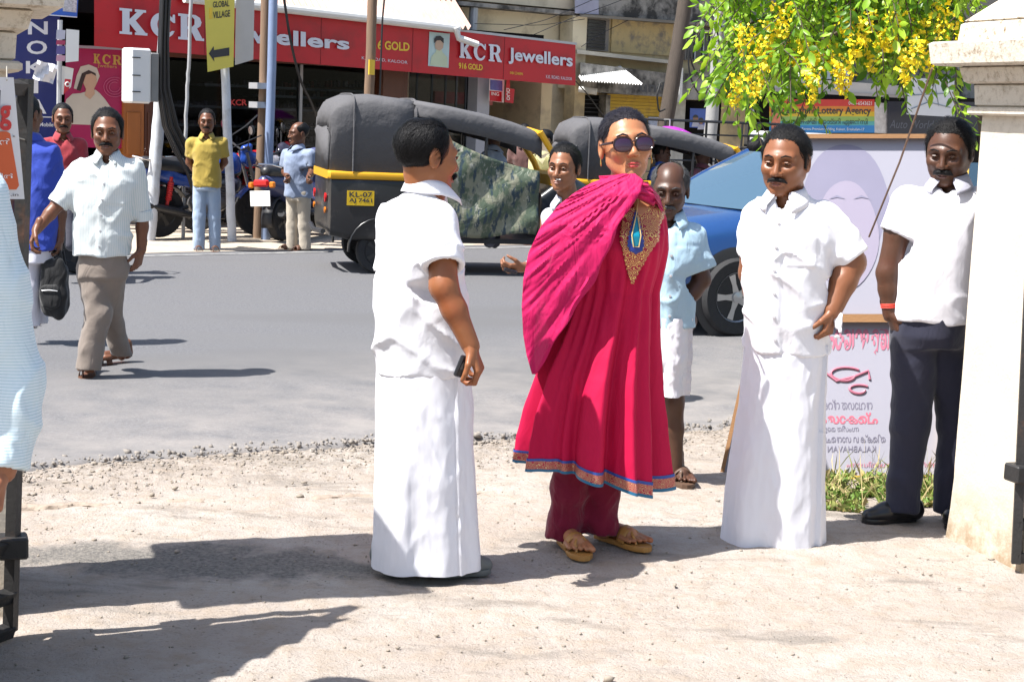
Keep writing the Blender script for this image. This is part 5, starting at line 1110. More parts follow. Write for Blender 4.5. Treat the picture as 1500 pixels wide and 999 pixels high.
def man_walking():
    g = Fig('man with moustache in pale striped shirt striding across the road', (140, 560), 9.3, (.15, .06, .03))
    g.head(g.J(157, 194, 0), 10, .25, 2, 0, h=.0042, tache=True, neck=(158, 232, .02), hair_off=.01, lip=(.14, .06, .05))
    g.trunk((158, 240), (125, 250), (192, 250), (130, 375), (172, 375)); g.limb([(118, 250), (86, 298, -.06), (53, 338, -.15)], [11.5, 10, 7]); g.limb([(200, 250), (209, 312, .06), (207, 368, .06)], [11.5, 10, 7])
    g.hand(g.J(54, 336, -.15), g.J(44, 360, -.18), (.8, 0, 0), (.2, -1, 0), 35, .95, .005); g.hand(g.J(207, 366, .06), g.J(199, 398, .03), (-.8, .2, 0), (-.3, -1, 0), 30, .98, .005)
    g.limb([(135, 385), (143, 460, -.05), (129, 540, -.08)], [19, 13, 7]); g.limb([(165, 385), (163, 455, .1), (178, 522, .25)], [19, 13, 7])
    h1 = G(133, 550); t1 = h1 + unit(G(122, 563) - h1) * .24; h2 = G(185, 536); t2 = h2 + unit(G(150, 540) - h2) * .24; z = np.array([0, 0, .05]); g.foot(h1 + z, t1 + z, h=.007); g.foot(h2 + z, t2 + z, h=.007)
    g.finish_body(); st = cloth('pale_striped_shirt', (.6, .63, .63), .85, .04, fold=.4, stripe=(34, (.46, .54, .54), False))
    g.top('shirt', [(374, 108, 188, .12), (345, 107, 193, .125), (300, 107, 198, .13), (265, 110, 204, .125), (248, 117, 200, .11), (234, 130, 186, .085), (224, 142, 175, .06)], st, [((117, 252), (86, 298, -.06), 17, 15), ((198, 252), (209, 318, .06), 16, 14)], neck=(158, 231, 0), neck_r=.06, collar_yaw=8, fold=.01, placket=8, pocket=(.07, .36), shoulders=[(124, 246, 0), (158, 239, 0), (193, 246, 0)], seed=2.)
    for a, b, r_ in (((92, 289, -.05), (84, 300, -.065), 15.5), ((208, 308, .05), (209.5, 322, .06), 14.5)):
        A_, B_ = g.J(*a), g.J(*b); m = MB(); ax = unit(B_ - A_); L = np.linalg.norm(B_ - A_); rr = g.r(r_); m.lathe([(rr * .82, L), (rr * 1.02, L), (rr * 1.06, L * .5), (rr * 1.0, 0), (rr * .85, 0)], A_, ax, 20); m.build('rolled_cuff', st, g.t)
    g.legs('trousers', cloth('taupe_trousers', (.2, .165, .14), .8, .1, fold=.5), [(352, 116, 184, .09), (372, 114, 186, .1), (405, 113, 185, .11)], [[((133, 395), 22), ((144, 460, -.05), 18), ((134, 510, -.07), 16.5), ((129, 540, -.08), 17)], [((166, 395), 22), ((160, 455, .1), 17), ((171, 500, .2), 15), ((178, 521, .25), 16)]], 0, fold=.01)
    rb = M('brown_sandal', (.1, .04, .02), .6, .2); g.sandal(h1, t1, rb, .046); g.sandal(h2, t2, rb, .046)
man_walking()
def man_blue():
    g = Fig('man in deep blue shirt and white trousers behind the gate carrying a black bag', (55, 480), 10.4, (.13, .055, .03))
    g.head(g.J(40, 168, 0), 160, .24, 0, 0, h=.006, neck=(42, 205, 0), eyes=False, brows=False); g.trunk((42, 212), (28, 222), (72, 222), (38, 350), (66, 350)); g.limb([(76, 222), (90, 292, .03), (88, 352, 0)], [10, 9, 6.5]); g.limb([(22, 222), (16, 292), (18, 350)], [10, 9, 6.5]); g.hand(g.J(88, 350, 0), g.J(86, 378, 0), (-1, 0, 0), (0, -1, 0), 60, .95, .006)
    g.limb([(44, 370), (46, 420), (46, 475)], [14, 10, 7]); g.limb([(60, 370, .1), (58, 420, .1), (56, 470, .1)], [14, 10, 7]); g.finish_body(.014)
    g.top('shirt', [(366, 28, 84, .11), (310, 26, 85, .115), (255, 25, 86, .115), (222, 30, 80, .1), (205, 38, 62, .06)], cloth('deep_blue_cotton', (.03, .06, .36), .85, .12, fold=.7), [((74, 224), (89, 286, .03), 14, 12), ((26, 224), (17, 286), 14, 12)], neck=(44, 206, 0), collar_yaw=165, fold=.01, h=.011)
    g.legs('trousers', cloth('white_trousers', (.62, .61, .68), .85, .05), [(355, 32, 80, .1), (385, 34, 76, .1)], [[((45, 380), 14), ((46, 420), 12), ((47, 478), 11)], [((62, 380, .08), 14), ((60, 420, .1), 12), ((58, 472, .12), 11)]], 0, h=.011)
    for x, y in ((47, 486), (58, 478)): h = G(x, y); g.sandal(h, h + np.array([-.05, .2, 0]), BLACKR, .045)
    b = thing('hand_bag', 'black soft bag with zipped pocket hanging from the hand of the blue shirted man', 'bag', g.J(80, 465, -.05)); bm_ = cloth('black_nylon', (.014, .014, .015), .7, .2, fold=.8)
    c = g.J(80, 422, -.02); A_ = g.J(80, 380, -.02)
    V, Q = snets(lambda p: (((np.abs((p[:,0]-c[0])/.088)**4 + np.abs((p[:,1]-c[1])/.06)**4 + np.abs((p[:,2]-c[2])/.19)**4)**.25)-1)*.07 - .01 * vn(p[:, 0] * 18, p[:, 1] * 18, p[:, 2] * 14), c - [.14, .1, .24], c + [.14, .1, .24], .008); mesh('bag_body', V, Q, bm_, b)
    c2 = c + np.array([-.01, -.055, -.05]); V, Q = snets(lambda p: (((np.abs((p[:,0]-c2[0])/.065)**4 + np.abs((p[:,1]-c2[1])/.02)**4 + np.abs((p[:,2]-c2[2])/.08)**4)**.25)-1)*.03 - .004 * vn(p[:, 0] * 30, p[:, 1] * 30, p[:, 2] * 30), c2 - .12, c2 + .12, .008); mesh('front_pocket', V, Q, bm_, b)
    for o_ in (-.03, .03): MB().tube([c + [-.06, o_, .16], c + [-.03, o_, .25], g.J(87, 374, 0), c + [.045, o_, .24], c + [.06, o_, .15]], .008, 6).build('handle', bm_, b)
    MB().tube([c2 + [-.05, -.022, .04], c2 + [0, -.028, .045], c2 + [.05, -.022, .04]], .003, 5).build('zip', GALV, b)
man_blue()
def man_edge():
    g = Fig('bystander in pale blue and white striped shirt cut off by the left picture edge', (-70, 1080), 3.9, (.3, .12, .06)); g.Y = 3.9
    g.head(g.J(-110, 60, .05), 60, .25, 0, 0, h=.007, neck=(-100, 180, .05)); g.trunk((-100, 200), (-190, 250, .1), (-40, 250), (-160, 700), (-70, 700))
    g.limb([(-35, 280), (30, 560, .02), (2, 690, -.04)], [38, 32, 22]); g.limb([(-195, 280, .1), (-215, 520, .15), (-200, 690, .1)], [38, 32, 22]); g.hand(g.J(1, 690, -.04), g.J(-3, 752, -.06), (-1, 0, 0), (.3, -1, 0), 45, 1.0, .005)
    g.limb([(-150, 720, .05), (-145, 900, .05), (-145, 1090, .05)], [60, 45, 26]); g.limb([(-80, 720), (-80, 900), (-80, 1100)], [60, 45, 26]); g.finish_body(.016)
    st = cloth('blue_striped_shirt', (.62, .72, .78), .85, .04, fold=.7, fs=10, stripe=(42, (.42, .58, .64), True))
    g.top('shirt', [(760, -205, -22, .13), (600, -205, -15, .135), (420, -205, -8, .14), (300, -200, -10, .125), (240, -165, -45, .1), (200, -130, -70, .07)], st, [((-35, 290), (26, 560, .02), 48, 40, (6, 686, -.035), 32), ((-190, 290, .1), (-212, 520, .15), 48, 40)], neck=(-100, 190, .02), collar_yaw=60, fold=.014, h=.01, ff=.8)
    g.legs('trousers', cloth('grey_trousers', (.12, .12, .13), .85, .1), [(700, -200, -25, .14), (800, -195, -30, .14)], [[((-150, 780, .05), 64), ((-146, 900, .05), 55), ((-145, 1090, .05), 48)], [((-82, 780), 64), ((-80, 900), 55), ((-80, 1100), 48)]], 0, h=.016)
    for x, y in ((-145, 1105), (-80, 1115)): h = G(x, y); g.sandal(h, h + np.array([.15, .18, 0]), BLACKR, .045)
man_edge()
# ---------------------------------------------------------------- vehicles
TYRE = M('tyre_rubber', (.022, .022, .024), .85, .3, 30, .3, 80); CHROME = M('chrome', (.6, .6, .62), .18, .05, metal=1.0); ALLOY = M('alloy_rim', (.42, .43, .45), .3, .08, metal=.8); BLKM = M('black_metal', (.02, .02, .022), .4, .2, 10); BLKP = M('black_plastic', (.025, .025, .028), .5, .2, 12); REDL = M('red_lamp', (.45, .01, .012), .2); AMB = M('amber_lamp', (.55, .16, .01), .2); SEATM = M('black_vinyl', (.02, .02, .022), .45, .2, 8, .2, 30)
ENG = M('engine_grey', (.16, .16, .165), .4, .3, 20, metal=.6)
def app(Mx, p): return Mx[:3, :3] @ np.array(p, float) + Mx[:3, 3]
def wheel(t, Mx, c, r, w, rim, spokes=5, name='wheel', steer=0.0, wire=False):
    c = np.array(c, float); ax = np.array([math.sin(steer), math.cos(steer), 0]); tr = r * .2 if not wire else r * .17
    m = MB(Mx); rg = []
    prof = [(r - tr * 2, -w * .38), (r - tr * 1.2, -w * .5), (r - tr * .35, -w * .5), (r - tr * .08, -w * .36), (r, -w * .15), (r, w * .15), (r - tr * .08, w * .36), (r - tr * .35, w * .5), (r - tr * 1.2, w * .5), (r - tr * 2, w * .38)]
    m.lathe(prof, c, ax, 36); o = m.build(name, TYRE, t)
    m = MB(Mx); ri = r - tr * 1.9; m.lathe([(ri * .9, -w * .3), (ri * 1.02, -w * .44), (ri * 1.03, w * .44), (ri * .9, w * .3)], c, ax, 32); m.lathe([(.0, -w * .5), (ri * .22, -w * .46), (ri * .22, w * .46), (0, w * .5)], c, ax, 14)
    u = unit(np.cross(ax, [0, 0, 1.0])); n = spokes if not wire else 12
    for k in range(n):
        a = 2 * math.pi * k / n; d = u * math.cos(a) + np.array([0, 0, 1.0]) * math.sin(a); e = u * -math.sin(a) + np.array([0, 0, 1.0]) * math.cos(a)
        if wire: m.tube([c + d * ri * .15 + ax * w * .3, c + d * ri * .95], .004, 4); m.tube([c + d * ri * .15 - ax * w * .3, c + (d * math.cos(.2) + e * math.sin(.2)) * ri * .95], .004, 4)
        else: m.rings([[c + d * q * ri + e * s_ * ri * ww + ax * w * hh for s_, hh in ((-1, .18), (-1, .4), (1, .4), (1, .18), (1, -.4), (-1, -.4))] for q, ww in ((.1, .16), (.55, .1), (.95, .15))])
    m.build('rim', rim, o)
    if not wire: m = MB(Mx); m.lathe([(0, -w * .2), (ri * .9, -w * .18), (ri * .9, w * .18), (0, w * .2)], c, ax, 24); m.build('brake_disc', BLKM, o)
    return o
def camo():
    m, nt, b = newmat('camo_tarpaulin'); v = coords(nt, 'Object', (1, 1, .6)); n = noise(nt, v, 9, 4, .6); n2 = noise(nt, coords(nt, 'Object', (1.3, 1, .5), (.5, .3, 1)), 13, 4, .6)
    c = mixc(nt, ramp(nt, n, .46, .54), (.07, .095, .06), (.2, .2, .14)); c = mixc(nt, ramp(nt, n2, .53, .6), c, (.025, .045, .06)); c = mixc(nt, ramp(nt, noise(nt, v, 16, 4, .7), .6, .68), c, (.34, .33, .27))
    nt.links.new(c, b.inputs['Base Color']); b.inputs['Roughness'].default_value = .45; bumpn(nt, b, noise(nt, coords(nt), 7, 3, .5, 1.), .6, .03); MATS['camo'] = m; return m
def auto(label, rr_contact, yaw, scale=1.0, curtain=True, plate=None, z=0.02, lean=0):
    Mx = frame((0, 0, 0), yaw, scale); c0 = np.array(rr_contact, float) - app(Mx, (0, -.5, 0)); Mx[:3, 3] = [c0[0], c0[1], z]
    t = thing('auto_rickshaw', label, 'auto rickshaw', (c0[0], c0[1], z)); BK = M('auto_black_paint', (.016, .016, .018), .3, .3, 5, dirt=(.1, .09, .08), dirt_s=4, dirt_lo=.55, dirt_hi=.8); YL = M('auto_yellow_paint', (.62, .32, .01), .4, .12, 6); CV = M('grey_canvas_hood', (.085, .083, .088), .85, .14, 5, .5, 9, bd=.03)
    def ring(x, hw, z0, z1, r=.06, n=5):
        pts = []
        for (sy, sz) in ((1, 1), (-1, 1), (-1, -1), (1, -1)):
            cy, cz = sy * (hw - r), (z1 - r) if sz > 0 else (z0 + r); a0 = {(1, 1): 0, (-1, 1): 90, (-1, -1): 180, (1, -1): 270}[(sy, sz)]
            for k in range(n): a = R(a0 + 90 * k / (n - 1)); pts.append((x, cy + r * math.cos(a), cz + r * math.sin(a)))
        return pts
    m = MB(Mx); m.rings([ring(x, w, z0, z1) for x, w, z0, z1 in ((-.5, .53, .42, .9), (-.48, .57, .36, .93), (-.25, .59, .32, .93), (.25, .59, .32, .93), (.5, .59, .32, .93))]); m.build('rear_body', BK, t)
    m = MB(Mx); m.rings([ring(x, w, .905, .985, .03) for x, w in ((-.515, .56), (-.49, .595), (.52, .605))]); m.build('yellow_band', YL, t)
    # canvas hood: arched rings along x, open in front of the rear quarter
    def arch(x, hw, zb, zt, n=17, r=.2, wob=0.0):
        pts = [(x, hw, zb)]
        for k in range(n):
            a = math.pi * k / (n - 1); cc, s_ = math.cos(a), math.sin(a); yy = hw * math.copysign(abs(cc) ** .34, cc); zz = zb + (zt - zb) * (.8 + .2 * s_ ** .6) if k not in (0, n - 1) else zb + (zt - zb) * .78
            pts.append((x + wob * math.sin(k * 1.9 + x * 7) * .012, yy * (1 - .06 * s_), zz))
        pts.append((x, -hw, zb)); return pts
    m = MB(Mx); rear = [arch(x, hw, .98, zt, wob=1) for x, hw, zt in ((-.5, .5, 1.4), (-.49, .55, 1.54), (-.43, .575, 1.65), (-.3, .585, 1.705), (-.1, .585, 1.72), (.1, .59, 1.7), (.32, .59, 1.68))]
    m.rings(rear, close=False); m._add([p for p in rear[0]], [tuple(range(len(rear[0])))]); o = m.build('canvas_hood', CV, t, auto=60); md = o.modifiers.new('t', 'SOLIDIFY'); md.thickness = .012
    m = MB(Mx); rf = []
    for x, hw, zt in ((.3, .595, 1.685), (.65, .59, 1.64), (1.0, .58, 1.58), (1.3, .56, 1.51), (1.5, .54, 1.45), (1.58, .53, 1.39)):
        n = 15; rf.append([(x + .012 * math.sin(k * 2.3 + x * 9), hw * math.copysign(abs(math.cos(math.pi * k / (n - 1))) ** .42, math.cos(math.pi * k / (n - 1))), zt - .1 + .1 * (math.sin(math.pi * k / (n - 1)) ** .5)) for k in range(n)])
    rf = [[(q[0][0], q[0][1], q[0][2] - .13)] + q + [(q[-1][0], q[-1][1], q[-1][2] - .13)] for q in rf]
    m.rings(rf, close=False); o2 = m.build('roof', CV, t, auto=60); md = o2.modifiers.new('t', 'SOLIDIFY'); md.thickness = .015
    for x in (-.28, .32): m = MB(Mx); a = arch(x, .597, .98, 1.715 if x < 0 else 1.69); m.tube(a, .009, 6); m.build('hood_seam', CV, o)
    # frame tubes, floor, seats
    m = MB(Mx); m.box((1.1, 0, .34), (1.3, 1.1, .05)); m.build('floor', BLKM, t)
    m = MB(Mx); m.box((.3, 0, .6), (.45, 1.05, .12), None, .03); m.box((.08, 0, .85), (.1, 1.05, .45), None, .03); m.build('passenger_seat', SEATM, t); m = MB(Mx); m.box((1.15, 0, .62), (.35, .6, .12), None, .03); m.build('driver_seat', SEATM, t)
    for sy in (-1, 1):
        m = MB(Mx); m.tube([(1.02, sy * .56, .36), (1.02, sy * .56, 1.5)], .017, 6); m.build('side_post', BLKM, t)
        m = MB(Mx); m.tube([(1.85, sy * .5, .95), (1.78, sy * .52, 1.1), (1.56, sy * .535, 1.42)], .032, 8); m.build('windscreen_post', YL, t)
    m = MB(Mx); m.tube([(1.57, -.53, 1.4), (1.57, 0, 1.43), (1.57, .53, 1.4)], .03, 8); m.build('windscreen_header', YL, t)
    m = MB(Mx); m.quad((1.86, -.48, 1.0), (1.86, .48, 1.0), (1.59, .5, 1.4), (1.59, -.5, 1.4)); m.build('windscreen', clearglass('auto_glass', (.75, .8, .82), .06), t)
    m = MB(Mx); m.rings([ring(x, w, z0, z1, .08) for x, w, z0, z1 in ((1.6, .56, .34, .82), (1.8, .55, .36, .98), (2.0, .42, .45, .97), (2.2, .24, .55, .88), (2.26, .15, .6, .8))]); fc = m.build('front_cowl', BK, t)
    m = MB(Mx); m.rings([ring(x, w, z0, z1, .03) for x, w, z0, z1 in ((1.7, .57, .9, 1.0), (1.84, .555, .94, 1.02), (1.95, .47, .95, 1.01))]); m.build('cowl_band', YL, t)
    m = MB(Mx); m.lathe([(0, 0), (.07, .01), (.085, .05), (.08, .08)], (2.2, 0, .75), (1, 0, 0), 18); m.build('headlight', CHROME, t)
    m = MB(Mx); m.rings([[(1.95 + .27 * math.cos(a), y, .24 + .27 * math.sin(a)) for a in np.linspace(R(10), R(170), 12)] for y in (-.08, .08)], close=False); o3 = m.build('front_mudguard', BK, t); md = o3.modifiers.new('t', 'SOLIDIFY'); md.thickness = .01
    wheel(t, Mx, (0, -.5, .22), .22, .11, BLKM); wheel(t, Mx, (0, .5, .22), .22, .11, BLKM); wheel(t, Mx, (1.95, 0, .22), .22, .1, BLKM)
    for sy in (-1, 1):
        m = MB(Mx); m.rings([[(.31 * math.cos(a), sy * (.605 + y), .24 + .31 * math.sin(a)) for a in np.linspace(R(-5), R(185), 14)] for y in (-.08, .012)], close=False); q = m.build('wheel_arch', BK, t); md = q.modifiers.new('t', 'SOLIDIFY'); md.thickness = .014
        m = MB(Mx); m.lathe([(0, 0), (.045, .005), (.045, .02), (0, .025)], (-.505, sy * .43, .72), (-1, 0, 0), 14); m.build('tail_lamp', REDL, t); m = MB(Mx); m.lathe([(0, 0), (.03, .005), (.03, .02), (0, .025)], (-.505, sy * .43, .6), (-1, 0, 0), 12); m.build('indicator', AMB, t)
        m = MB(Mx); m.tube([(1.72, sy * .55, 1.2), (1.85, sy * .7, 1.22)], .008, 6); m.box((1.87, sy * .74, 1.24), (.02, .1, .14), None, .006); m.build('mirror', BLKP, t)
    m = MB(Mx); m.tube([(-.54, -.5, .4), (-.57, 0, .38), (-.54, .5, .4)], .025, 8); m.build('bumper', BLKM, t)
    if plate:
        m = MB(Mx); m.box((-.2, -.597, .73), (.26, .012, .14)); pl = m.build('number_plate', M('plate_yellow', (.62, .4, .01), .4), t)
        for i, s in enumerate(plate):
            v, f = textgeo(s, bold=.02); mesh('plate_lettering', [app(Mx, (-.31 + .22 * p[0], -.605, .74 - .06 * i + .05 * p[1])) for p in v], f, INK, pl, smooth=False)
    if curtain:
        g = []
        for j in range(22):
            row = []
            for i in range(30):
                a = i / 29; zt = 1.5 - .46 * a - .07 * math.sin(a * math.pi) ; zb = .4 + .03 * math.sin(a * 9); zz = zt + (zb - zt) * j / 21
                row.append((.3 + 1.25 * a, -.6 - .02 * math.sin(a * 14 + j * .4) - .028 * float(vn(a * 5, j * .25, 3.)) - .02 * math.sin(math.pi * j / 21), zz))
            g.append(row)
        m = MB(Mx); m.sheet(g); q = m.build('side_curtain', MATS.get('camo') or camo(), t); md = q.modifiers.new('t', 'SOLIDIFY'); md.thickness = .006
    return t, Mx
AUTO1, AM1 = auto('black and yellow auto rickshaw with grey canvas hood and camouflage side curtain', G(553, 404), R(14), 1.0, True, ('KL-07', 'AJ 7461'))
AUTO2, AM2 = auto('auto rickshaw with low dark grey hood behind the woman in magenta', G(890, 392) + [0, .6, 0], R(10), .92, False, None)
def car():
    yaw = R(180 + 26); Mx = frame((0, 0, 0), yaw); c0 = G(1060, 493) - app(Mx, (1.28, .72, 0)); Mx[:3, 3] = [c0[0], c0[1], .022]
    t = thing('car', 'shiny blue car with alloy wheels driving past behind the frowning man', 'car', (c0[0], c0[1], .02)); BL = M('blue_car_paint', (.02, .075, .24), .22, .06, 2, metal=.35); GL = glassmat('car_glass', (.05, .095, .14), .03)
    BL.node_tree.nodes['Principled BSDF'].inputs['Coat Weight'].default_value = .6
    def sec(x, w, zb, zt, zs):                                      # lower body section: sill, belly, shoulder, top
        h = [(w * .86, zb), (w * .97, zb + .07), (w, (zb + zs) / 2), (w * .985, zs - .06), (w * .94, zs), (w * .8, zt - .015), (w * .45, zt), (0, zt + .008)]
        return [(x, y, z) for y, z in h] + [(x, -y, z) for y, z in h[::-1][1:]]
    m = MB(Mx); m.rings([sec(*a) for a in ((2.02, .55, .32, .55, .5), (2.0, .7, .24, .66, .6), (1.9, .79, .2, .74, .68), (1.6, .83, .19, .84, .76), (1.2, .84, .18, .9, .82), (.82, .84, .18, .95, .87), (.3, .84, .18, .96, .9), (-.6, .84, .18, .97, .91), (-1.4, .83, .2, .98, .91), (-1.8, .8, .24, .96, .88), (-1.95, .7, .3, .85, .75))]); m.build('body', BL, t)
    cab = [(.98, .68, .94, .74), (.82, .7, .95, .735), (.6, .6, 1.2, .66), (.3, .56, 1.34, .63), (-.2, .56, 1.39, .64), (-.9, .56, 1.38, .64), (-1.35, .55, 1.3, .64), (-1.75, .62, .98, .7)]
    m = MB(Mx); rf = [[(x, w * .93, z - .035), (x, w * .85, z - .005), (x, w * .4, z + .012), (x, 0, z + .016), (x, -w * .4, z + .012), (x, -w * .85, z - .005), (x, -w * .93, z - .035)] for x, w, z, _ in cab[3:7]]; m.rings(rf, close=False); rfo = m.build('roof', BL, t); md = rfo.modifiers.new('t', 'SOLIDIFY'); md.thickness = .02
    m = MB(Mx); g = []
    for j in range(7):
        a = j / 6; x = 1.02 - .7 * a + .05 * math.sin(a * math.pi); z = .93 + .425 * a; w = .72 - .19 * a; g.append([(x + .09 * (1 - (k / 5 - 1) ** 2) * .6, w * (1 - k / 5), z) for k in range(11)])
    m.sheet(g); m.build('windscreen', GL, t)
    m = MB(Mx); m.sheet([[(-1.35 - .4 * j / 4, (.58 - .0 * j) * (1 - k / 3), 1.3 - .32 * j / 4) for k in range(7)] for j in range(5)]); m.build('rear_window', GL, t)
    for sy in (-1, 1):
        for (x0, x1, x2, x3) in ((.82, -.28, -.3, .3), (-.34, -1.55, -1.25, -.36)):
            m = MB(Mx); m.quad((x0, sy * .735, .945), (x1, sy * .735, .955), (x2, sy * .575, 1.34), (x3, sy * .575, 1.33)); m.build('side_window', GL, t)
        m = MB(Mx); m.tube([(1.0, sy * .735, .935), (.66, sy * .655, 1.15), (.3, sy * .55, 1.35)], .032, 6); m.build('a_pillar', BL, t); m = MB(Mx); m.tube([(-.31, sy * .74, .95), (-.33, sy * .57, 1.35)], .035, 6); m.build('b_pillar', BLKP, t); m = MB(Mx); m.tube([(-1.7, sy * .72, .96), (-1.3, sy * .57, 1.31)], .06, 6); m.build('c_pillar', BL, t)
        m = MB(Mx); m.box((.72, sy * .86, 1.0), (.1, .14, .1), None, .025); m.build('door_mirror', BL, t); m = MB(Mx); m.tube([(.2, sy * .848, .78), (.02, sy * .848, .785)], .012, 6); m.build('door_handle', BLKP, t)
        m = MB(Mx); m.box((1.93, sy * .58, .66), (.14, .3, .14), None, .04); m.build('headlight', glassmat('lamp_glass', (.5, .5, .52), .05), t)
        for x in (1.28, -1.22):
            m = MB(Mx); m.lathe([(.355, -.01), (.36, .0), (.33, .006), (0, .006)], (x, sy * .835, .31), (0, sy, 0), 32); m.build('wheel_well', BLKP, t); wheel(t, Mx, (x, sy * .803, .295), .295, .17, ALLOY, 5)
        m = MB(Mx); m.tube([(.9, sy * .5 - .25, .955), (.86, sy * .5 + .2, .985)], .009, 5); m.build('wiper', BLKP, t)
    m = MB(Mx); m.box((2.0, 0, .34), (.12, 1.45, .2), None, .05); m.build('bumper', BL, t); m = MB(Mx); m.box((2.015, 0, .58), (.03, .7, .1), None, .01); m.build('grille', BLKP, t); m = MB(Mx); m.box((2.065, 0, .38), (.01, .5, .11)); m.build('number_plate', WHITE, t)
car()
def blob(prims, mat, name, t, h=.015, disp=0):
    pts = np.array([q for p_ in prims for q in ((p_[1], p_[2]) if p_[0] == 'c' else (np.array(p_[1]) - p_[2], np.array(p_[1]) + p_[2]))]); V, Q = snets(lambda p: evalp(p, prims) - (disp * vn(p[:, 0] * 15, p[:, 1] * 15, p[:, 2] * 15) if disp else 0), pts.min(0) - .16, pts.max(0) + .16, h); return V, Q
def lblob(Mx, prims, mat, name, t, h=.014):
    V, Q = blob(prims, mat, name, t, h); return mesh(name, V @ Mx[:3, :3].T + Mx[:3, 3], Q, mat, t)
def motorbike(label, contact, yaw, col, name='paint', lean=6, plate=False, shock=(.5, .02, .02), scale=1.0):
    Mx = frame((0, 0, 0), yaw, scale); L = np.eye(4); a = R(lean); L[:3, :3] = [[1, 0, 0], [0, math.cos(a), -math.sin(a)], [0, math.sin(a), math.cos(a)]]; Mx = Mx @ L; c0 = np.array(contact, float); Mx[:3, 3] = [c0[0], c0[1], .07]
    t = thing('motorcycle', label, 'motorcycle', (c0[0], c0[1], .06)); PT = M('bike_' + name, col, .22, .15, 8)
    wheel(t, Mx, (0, 0, .29), .29, .1, BLKM, 6); wheel(t, Mx, (1.27, 0, .29), .29, .085, BLKM, 6, steer=.25)
    lblob(Mx, [('c', (.5, 0, .82), (.85, 0, .86), .1, .125, .05), ('c', (.75, -.05, .84), (.9, -.05, .8), .09, .07, .05), ('c', (.75, .05, .84), (.9, .05, .8), .09, .07, .05)], PT, 'fuel_tank', t)
    lblob(Mx, [('c', (-.22, 0, .84), (.15, 0, .8), .075, .1, .04), ('c', (.15, 0, .8), (.48, 0, .8), .1, .075, .04)], SEATM, 'seat', t)
    lblob(Mx, [('c', (-.3, 0, .76), (.1, 0, .7), .05, .1, .05), ('c', (.1, -.06, .68), (.4, -.07, .62), .07, .06, .05), ('c', (.1, .06, .68), (.4, .07, .62), .07, .06, .05)], PT, 'side_panel', t)
    lblob(Mx, [('c', (.5, 0, .38), (.72, 0, .4), .13, .12, .05), ('c', (.7, 0, .45), (.8, 0, .62), .085, .08, .03), ('c', (.5, -.1, .36), (.5, .1, .36), .1, .1, .02)], ENG, 'engine', t)
    m = MB(Mx)
    for k in range(6): m.box((.77, 0, .46 + .032 * k), (.2, .22, .008))
    m.build('cooling_fins', ENG, t)
    m = MB(Mx); m.tube([(.95, 0, .86), (.75, 0, .72), (.35, 0, .68), (-.25, 0, .78)], .025, 6); m.tube([(.95, 0, .86), (.85, 0, .5), (.75, 0, .27), (.3, 0, .27)], .022, 6); m.tube([(.3, -.09, .36), (0, -.09, .29)], .024, 6); m.tube([(.3, .09, .36), (0, .09, .29)], .024, 6); m.build('frame', BLKM, t)
    m = MB(Mx); m.tube([(.85, -.09, .44), (.75, -.13, .24), (.35, -.14, .26)], .022, 8); m.tube([(.35, -.14, .26), (.15, -.15, .31), (-.3, -.16, .4)], [.022, .05, .045], 12); m.build('exhaust', BLKM, t)
    for sy in (-1, 1):
        m = MB(Mx); m.tube([(1.27, sy * .075, .29), (1.15, sy * .085, .62), (1.02, sy * .09, .98)], [.025, .022, .017], 8); m.build('fork_leg', ENG, t)
        m = MB(Mx); m.tube([(.02, sy * .11, .33), (.06, sy * .12, .7)], .02, 8)
        for k in range(8): m.lathe([(.03, 0), (.038, .012), (.03, .024)], (.035 + .003 * k, sy * .117, .44 + k * .026), (.1, 0, 1), 10)
        m.build('shock_absorber', M('bike_shock', shock, .4), t)
        m = MB(Mx); m.tube([(1.0, 0, 1.0), (.98, sy * .18, 1.06), (.88, sy * .36, 1.05)], .012, 8); m.tube([(.93, sy * .27, 1.055), (.87, sy * .38, 1.05)], .019, 8); m.build('handlebar', BLKM, t)
        m = MB(Mx); m.tube([(.93, sy * .25, 1.06), (.92, sy * .3, 1.22)], .007, 6); m.lathe([(0, 0), (.05, .004), (.058, .02), (0, .035)], (.92, sy * .31, 1.26), (1, 0, .1), 16); m.build('mirror', BLKP, t); m = MB(Mx); m.lathe([(0, 0), (.048, .002), (0, .003)], (.917, sy * .31, 1.26), (-1, 0, -.1), 16); m.build('mirror_glass', CHROME, t)
        m = MB(Mx); m.tube([(-.33, sy * .05, .72), (-.35, sy * .13, .72)], .01, 6); m.lathe([(0, 0), (.025, .01), (0, .04)], (-.36, sy * .13, .72), (-1, 0, 0), 10); m.build('indicator', AMB, t)
        m = MB(Mx); m.tube([(.45, sy * .1, .3), (.45, sy * .24, .3)], .014, 6); m.build('footrest', BLKP, t)
    lblob(Mx, [('c', (1.1, 0, .9), (1.16, 0, .9), .1, .085, .03), ('c', (1.06, 0, 1.0), (1.1, 0, 1.04), .07, .04, .03)], PT, 'headlight_cowl', t); m = MB(Mx); m.lathe([(.085, 0), (.06, .02), (0, .03)], (1.235, 0, .9), (1, 0, 0), 16); m.build('headlight', CHROME, t)
    for (cx, r_, w, a0, a1) in ((1.27, .33, .06, 40, 150), (0, .34, .07, 30, 200)):
        m = MB(Mx); m.rings([[(cx + r_ * math.cos(a), y, .29 + (r_ - .02 * (abs(y) > w * .8)) * math.sin(a)) for y in (-w, -w * .6, 0, w * .6, w)] for a in np.linspace(R(a0), R(a1), 14)], close=False); o = m.build('mudguard', PT if cx > 1 else BLKP, t); md = o.modifiers.new('t', 'SOLIDIFY'); md.thickness = .008
    m = MB(Mx); m.box((-.33, 0, .78), (.06, .16, .07), None, .015); m.build('tail_lamp', REDL, t)
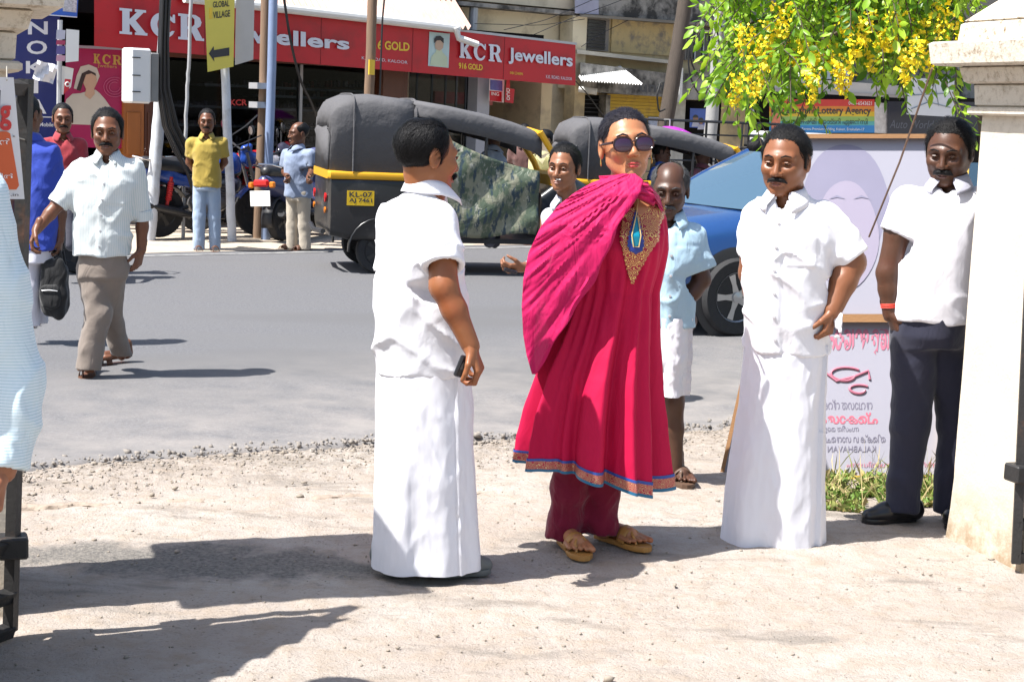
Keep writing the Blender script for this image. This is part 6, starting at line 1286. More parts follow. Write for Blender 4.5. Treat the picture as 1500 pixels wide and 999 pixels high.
    m = MB(Mx); m.tube([(-.1, -.1, .86), (-.3, -.1, .9), (-.36, 0, .91), (-.3, .1, .9), (-.1, .1, .86)], .012, 8); m.build('grab_rail', CHROME, t)
    m = MB(Mx); m.tube([(.35, .1, .27), (.25, .3, .0)], .014, 6); m.build('side_stand', BLKM, t)
    if plate: m = MB(Mx); m.box((-.38, 0, .56), (.012, .24, .16), None, .003); m.build('number_plate', WHITE, t)
    return t
def scooter(label, contact, yaw, col, name, lean=5, plate=True, steer=.3, scale=1.0, accent=None):
    Mx = frame((0, 0, 0), yaw, scale); L = np.eye(4); a = R(lean); L[:3, :3] = [[1, 0, 0], [0, math.cos(a), -math.sin(a)], [0, math.sin(a), math.cos(a)]]; Mx = Mx @ L; c0 = np.array(contact, float); Mx[:3, 3] = [c0[0], c0[1], .07 if c0[1] > 16.5 else .025]
    t = thing('scooter', label, 'scooter', (c0[0], c0[1], .02)); PT = M('scooter_' + name, col, .22, .12, 8); AC = PT if accent is None else M('scooter_accent_' + name, accent, .25, .1, 8, metal=.4)
    wheel(t, Mx, (0, 0, .23), .23, .1, BLKM, 5); wheel(t, Mx, (1.22, 0, .23), .23, .09, BLKM, 5, steer=steer)
    lblob(Mx, [('c', (-.28, 0, .66), (.1, 0, .58), .09, .16, .08), ('c', (.1, -.1, .48), (.4, -.08, .42), .1, .08, .06), ('c', (.1, .1, .48), (.4, .08, .42), .1, .08, .06), ('c', (.1, 0, .62), (.42, 0, .58), .14, .1, .06)], PT, 'rear_body', t)
    lblob(Mx, [('c', (-.25, 0, .78), (.1, 0, .77), .07, .1, .04), ('c', (.1, 0, .77), (.45, 0, .74), .1, .07, .04)], SEATM, 'seat', t)
    m = MB(Mx); m.box((.68, 0, .3), (.55, .34, .06), None, .02); m.build('footboard', BLKP, t)
    g = []
    for j in range(12):
        a = j / 11; z = .3 + .62 * a; x = .95 + .1 * math.sin(a * 2.2) - .03 * a; w = .15 + .1 * math.sin(math.pi * (.25 + .6 * a)); g.append([(x - .13 * (k / 6 - 1) ** 2, w * (k / 6 - 1), z) for k in range(13)])
    m = MB(Mx); m.sheet(g); o = m.build('leg_shield', AC, t); md = o.modifiers.new('t', 'SOLIDIFY'); md.thickness = .03
    lblob(Mx, [('c', (1.02, 0, .5), (1.0, 0, .9), .07, .075, .04), ('c', (1.1, 0, .5), (1.06, 0, .78), .05, .07, .05)], AC, 'front_apron', t)
    lblob(Mx, [('c', (.98, -.13, 1.0), (.98, .13, 1.0), .055, .055, .05), ('c', (1.03, 0, 1.0), (1.0, 0, 1.04), .085, .06, .05)], PT, 'handlebar_cowl', t)
    m = MB(Mx); m.lathe([(.07, 0), (.05, .02), (0, .028)], (1.1, 0, 1.0), (1, 0, .1), 16); m.build('headlight', CHROME, t)
    m = MB(Mx); m.tube([(1.22, .07, .23), (1.15, .07, .45), (1.08, 0, .6)], .022, 8); m.tube([(1.22, -.07, .23), (1.15, -.07, .45), (1.08, 0, .6)], .022, 8); m.build('front_fork', ENG, t)
    m = MB(Mx); m.rings([[(1.22 + .27 * math.cos(a), y, .23 + (.27 - .03 * (abs(y) > .06)) * math.sin(a)) for y in (-.075, -.05, 0, .05, .075)] for a in np.linspace(R(25), R(165), 14)], close=False); o = m.build('mudguard', PT, t); md = o.modifiers.new('t', 'SOLIDIFY'); md.thickness = .01
    for sy in (-1, 1):
        m = MB(Mx); m.tube([(.97, sy * .15, 1.0), (.92, sy * .36, 1.0)], .017, 8); m.build('handlebar_grip', BLKP, t); m = MB(Mx); m.tube([(.96, sy * .22, 1.02), (.95, sy * .28, 1.2)], .007, 6); m.lathe([(0, 0), (.045, .004), (.055, .02), (0, .035)], (.95, sy * .29, 1.24), (1, 0, .1), 16); m.build('mirror', BLKP, t); m = MB(Mx); m.lathe([(0, 0), (.045, .002), (0, .004)], (.946, sy * .29, 1.24), (-1, 0, -.1), 16); m.build('mirror_glass', CHROME, t)
        m = MB(Mx); m.box((-.36, sy * .14, .64), (.05, .07, .07), None, .015); m.build('indicator', AMB, t)
    m = MB(Mx); m.box((-.37, 0, .66), (.05, .2, .08), None, .02); m.build('tail_lamp', REDL, t); m = MB(Mx); m.tube([(-.1, -.13, .82), (-.32, -.12, .86), (-.4, 0, .87), (-.32, .12, .86), (-.1, .13, .82)], .013, 8); m.build('grab_rail', CHROME, t)
    m = MB(Mx); m.rings([[(-.02 + .28 * math.cos(a), y, .23 + .28 * math.sin(a)) for y in (-.07, 0, .07)] for a in np.linspace(R(100), R(195), 9)], close=False); o = m.build('rear_flap', BLKP, t); md = o.modifiers.new('t', 'SOLIDIFY'); md.thickness = .01
    m = MB(Mx); m.tube([(.3, -.14, .25), (-.05, -.16, .25), (-.25, -.17, .32)], [.02, .05, .045], 10); m.build('exhaust', BLKM, t)
    if plate: m = MB(Mx); m.box((-.4, 0, .49), (.012, .26, .17), None, .003); pl = m.build('number_plate', WHITE, t)
    m = MB(Mx); m.tube([(.4, .08, .25), (.35, .22, .0)], .013, 6); m.build('side_stand', BLKM, t)
    return t, Mx
motorbike('blue motorcycle with red shock absorbers parked left of the man in yellow shirt', G(232, 357), R(40), (.02, .06, .28), 'blue', 5)
scooter('dark scooter with silver leg shield parked right of the man in yellow shirt', G(282, 350) + [0, .3, 0], R(3), (.03, .03, .05), 'dark', 6, accent=(.3, .31, .37))
scooter('scooter seen from behind with white number plate and red tail lamp', G(412, 362), R(66), (.06, .07, .16), 'slate', -4)
motorbike('red motorcycle half hidden behind the legs of the man in yellow shirt', G(275, 345) + [0, .7, 0], R(28), (.35, .012, .015), 'red', 4)
motorbike('black motorcycle parked deepest behind the white pole of the direction board', G(318, 345) + [0, 1.0, 0], R(58), (.02, .02, .022), 'black', 5)
RSC, RM = scooter('dark grey scooter ridden along the road by a man in maroon shirt', G(112, 404), R(206), (.05, .05, .055), 'charcoal', 0, steer=0)
def truck():
    Mx = frame((0, 0, 0), R(24)); c0 = G(1045, 372); Mx[:3, 3] = [c0[0], c0[1] + 2.2, .0]; t = thing('goods_carrier', 'small goods carrier with open black railing cage behind the blue car', 'truck', (c0[0], c0[1] + 2.2, 0))
    for z in (.75, .92, 1.09, 1.26, 1.43, 1.6):
        m = MB(Mx); m.tube([(-.9, .6, z), (-.9, -.62, z), (-.86, -.66, z), (1.0, -.66, z), (1.02, -.6, z), (1.02, .6, z)], .02 if z > 1.5 else .012, 6); m.build('cage_rail', BLKM, t)
    for x, y in ((-.9, -.64), (-.9, .6), (-.3, -.66), (.35, -.66), (1.0, -.66), (1.02, .6)): m = MB(Mx); m.tube([(x, y, .6), (x, y, 1.6)], .018, 6); m.build('cage_post', BLKM, t)
    m = MB(Mx); m.box((.05, 0, .6), (2.0, 1.36, .1), None, .02); m.build('load_bed', M('bed_grey', (.1, .1, .1), .6, .2), t); m = MB(Mx); m.box((1.55, 0, .9), (.9, 1.3, 1.2), None, .08); m.build('cab', M('cab_white', (.5, .5, .5), .4, .1), t)
    m = MB(Mx); m.box((1.75, 0, 1.2), (.52, 1.31, .4), None, .05); m.build('cab_window', glassmat('car_glass'), t)
    for x in (-.4, 1.6):
        for y in (-.58, .58): wheel(t, Mx, (x, y, .26), .26, .14, ALLOY, 5)
truck()
# ---------------------------------------------------------------- people further off
def bgman(label, px, py, Y, shirt, trous, skinc, yaw=0, H=.24, seated=False, zb=0.0, tache=False, arms='down', tname=None, turn=None, hh=.008, haircut='short', glasses=False, sleeve=True, feet=None):
    s = F / Y; k = s / 137.0
    o = lambda dx, dy, d=0: (px + dx * k, py + dy * k, d)
    g = Fig(label, (px, py + 200 * k), Y, skinc); g.t.location.z = zb
    W_, Rm, kk = g.head(g.J(px, py), yaw, H, 3, 0, h=.0055, neck=o(1, 21, .01), tache=tache, haircut=haircut)
    tr = R(yaw * .6); cx, sy = math.cos(tr), math.sin(tr); off = lambda lx, dy, ly=0: (px + (lx * cx) * k, py + dy * k, (lx * sy) / 137 + ly)   # lx in reference px along the shoulder line
    g.trunk(o(0, 24), off(-19, 32), off(19, 32), off(-9, 84), off(9, 84))
    if arms == 'back': A = [[off(-22, 32), off(-26, 60, .05), off(-10, 82, .16)], [off(22, 32), off(26, 60, .05), off(10, 82, .16)]]
    elif arms == 'fwd': A = [[off(-21, 32), off(-25, 58, .0), off(-18, 66, -.3)], [off(21, 32), off(25, 58, .0), off(18, 66, -.3)]]
    else: A = [[off(-21, 32), off(-26, 62, .03), off(-25, 90, -.04)], [off(21, 32), off(26, 62, .03), off(25, 90, -.04)]]
    for a in A:
        g.limb(a, [6 * k, 5.2 * k, 3.8 * k]); w_ = g.J(*a[2]); d_ = unit(w_ - g.J(*a[1])); g.hand(w_, w_ + d_ * .1 + [0, 0, -.02], (0, -1, 0), (0, -.3, 1), 35, .95, .007)
    fz = 200 if feet is None else feet
    if seated: L = [[off(-9, 86), off(-11, 92, -.4), off(-11, 150, -.42)], [off(9, 86), off(11, 92, -.4), off(11, 150, -.42)]]
    else: L = [[off(-9.5, 88), off(-11, 138), off(-12, fz - 6)], [off(9.5, 88), off(11, 138, .04), off(12.5, fz - 6, .05)]]
    for l in L: g.limb(l, [9.5 * k, 7 * k, 4.6 * k])
    g.finish_body(.02)
    pk = {}
    sm = cloth('shirt_' + label.split()[-1] + str(int(px)), shirt, .85, .1, fold=.6)
    g.top('shirt', [o_ for o_ in ((py + 96 * k, px - 20 * k, px + 20 * k, .125), (py + 70 * k, px - 20.5 * k, px + 20.5 * k, .13), (py + 45 * k, px - 22 * k, px + 22 * k, .13), (py + 33 * k, px - 19 * k, px + 19 * k, .115), (py + 25 * k, px - 12 * k, px + 12 * k, .08))], sm, [(a[0], tuple(a[0][i] + .72 * (a[1][i] - a[0][i]) for i in range(3)), 8.8 * k, 8 * k) for a in A], neck=o(0, 22), collar_yaw=yaw, h=.013, fold=.009, shoulders=[A[0][0], o(0, 27), A[1][0]])
    tm = cloth('trousers_' + str(int(px)), trous, .85, .1, fold=.5)
    lg = [[(l[0], 10.5 * k), (l[1], 8.8 * k), (l[2], 8.3 * k)] for l in L]
    g.legs('trousers', tm, [(py + 84 * k, px - 18.5 * k, px + 18.5 * k, .115), (py + 100 * k, px - 18.5 * k, px + 18.5 * k, .12)], lg, 0, h=.013, k=.012, hemcut=not seated)
    for l in L:
        e = g.J(*l[2]); h_ = np.array([e[0], e[1], 0]); d = np.array([math.sin(R(yaw)), -math.cos(R(yaw)), 0]); g.sandal(h_ - d * .06, h_ + d * .18, M('brown_sandal', (.1, .04, .02), .6, .2), .045) if not seated else None
    if glasses:
        for sx in (-1, 1): MB().tube([W_(sx * (.032 + .02 * math.cos(a)), -.104, .0 + .014 * math.sin(a)) for a in np.linspace(0, 6.283, 17)], .0025, 5).build('spectacles', INK, g.t)
    return g
bgman('man in mustard yellow shirt and faded jeans standing before the parked motorcycles', 303, 178, 17.5, (.36, .26, .05), (.3, .38, .5), (.14, .055, .028), 8, .25, arms='back', tache=True, feet=194)
bgman('bald man in grey blue shirt and cream trousers beside the rear view scooter', 437, 196, 18.0, (.22, .27, .38), (.42, .37, .3), (.13, .055, .03), -58, .245, arms='fwd', haircut='bald', feet=180)
bgman('rider in maroon shirt sitting on the dark grey scooter', 92, 174, 14.3, (.28, .03, .04), (.06, .06, .08), (.16, .065, .035), 20, .25, seated=True, arms='fwd', tache=True)
bgman('dark complexioned man standing at the back past the rickshaw windscreen', 768, 196, 21.5, (.1, .05, .045), (.05, .05, .06), (.05, .025, .018), 0, .24, feet=175)
bgman('man in pale yellow shirt and spectacles looking left past the rickshaw', 797, 206, 20.0, (.62, .55, .25), (.12, .12, .13), (.26, .12, .06), -60, .25, glasses=True, arms='fwd', feet=178)
bgman('man in white shirt with back turned behind the blue car bonnet', 1108, 222, 16.2, (.6, .6, .64), (.1, .1, .12), (.12, .05, .03), 150, .25, feet=190)
def seat_man(label, Mx, lp, H, shirt, skinc, yaw):
    p = app(Mx, lp); d = p - CAM; Y = d[1]; px = 750 + F * np.dot(d, RT) / np.dot(d, FW); py = 499.5 - F * np.dot(d, UPV) / np.dot(d, FW); return bgman(label, px, py, Y, shirt, (.08, .08, .1), skinc, yaw, H, seated=True, arms='fwd')
seat_man('passenger in light blue shirt inside the camouflage curtained rickshaw', AM1, (.42, -.2, 1.36), .24, (.36, .45, .62), (.1, .045, .03), 120)
seat_man('driver in pale shirt at the front of the camouflage curtained rickshaw', AM1, (1.2, .0, 1.38), .24, (.45, .5, .62), (.1, .045, .03), 120)
seat_man('passenger in bright blue shirt inside the low dark grey rickshaw', AM2, (.7, -.25, 1.33), .23, (.03, .1, .45), (.1, .045, .03), 100)
seat_man('driver in dull maroon shirt inside the low dark grey rickshaw', AM2, (1.25, -.15, 1.33), .23, (.2, .07, .1), (.1, .045, .03), 100)
def umbrella():
    c = P(980, 205, 19.5); t = thing('umbrella', 'open purple umbrella above the low dark grey rickshaw', 'umbrella', (c[0], c[1], .1)); m = MB(); n = 8
    rg = [[c + np.array([r_ * math.cos(2 * math.pi * k / 32) * (1 - .03 * math.cos(k * math.pi / 2)), r_ * math.sin(2 * math.pi * k / 32) * (1 - .03 * math.cos(k * math.pi / 2)), .16 * (1 - (r_ / .38) ** 2)]) for k in range(32)] for r_ in (.38, .34, .26, .16, .06, .005)]
    m.rings(rg, cap=False); m.build('canopy', M('umbrella_purple', (.3, .02, .32), .6, .1), t); MB().tube([c + [0, 0, .24], c - [0, 0, .55]], .008, 6).build('shaft', GALV, t)
    for k in range(8): a = 2 * math.pi * k / 8; MB().tube([c + [0, 0, .152], c + [.19 * math.cos(a), .19 * math.sin(a), .112], c + [.375 * math.cos(a), .375 * math.sin(a), -.004]], .004, 5).build('rib', GALV, t)
umbrella()
# ---------------------------------------------------------------- gateway: pillars, gates, banner board
GROT = R(20)
def pillar(label, ctr, hs, mat):
    t = thing('gate_pillar', label, 'pillar', (ctr[0], ctr[1], 0)); Mx = frame((ctr[0], ctr[1], 0), GROT)
    def slab(z0, z1, a, b, name):
        m = MB(Mx); e = .012; rg = []
        for z, h in ((z0, a - e), (z0 + e * .6, a), (z1 - e * .6, b), (z1, b - e)):
            ring = []
            for k in range(4):
                A_ = np.array([(1, -1), (1, 1), (-1, 1), (-1, -1)][k]) * h; B_ = np.array([(1, 1), (-1, 1), (-1, -1), (1, -1)][k]) * h
                for q in range(6): p = A_ + (B_ - A_) * (.02 + .96 * q / 5); w = .004 * float(vn(p[0] * 9, p[1] * 9, z * 9)); ring.append((p[0] * (1 + w), p[1] * (1 + w), z))
            rg.append(ring)
        m.rings(rg); return m.build(name, mat, t, auto=40)
    h = hs
    m = MB(Mx); rg = []
    for z in np.linspace(-.05, 1.69, 30):
        bulge = .012 * math.exp(-max(z, 0) / .12); ring = []
        for k in range(4):
            A_ = np.array([(1, -1), (1, 1), (-1, 1), (-1, -1)][k]) * (h + bulge); B_ = np.array([(1, 1), (-1, 1), (-1, -1), (1, -1)][k]) * (h + bulge)
            for q in range(12): p = A_ + (B_ - A_) * (.012 + .976 * q / 11); w = .006 * float(fbm(p[0] * 8, p[1] * 8, z * 8, 3)) * (1 + 2 * math.exp(-max(z, 0) / .1)); ring.append((p[0] * (1 + w), p[1] * (1 + w), z))
        rg.append(ring)
    m.rings(rg); m.build('shaft', mat, t, auto=40)
    for z0, z1, a, b in ((1.68, 1.712, h + .045, h + .045), (1.712, 1.80, h + .025, h + .03), (1.80, 1.865, h + .06, h + .075), (1.865, 1.955, h + .155, h + .165), (1.955, 2.03, h + .085, h + .08), (2.03, 2.3, h + .07, .03)): slab(z0, z1, a, b, 'cap_slab' if z1 < 2.1 else 'cap_pyramid')
    return t
def pillar_mat():
    m, nt, b = newmat('cream_rendered_pillar'); v = coords(nt); tc = nt.nodes.new('ShaderNodeTexCoord'); sp = nt.nodes.new('ShaderNodeSeparateXYZ'); nt.links.new(tc.outputs['Object'], sp.inputs[0])
    n = noise(nt, v, 7, 6, .65); c = mixc(nt, n, (.5, .44, .35), (.62, .57, .49))
    hi = N(nt, 'ShaderNodeMapRange'); nt.links.new(sp.outputs['Z'], hi.inputs[0]); hi.inputs[1].default_value = .32; hi.inputs[2].default_value = .02
    mu = N(nt, 'ShaderNodeMath', operation='MULTIPLY'); nt.links.new(hi.outputs[0], mu.inputs[0]); nt.links.new(ramp(nt, noise(nt, v, 14, 6, .7), .3, .6), mu.inputs[1]); c = mixc(nt, mu.outputs[0], c, (.3, .22, .14))
    up = N(nt, 'ShaderNodeMapRange'); nt.links.new(sp.outputs['Z'], up.inputs[0]); up.inputs[1].default_value = 1.55; up.inputs[2].default_value = 1.95
    mu = N(nt, 'ShaderNodeMath', operation='MULTIPLY'); nt.links.new(up.outputs[0], mu.inputs[0]); nt.links.new(ramp(nt, noise(nt, v, 30, 7, .75), .5, .66), mu.inputs[1]); c = mixc(nt, mu.outputs[0], c, (.17, .12, .07))
    nt.links.new(c, b.inputs['Base Color']); b.inputs['Roughness'].default_value = .9; b1 = bumpn(nt, b, noise(nt, v, 90, 4), .35, .006); bumpn(nt, b, n, .3, .015, b1); return m
PM = pillar_mat()
nr = G(1484, 838); hs = .24
cR = np.array([nr[0], nr[1]]) + np.array([hs * math.cos(GROT) + -hs * math.sin(GROT), hs * math.sin(GROT) + hs * math.cos(GROT)]) + np.array([.045, .02])
pillar('cream gate pillar with stepped cornice cap at the right edge of the picture', cR, hs, PM)
lf = P(9, 85, 4.95); cL = np.array([lf[0], lf[1]]) + np.array([-hs * math.cos(GROT) - hs * math.sin(GROT), -hs * math.sin(GROT) + hs * math.cos(GROT)])
pillar('cream gate pillar whose cornice cap shows in the top left corner', cL, hs, PM)
RUST = M('rusty_black_iron', (.02, .019, .019), .55, .3, 8, .3, 40, dirt=(.1, .045, .025), dirt_s=7, dirt_lo=.56, dirt_hi=.72)
def gate(label, foot, top, along, hts, n, clamps):
    t = thing('iron_gate', label, 'gate', (foot[0], foot[1], 0)); al = unit(along); foot = np.array(foot); top = np.array(top); ax = top - foot
    def bar(a, b, w, nm):
        m = MB(); d = unit(b - a); u = unit(np.cross(d, [.2, 1, .1])); v = np.cross(d, u); m.rings([[q + u * w * x + v * w * y for x, y in ((-1, -1), (1, -1), (1, 1), (-1, 1))] for q in (a, b)]); m.build(nm, RUST, t, smooth=False)
    bar(foot + [0, 0, .03], top, .0165, 'gate_stile')
    for h in hts: bar(foot + ax * h, foot + ax * h + al * 1.5, .018, 'gate_rail')
    for i in range(1, n): bar(foot + ax * .03 + al * 1.5 * i / n, foot + ax * .98 + al * 1.5 * i / n, .05, 'widened_gate_bar')  # bars out of view, widened so the leaf's shadow falls nearly solid
    for h in clamps: m = MB(); m.box(foot + ax * h - al * .0, (.085, .085, .065), np.array(Matrix.Rotation(GROT, 3, 'Z')), .006); m.build('hinge_clamp', RUST, t)
gate('rusty black iron gate leaf standing open at the left edge', G(15, 938), P(38, 116, 4.72), (-.45, -.9, 0), (.02, .085, .18, .55, .985), 9, (.175, .47))
gate('rusty black iron gate leaf fixed beside the right cream pillar', G(1487, 836), P(1521, 130, 5.97), (1, .1, 0), (.03, .1, .5, .98), 9, (.21,))
def banner():
    t = thing('hanging_banner', 'white and orange printed banner tied to the left gate leaf', 'banner', P(10, 300, 4.62))
    pl = lambda px, py, off: P(px, py, 1 / (1 / 4.33 + (1 / 4.63 - 1 / 4.33) * (px + 160) / 196) - off)
    poly_px([(-160, 292), (36, 292), (20, 114), (-160, 108)], pl, 0, M('banner_white', (.66, .66, .68), .45, .04), t, 'sheet', .004)
    poly_px([(-150, 279), (24, 278), (28, 272), (15, 196), (10, 193), (-150, 193)], pl, .007, M('banner_orange', (.62, .1, .02), .45, .1, 3), t, 'orange_panel')
    text_px('g', [(0, 192), (17.5, 192), (16, 155), (-1, 155)], pl, .01, M('banner_red', (.55, .02, .02), .45), t, bold=.03)
    text_px('സൂപ്പർ ഷൻ', [(-90, 215), (16, 215), (15, 203), (-92, 203)], pl, .011, WHITE, t, bold=.01); text_px('ഉദ്ഘാടനം പുരത്തിൽ', [(-110, 264), (20, 264), (19, 254), (-112, 254)], pl, .011, WHITE, t); text_px('www.openingfestival.in', [(-100, 289), (27, 289), (27, 283), (-100, 283)], pl, .008, INK, t)
    for a, b in (((10, 118), (10, 98)), ((20, 200), (36, 205))): MB().tube([pl(*a, .01), P(b[0], b[1], 4.7)], .002, 5).build('tie_wire', M('tie_string', (.3, .28, .24), .8), t)
banner()
def board():
    def pl(px, py, off): v = (py - 197) / 508; return P(px, py, 8.25 - .75 * v - off)
    t = thing('film_poster_board', 'wooden framed film banner seen from behind with mirrored lettering', 'poster board', pl(1220, 705, 0) * np.array([1, 1, 0]))
    FRM = M('raw_wood_frame', (.24, .12, .045), .7, .2, 4, .2, 30, stretch=(1, 1, 5)); LIL = M('banner_back_lilac', (.3, .295, .345), .5, .05, 2)
    E_ = lambda py: (1165 - 113 * (py - 197) / 508, 1424 - 44 * (py - 197) / 508)
    def strip(y0, y1, f0, f1, off, mat, name, th=0.0):
        q = []
        for y in (y0, y1): a, b = E_(y); q.append((a + (b - a) * f0, a + (b - a) * f1, y))
        return poly_px([(q[0][0], y0), (q[0][1], y0), (q[1][1], y1), (q[1][0], y1)], pl, off, mat, t, name, th)
    strip(202, 462, .012, .988, 0, LIL, 'upper_print'); strip(470, 697, .012, .988, 0, LIL, 'lower_print')
    strip(196.5, 203, 0, 1, .004, FRM, 'frame_bar', .04); strip(460, 472, 0, 1, .004, FRM, 'frame_bar', .04); strip(696, 706, 0, 1, .004, M('yellow_wood_frame', (.5, .33, .05), .7, .2), 'frame_bar', .04); strip(206, 695, 0, .018, .005, FRM, 'frame_bar', .036); strip(206, 695, .972, 1, .005, MATS['yellow_wood_frame'], 'frame_bar', .036)
    # show-through of a large face print: soft plain shapes
    def blobpx(cx, cy, rx, ry, off, mat, nm, a0=0): poly_px([(cx + rx * math.cos(a) * (1 + .05 * math.sin(3 * a + a0)), cy + ry * math.sin(a)) for a in np.linspace(0, 2 * math.pi, 40)[:-1]], pl, off, mat, t, nm)
    blobpx(1238, 300, 66, 88, .003, M('print_hair', (.21, .2, .275), .5, .08, 6), 'printed_hair'); blobpx(1240, 345, 46, 80, .006, M('print_face', (.285, .255, .33), .5, .06, 5), 'printed_face', 1)
    for x in (1226, 1262): poly_px([(x - 13, 292), (x, 286), (x + 13, 292), (x, 289.5)], pl, .009, MATS['print_hair'], t, 'printed_brow')
    PK = M('print_pink', (.42, .14, .2), .5, .05); DK = M('print_grey', (.16, .15, .2), .5, .1); RD = M('print_red', (.52, .12, .17), .5, .05)
    mir = lambda x0, y0, x1, y1: [(x1, y1), (x0, y1), (x0, y0), (x1, y0)]
    text_px('ആഘോഷ', mir(1203, 482, 1304, 522), pl, .004, PK, t, bold=.035)
    for ctr, rr in (((1238, 548), 14), ((1258, 570), 9)): MB().tube([pl(ctr[0] + rr * (1 + .15 * a) * math.cos(a), ctr[1] + rr * .7 * math.sin(a), .006) for a in np.linspace(.2, 5.6, 24)], .0065, 6).build('printed_scroll', PK, t)
    MB().tube([pl(1208, 545, .006), pl(1225, 558, .006), pl(1250, 552, .006), pl(1272, 543, .006), pl(1274, 556, .006)], .0065, 6).build('printed_scroll', PK, t)
    text_px('നവാഗതന്റെ', mir(1205, 585, 1278, 600), pl, .004, DK, t, bold=.01); text_px('പ്രകാശം', mir(1203, 604, 1286, 621), pl, .004, RD, t, bold=.03); text_px('സംഗീതമേള', mir(1206, 623, 1258, 634), pl, .004, DK, t); text_px('തിരക്കഥ ഗാനരചന', mir(1200, 636, 1297, 648), pl, .004, DK, t, bold=.01); text_px('KALABHAVAN PR', mir(1196, 653, 1283, 662), pl, .004, DK, t); text_px('നിർമ്മാണം സംവിധാനം', mir(1240, 676, 1372, 684), pl, .004, PK, t)
    MB().tube([pl(1330, 690, -.02), pl(1340, 640, -.35) * np.array([1, 1, 0]) + [0, .5, 0]], .018, 6).build('prop_strut', FRM, t)
board()
r0 = P(1365, 108, 6.4); r1 = P(1273, 347, 7.0); MBX = MB(); MBX.tube([r0 + [0, 0, .02], (r0 * .5 + r1 * .5) + [0.004, 0, -.012], r1], .0045, 6); ro = MBX.build('rope', M('brown_rope', (.16, .1, .07), .9, .3, 60), None, label='thin brown rope slanting from the right pillar cap before the poster board', cat='rope')
# ---------------------------------------------------------------- poles and wires
def pole(label, pts, off, rad, mat, name='utility_pole', base=True):
    b = fac(pts[-1][0], pts[-1][1], off); t = thing(name, label, 'pole', (b[0], b[1], 0)); p = [fac(x, y, off) for x, y in pts]
    d = unit(p[-1] - p[-2]); e = p[-1] + d * (max(p[-1][2], 0) / max(-d[2], .2) + .02); p.append(e); m = MB(); q = []
    for a, c in zip(p[:-1], p[1:]):
        for k in range(6): q.append(a + (c - a) * k / 6 + np.array([.006 * float(vn(k + a[0] * 9, 1)), 0, 0]))
    q.append(p[-1]); n = len(q); m.tube(q, [rad[0] + (rad[1] - rad[0]) * i / (n - 1) for i in range(n)], 12); m.build('shaft', mat, t); return t
CONC = M('concrete_pole', (.3, .3, .3), .85, .2, 6, .3, 40); WPOLE = M('weathered_wood_pole', (.2, .13, .085), .85, .35, 4, .5, 20, stretch=(8, 8, .5)); BPIPE = M('blue_grey_pipe', (.2, .26, .4), .5, .2, 6); WPIPE = M('whitewashed_pole', (.52, .55, .6), .7, .3, 5, dirt=(.3, .28, .25), dirt_s=4)
pA = pole('weathered pole wrapped in black cables beside the white meter box', [(244, -40), (236, 130), (227, 240)], 2.2, (.06, .075), WPIPE)
MT = thing('meter_box', 'white electrical junction box strapped to the cable wrapped pole', 'meter box', fac(208, 155, 2.35))
pbox(192, 71, 222, 152, 2.3, 2.55, 'box_body', M('meter_white', (.66, .66, .66), .5, .06), MT, .02); pbox(221, 78, 233, 150, 2.25, 2.5, 'grey_backing', M('meter_grey', (.2, .2, .2), .6, .2), MT, .01)
for y in (84, 110, 134): pbox(194, y, 206, y + 1.5, 2.55, 2.558, 'vent_slot', INK, MT)
CAB = M('black_cable', (.014, .014, .016), .5, .2)
for i in range(9):
    a = i / 8; x = 233 + 13 * a; pts = [(x + 4, -40), (x, 60), (x - 2 + 3 * a, 130), (x + 6 + 8 * a, 185), (x + 22 + 14 * a, 222 + 6 * a), (x + 40 + 16 * a, 250 + 8 * (i % 3)), (x + 55 + 10 * a, 300)]
    mb = MB(); mb.tube([fac(px_, py_, 2.42 + .03 * (i % 3)) for px_, py_ in pts], .014, 6); mb.build('cable', CAB, pA)
pole('thin steel pipe rising before the glass shop front', [(281, -40), (276, 100), (273, 152), (270, 260)], 2.0, (.02, .022), GALV, 'steel_pipe')
pC = pole('white painted pole carrying the yellow direction board', [(325, -20), (329, 100), (336, 262)], 2.6, (.047, .052), WPIPE)
SG = thing('direction_board', 'yellow direction board with black arrow on the white pole', 'sign', fac(322, 105, 2.8))
poly_px([(304, 106), (342, 98), (344, -14), (299, -14)], fac, 2.75, M('board_yellow', (.66, .55, .09), .45, .06), SG, 'yellow_face', .03); poly_px([(344, 96), (371, 88), (373, -14), (346, -14)], fac, 2.68, M('board_pale_side', (.5, .47, .44), .6, .1), SG, 'side_board', .03)
poly_px([(306, 79), (313, 68), (313.5, 74), (336, 70), (336, 82), (313.5, 85), (314, 91)], fac, 2.785, INK, SG, 'arrow')
text_px('GLOBAL', [(312, 12), (336, 10), (336, 1), (312, 3)], fac, 2.785, INK, SG, bold=.02, split=True); text_px('VILLAGE', [(312, 28), (337, 25), (337, 15), (312, 18)], fac, 2.785, INK, SG, bold=.02)
pbox(307, 12, 311, 28, 2.78, 2.785, 'emblem', GOLD, SG)
pD = pole('brown weathered wooden pole left of the blue grey pipe', [(390, -40), (386, 150), (381, 262)], 2.3, (.055, .06), WPOLE); pole('blue grey steel pipe pole beside the brown wooden pole', [(401, -40), (397, 130), (392, 262)], 2.5, (.05, .052), BPIPE)
for y in (122, 150): pbox(377, y, 403, y + 9, 2.25, 2.45, 'pole_clamp', GALV, pD)
pole('grey wooden pole standing just behind the rickshaw hood', [(547, -40), (544, 60), (541, 140)], 1.9, (.06, .065), WPOLE); 
yb = thing('pole_tag', 'small yellow tag plate on the pole behind the rickshaw hood', 'sign', fac(545, 105, 2.0)); pbox(541, 88, 549, 110, 1.97, 1.99, 'tag_plate', GOLD, yb)
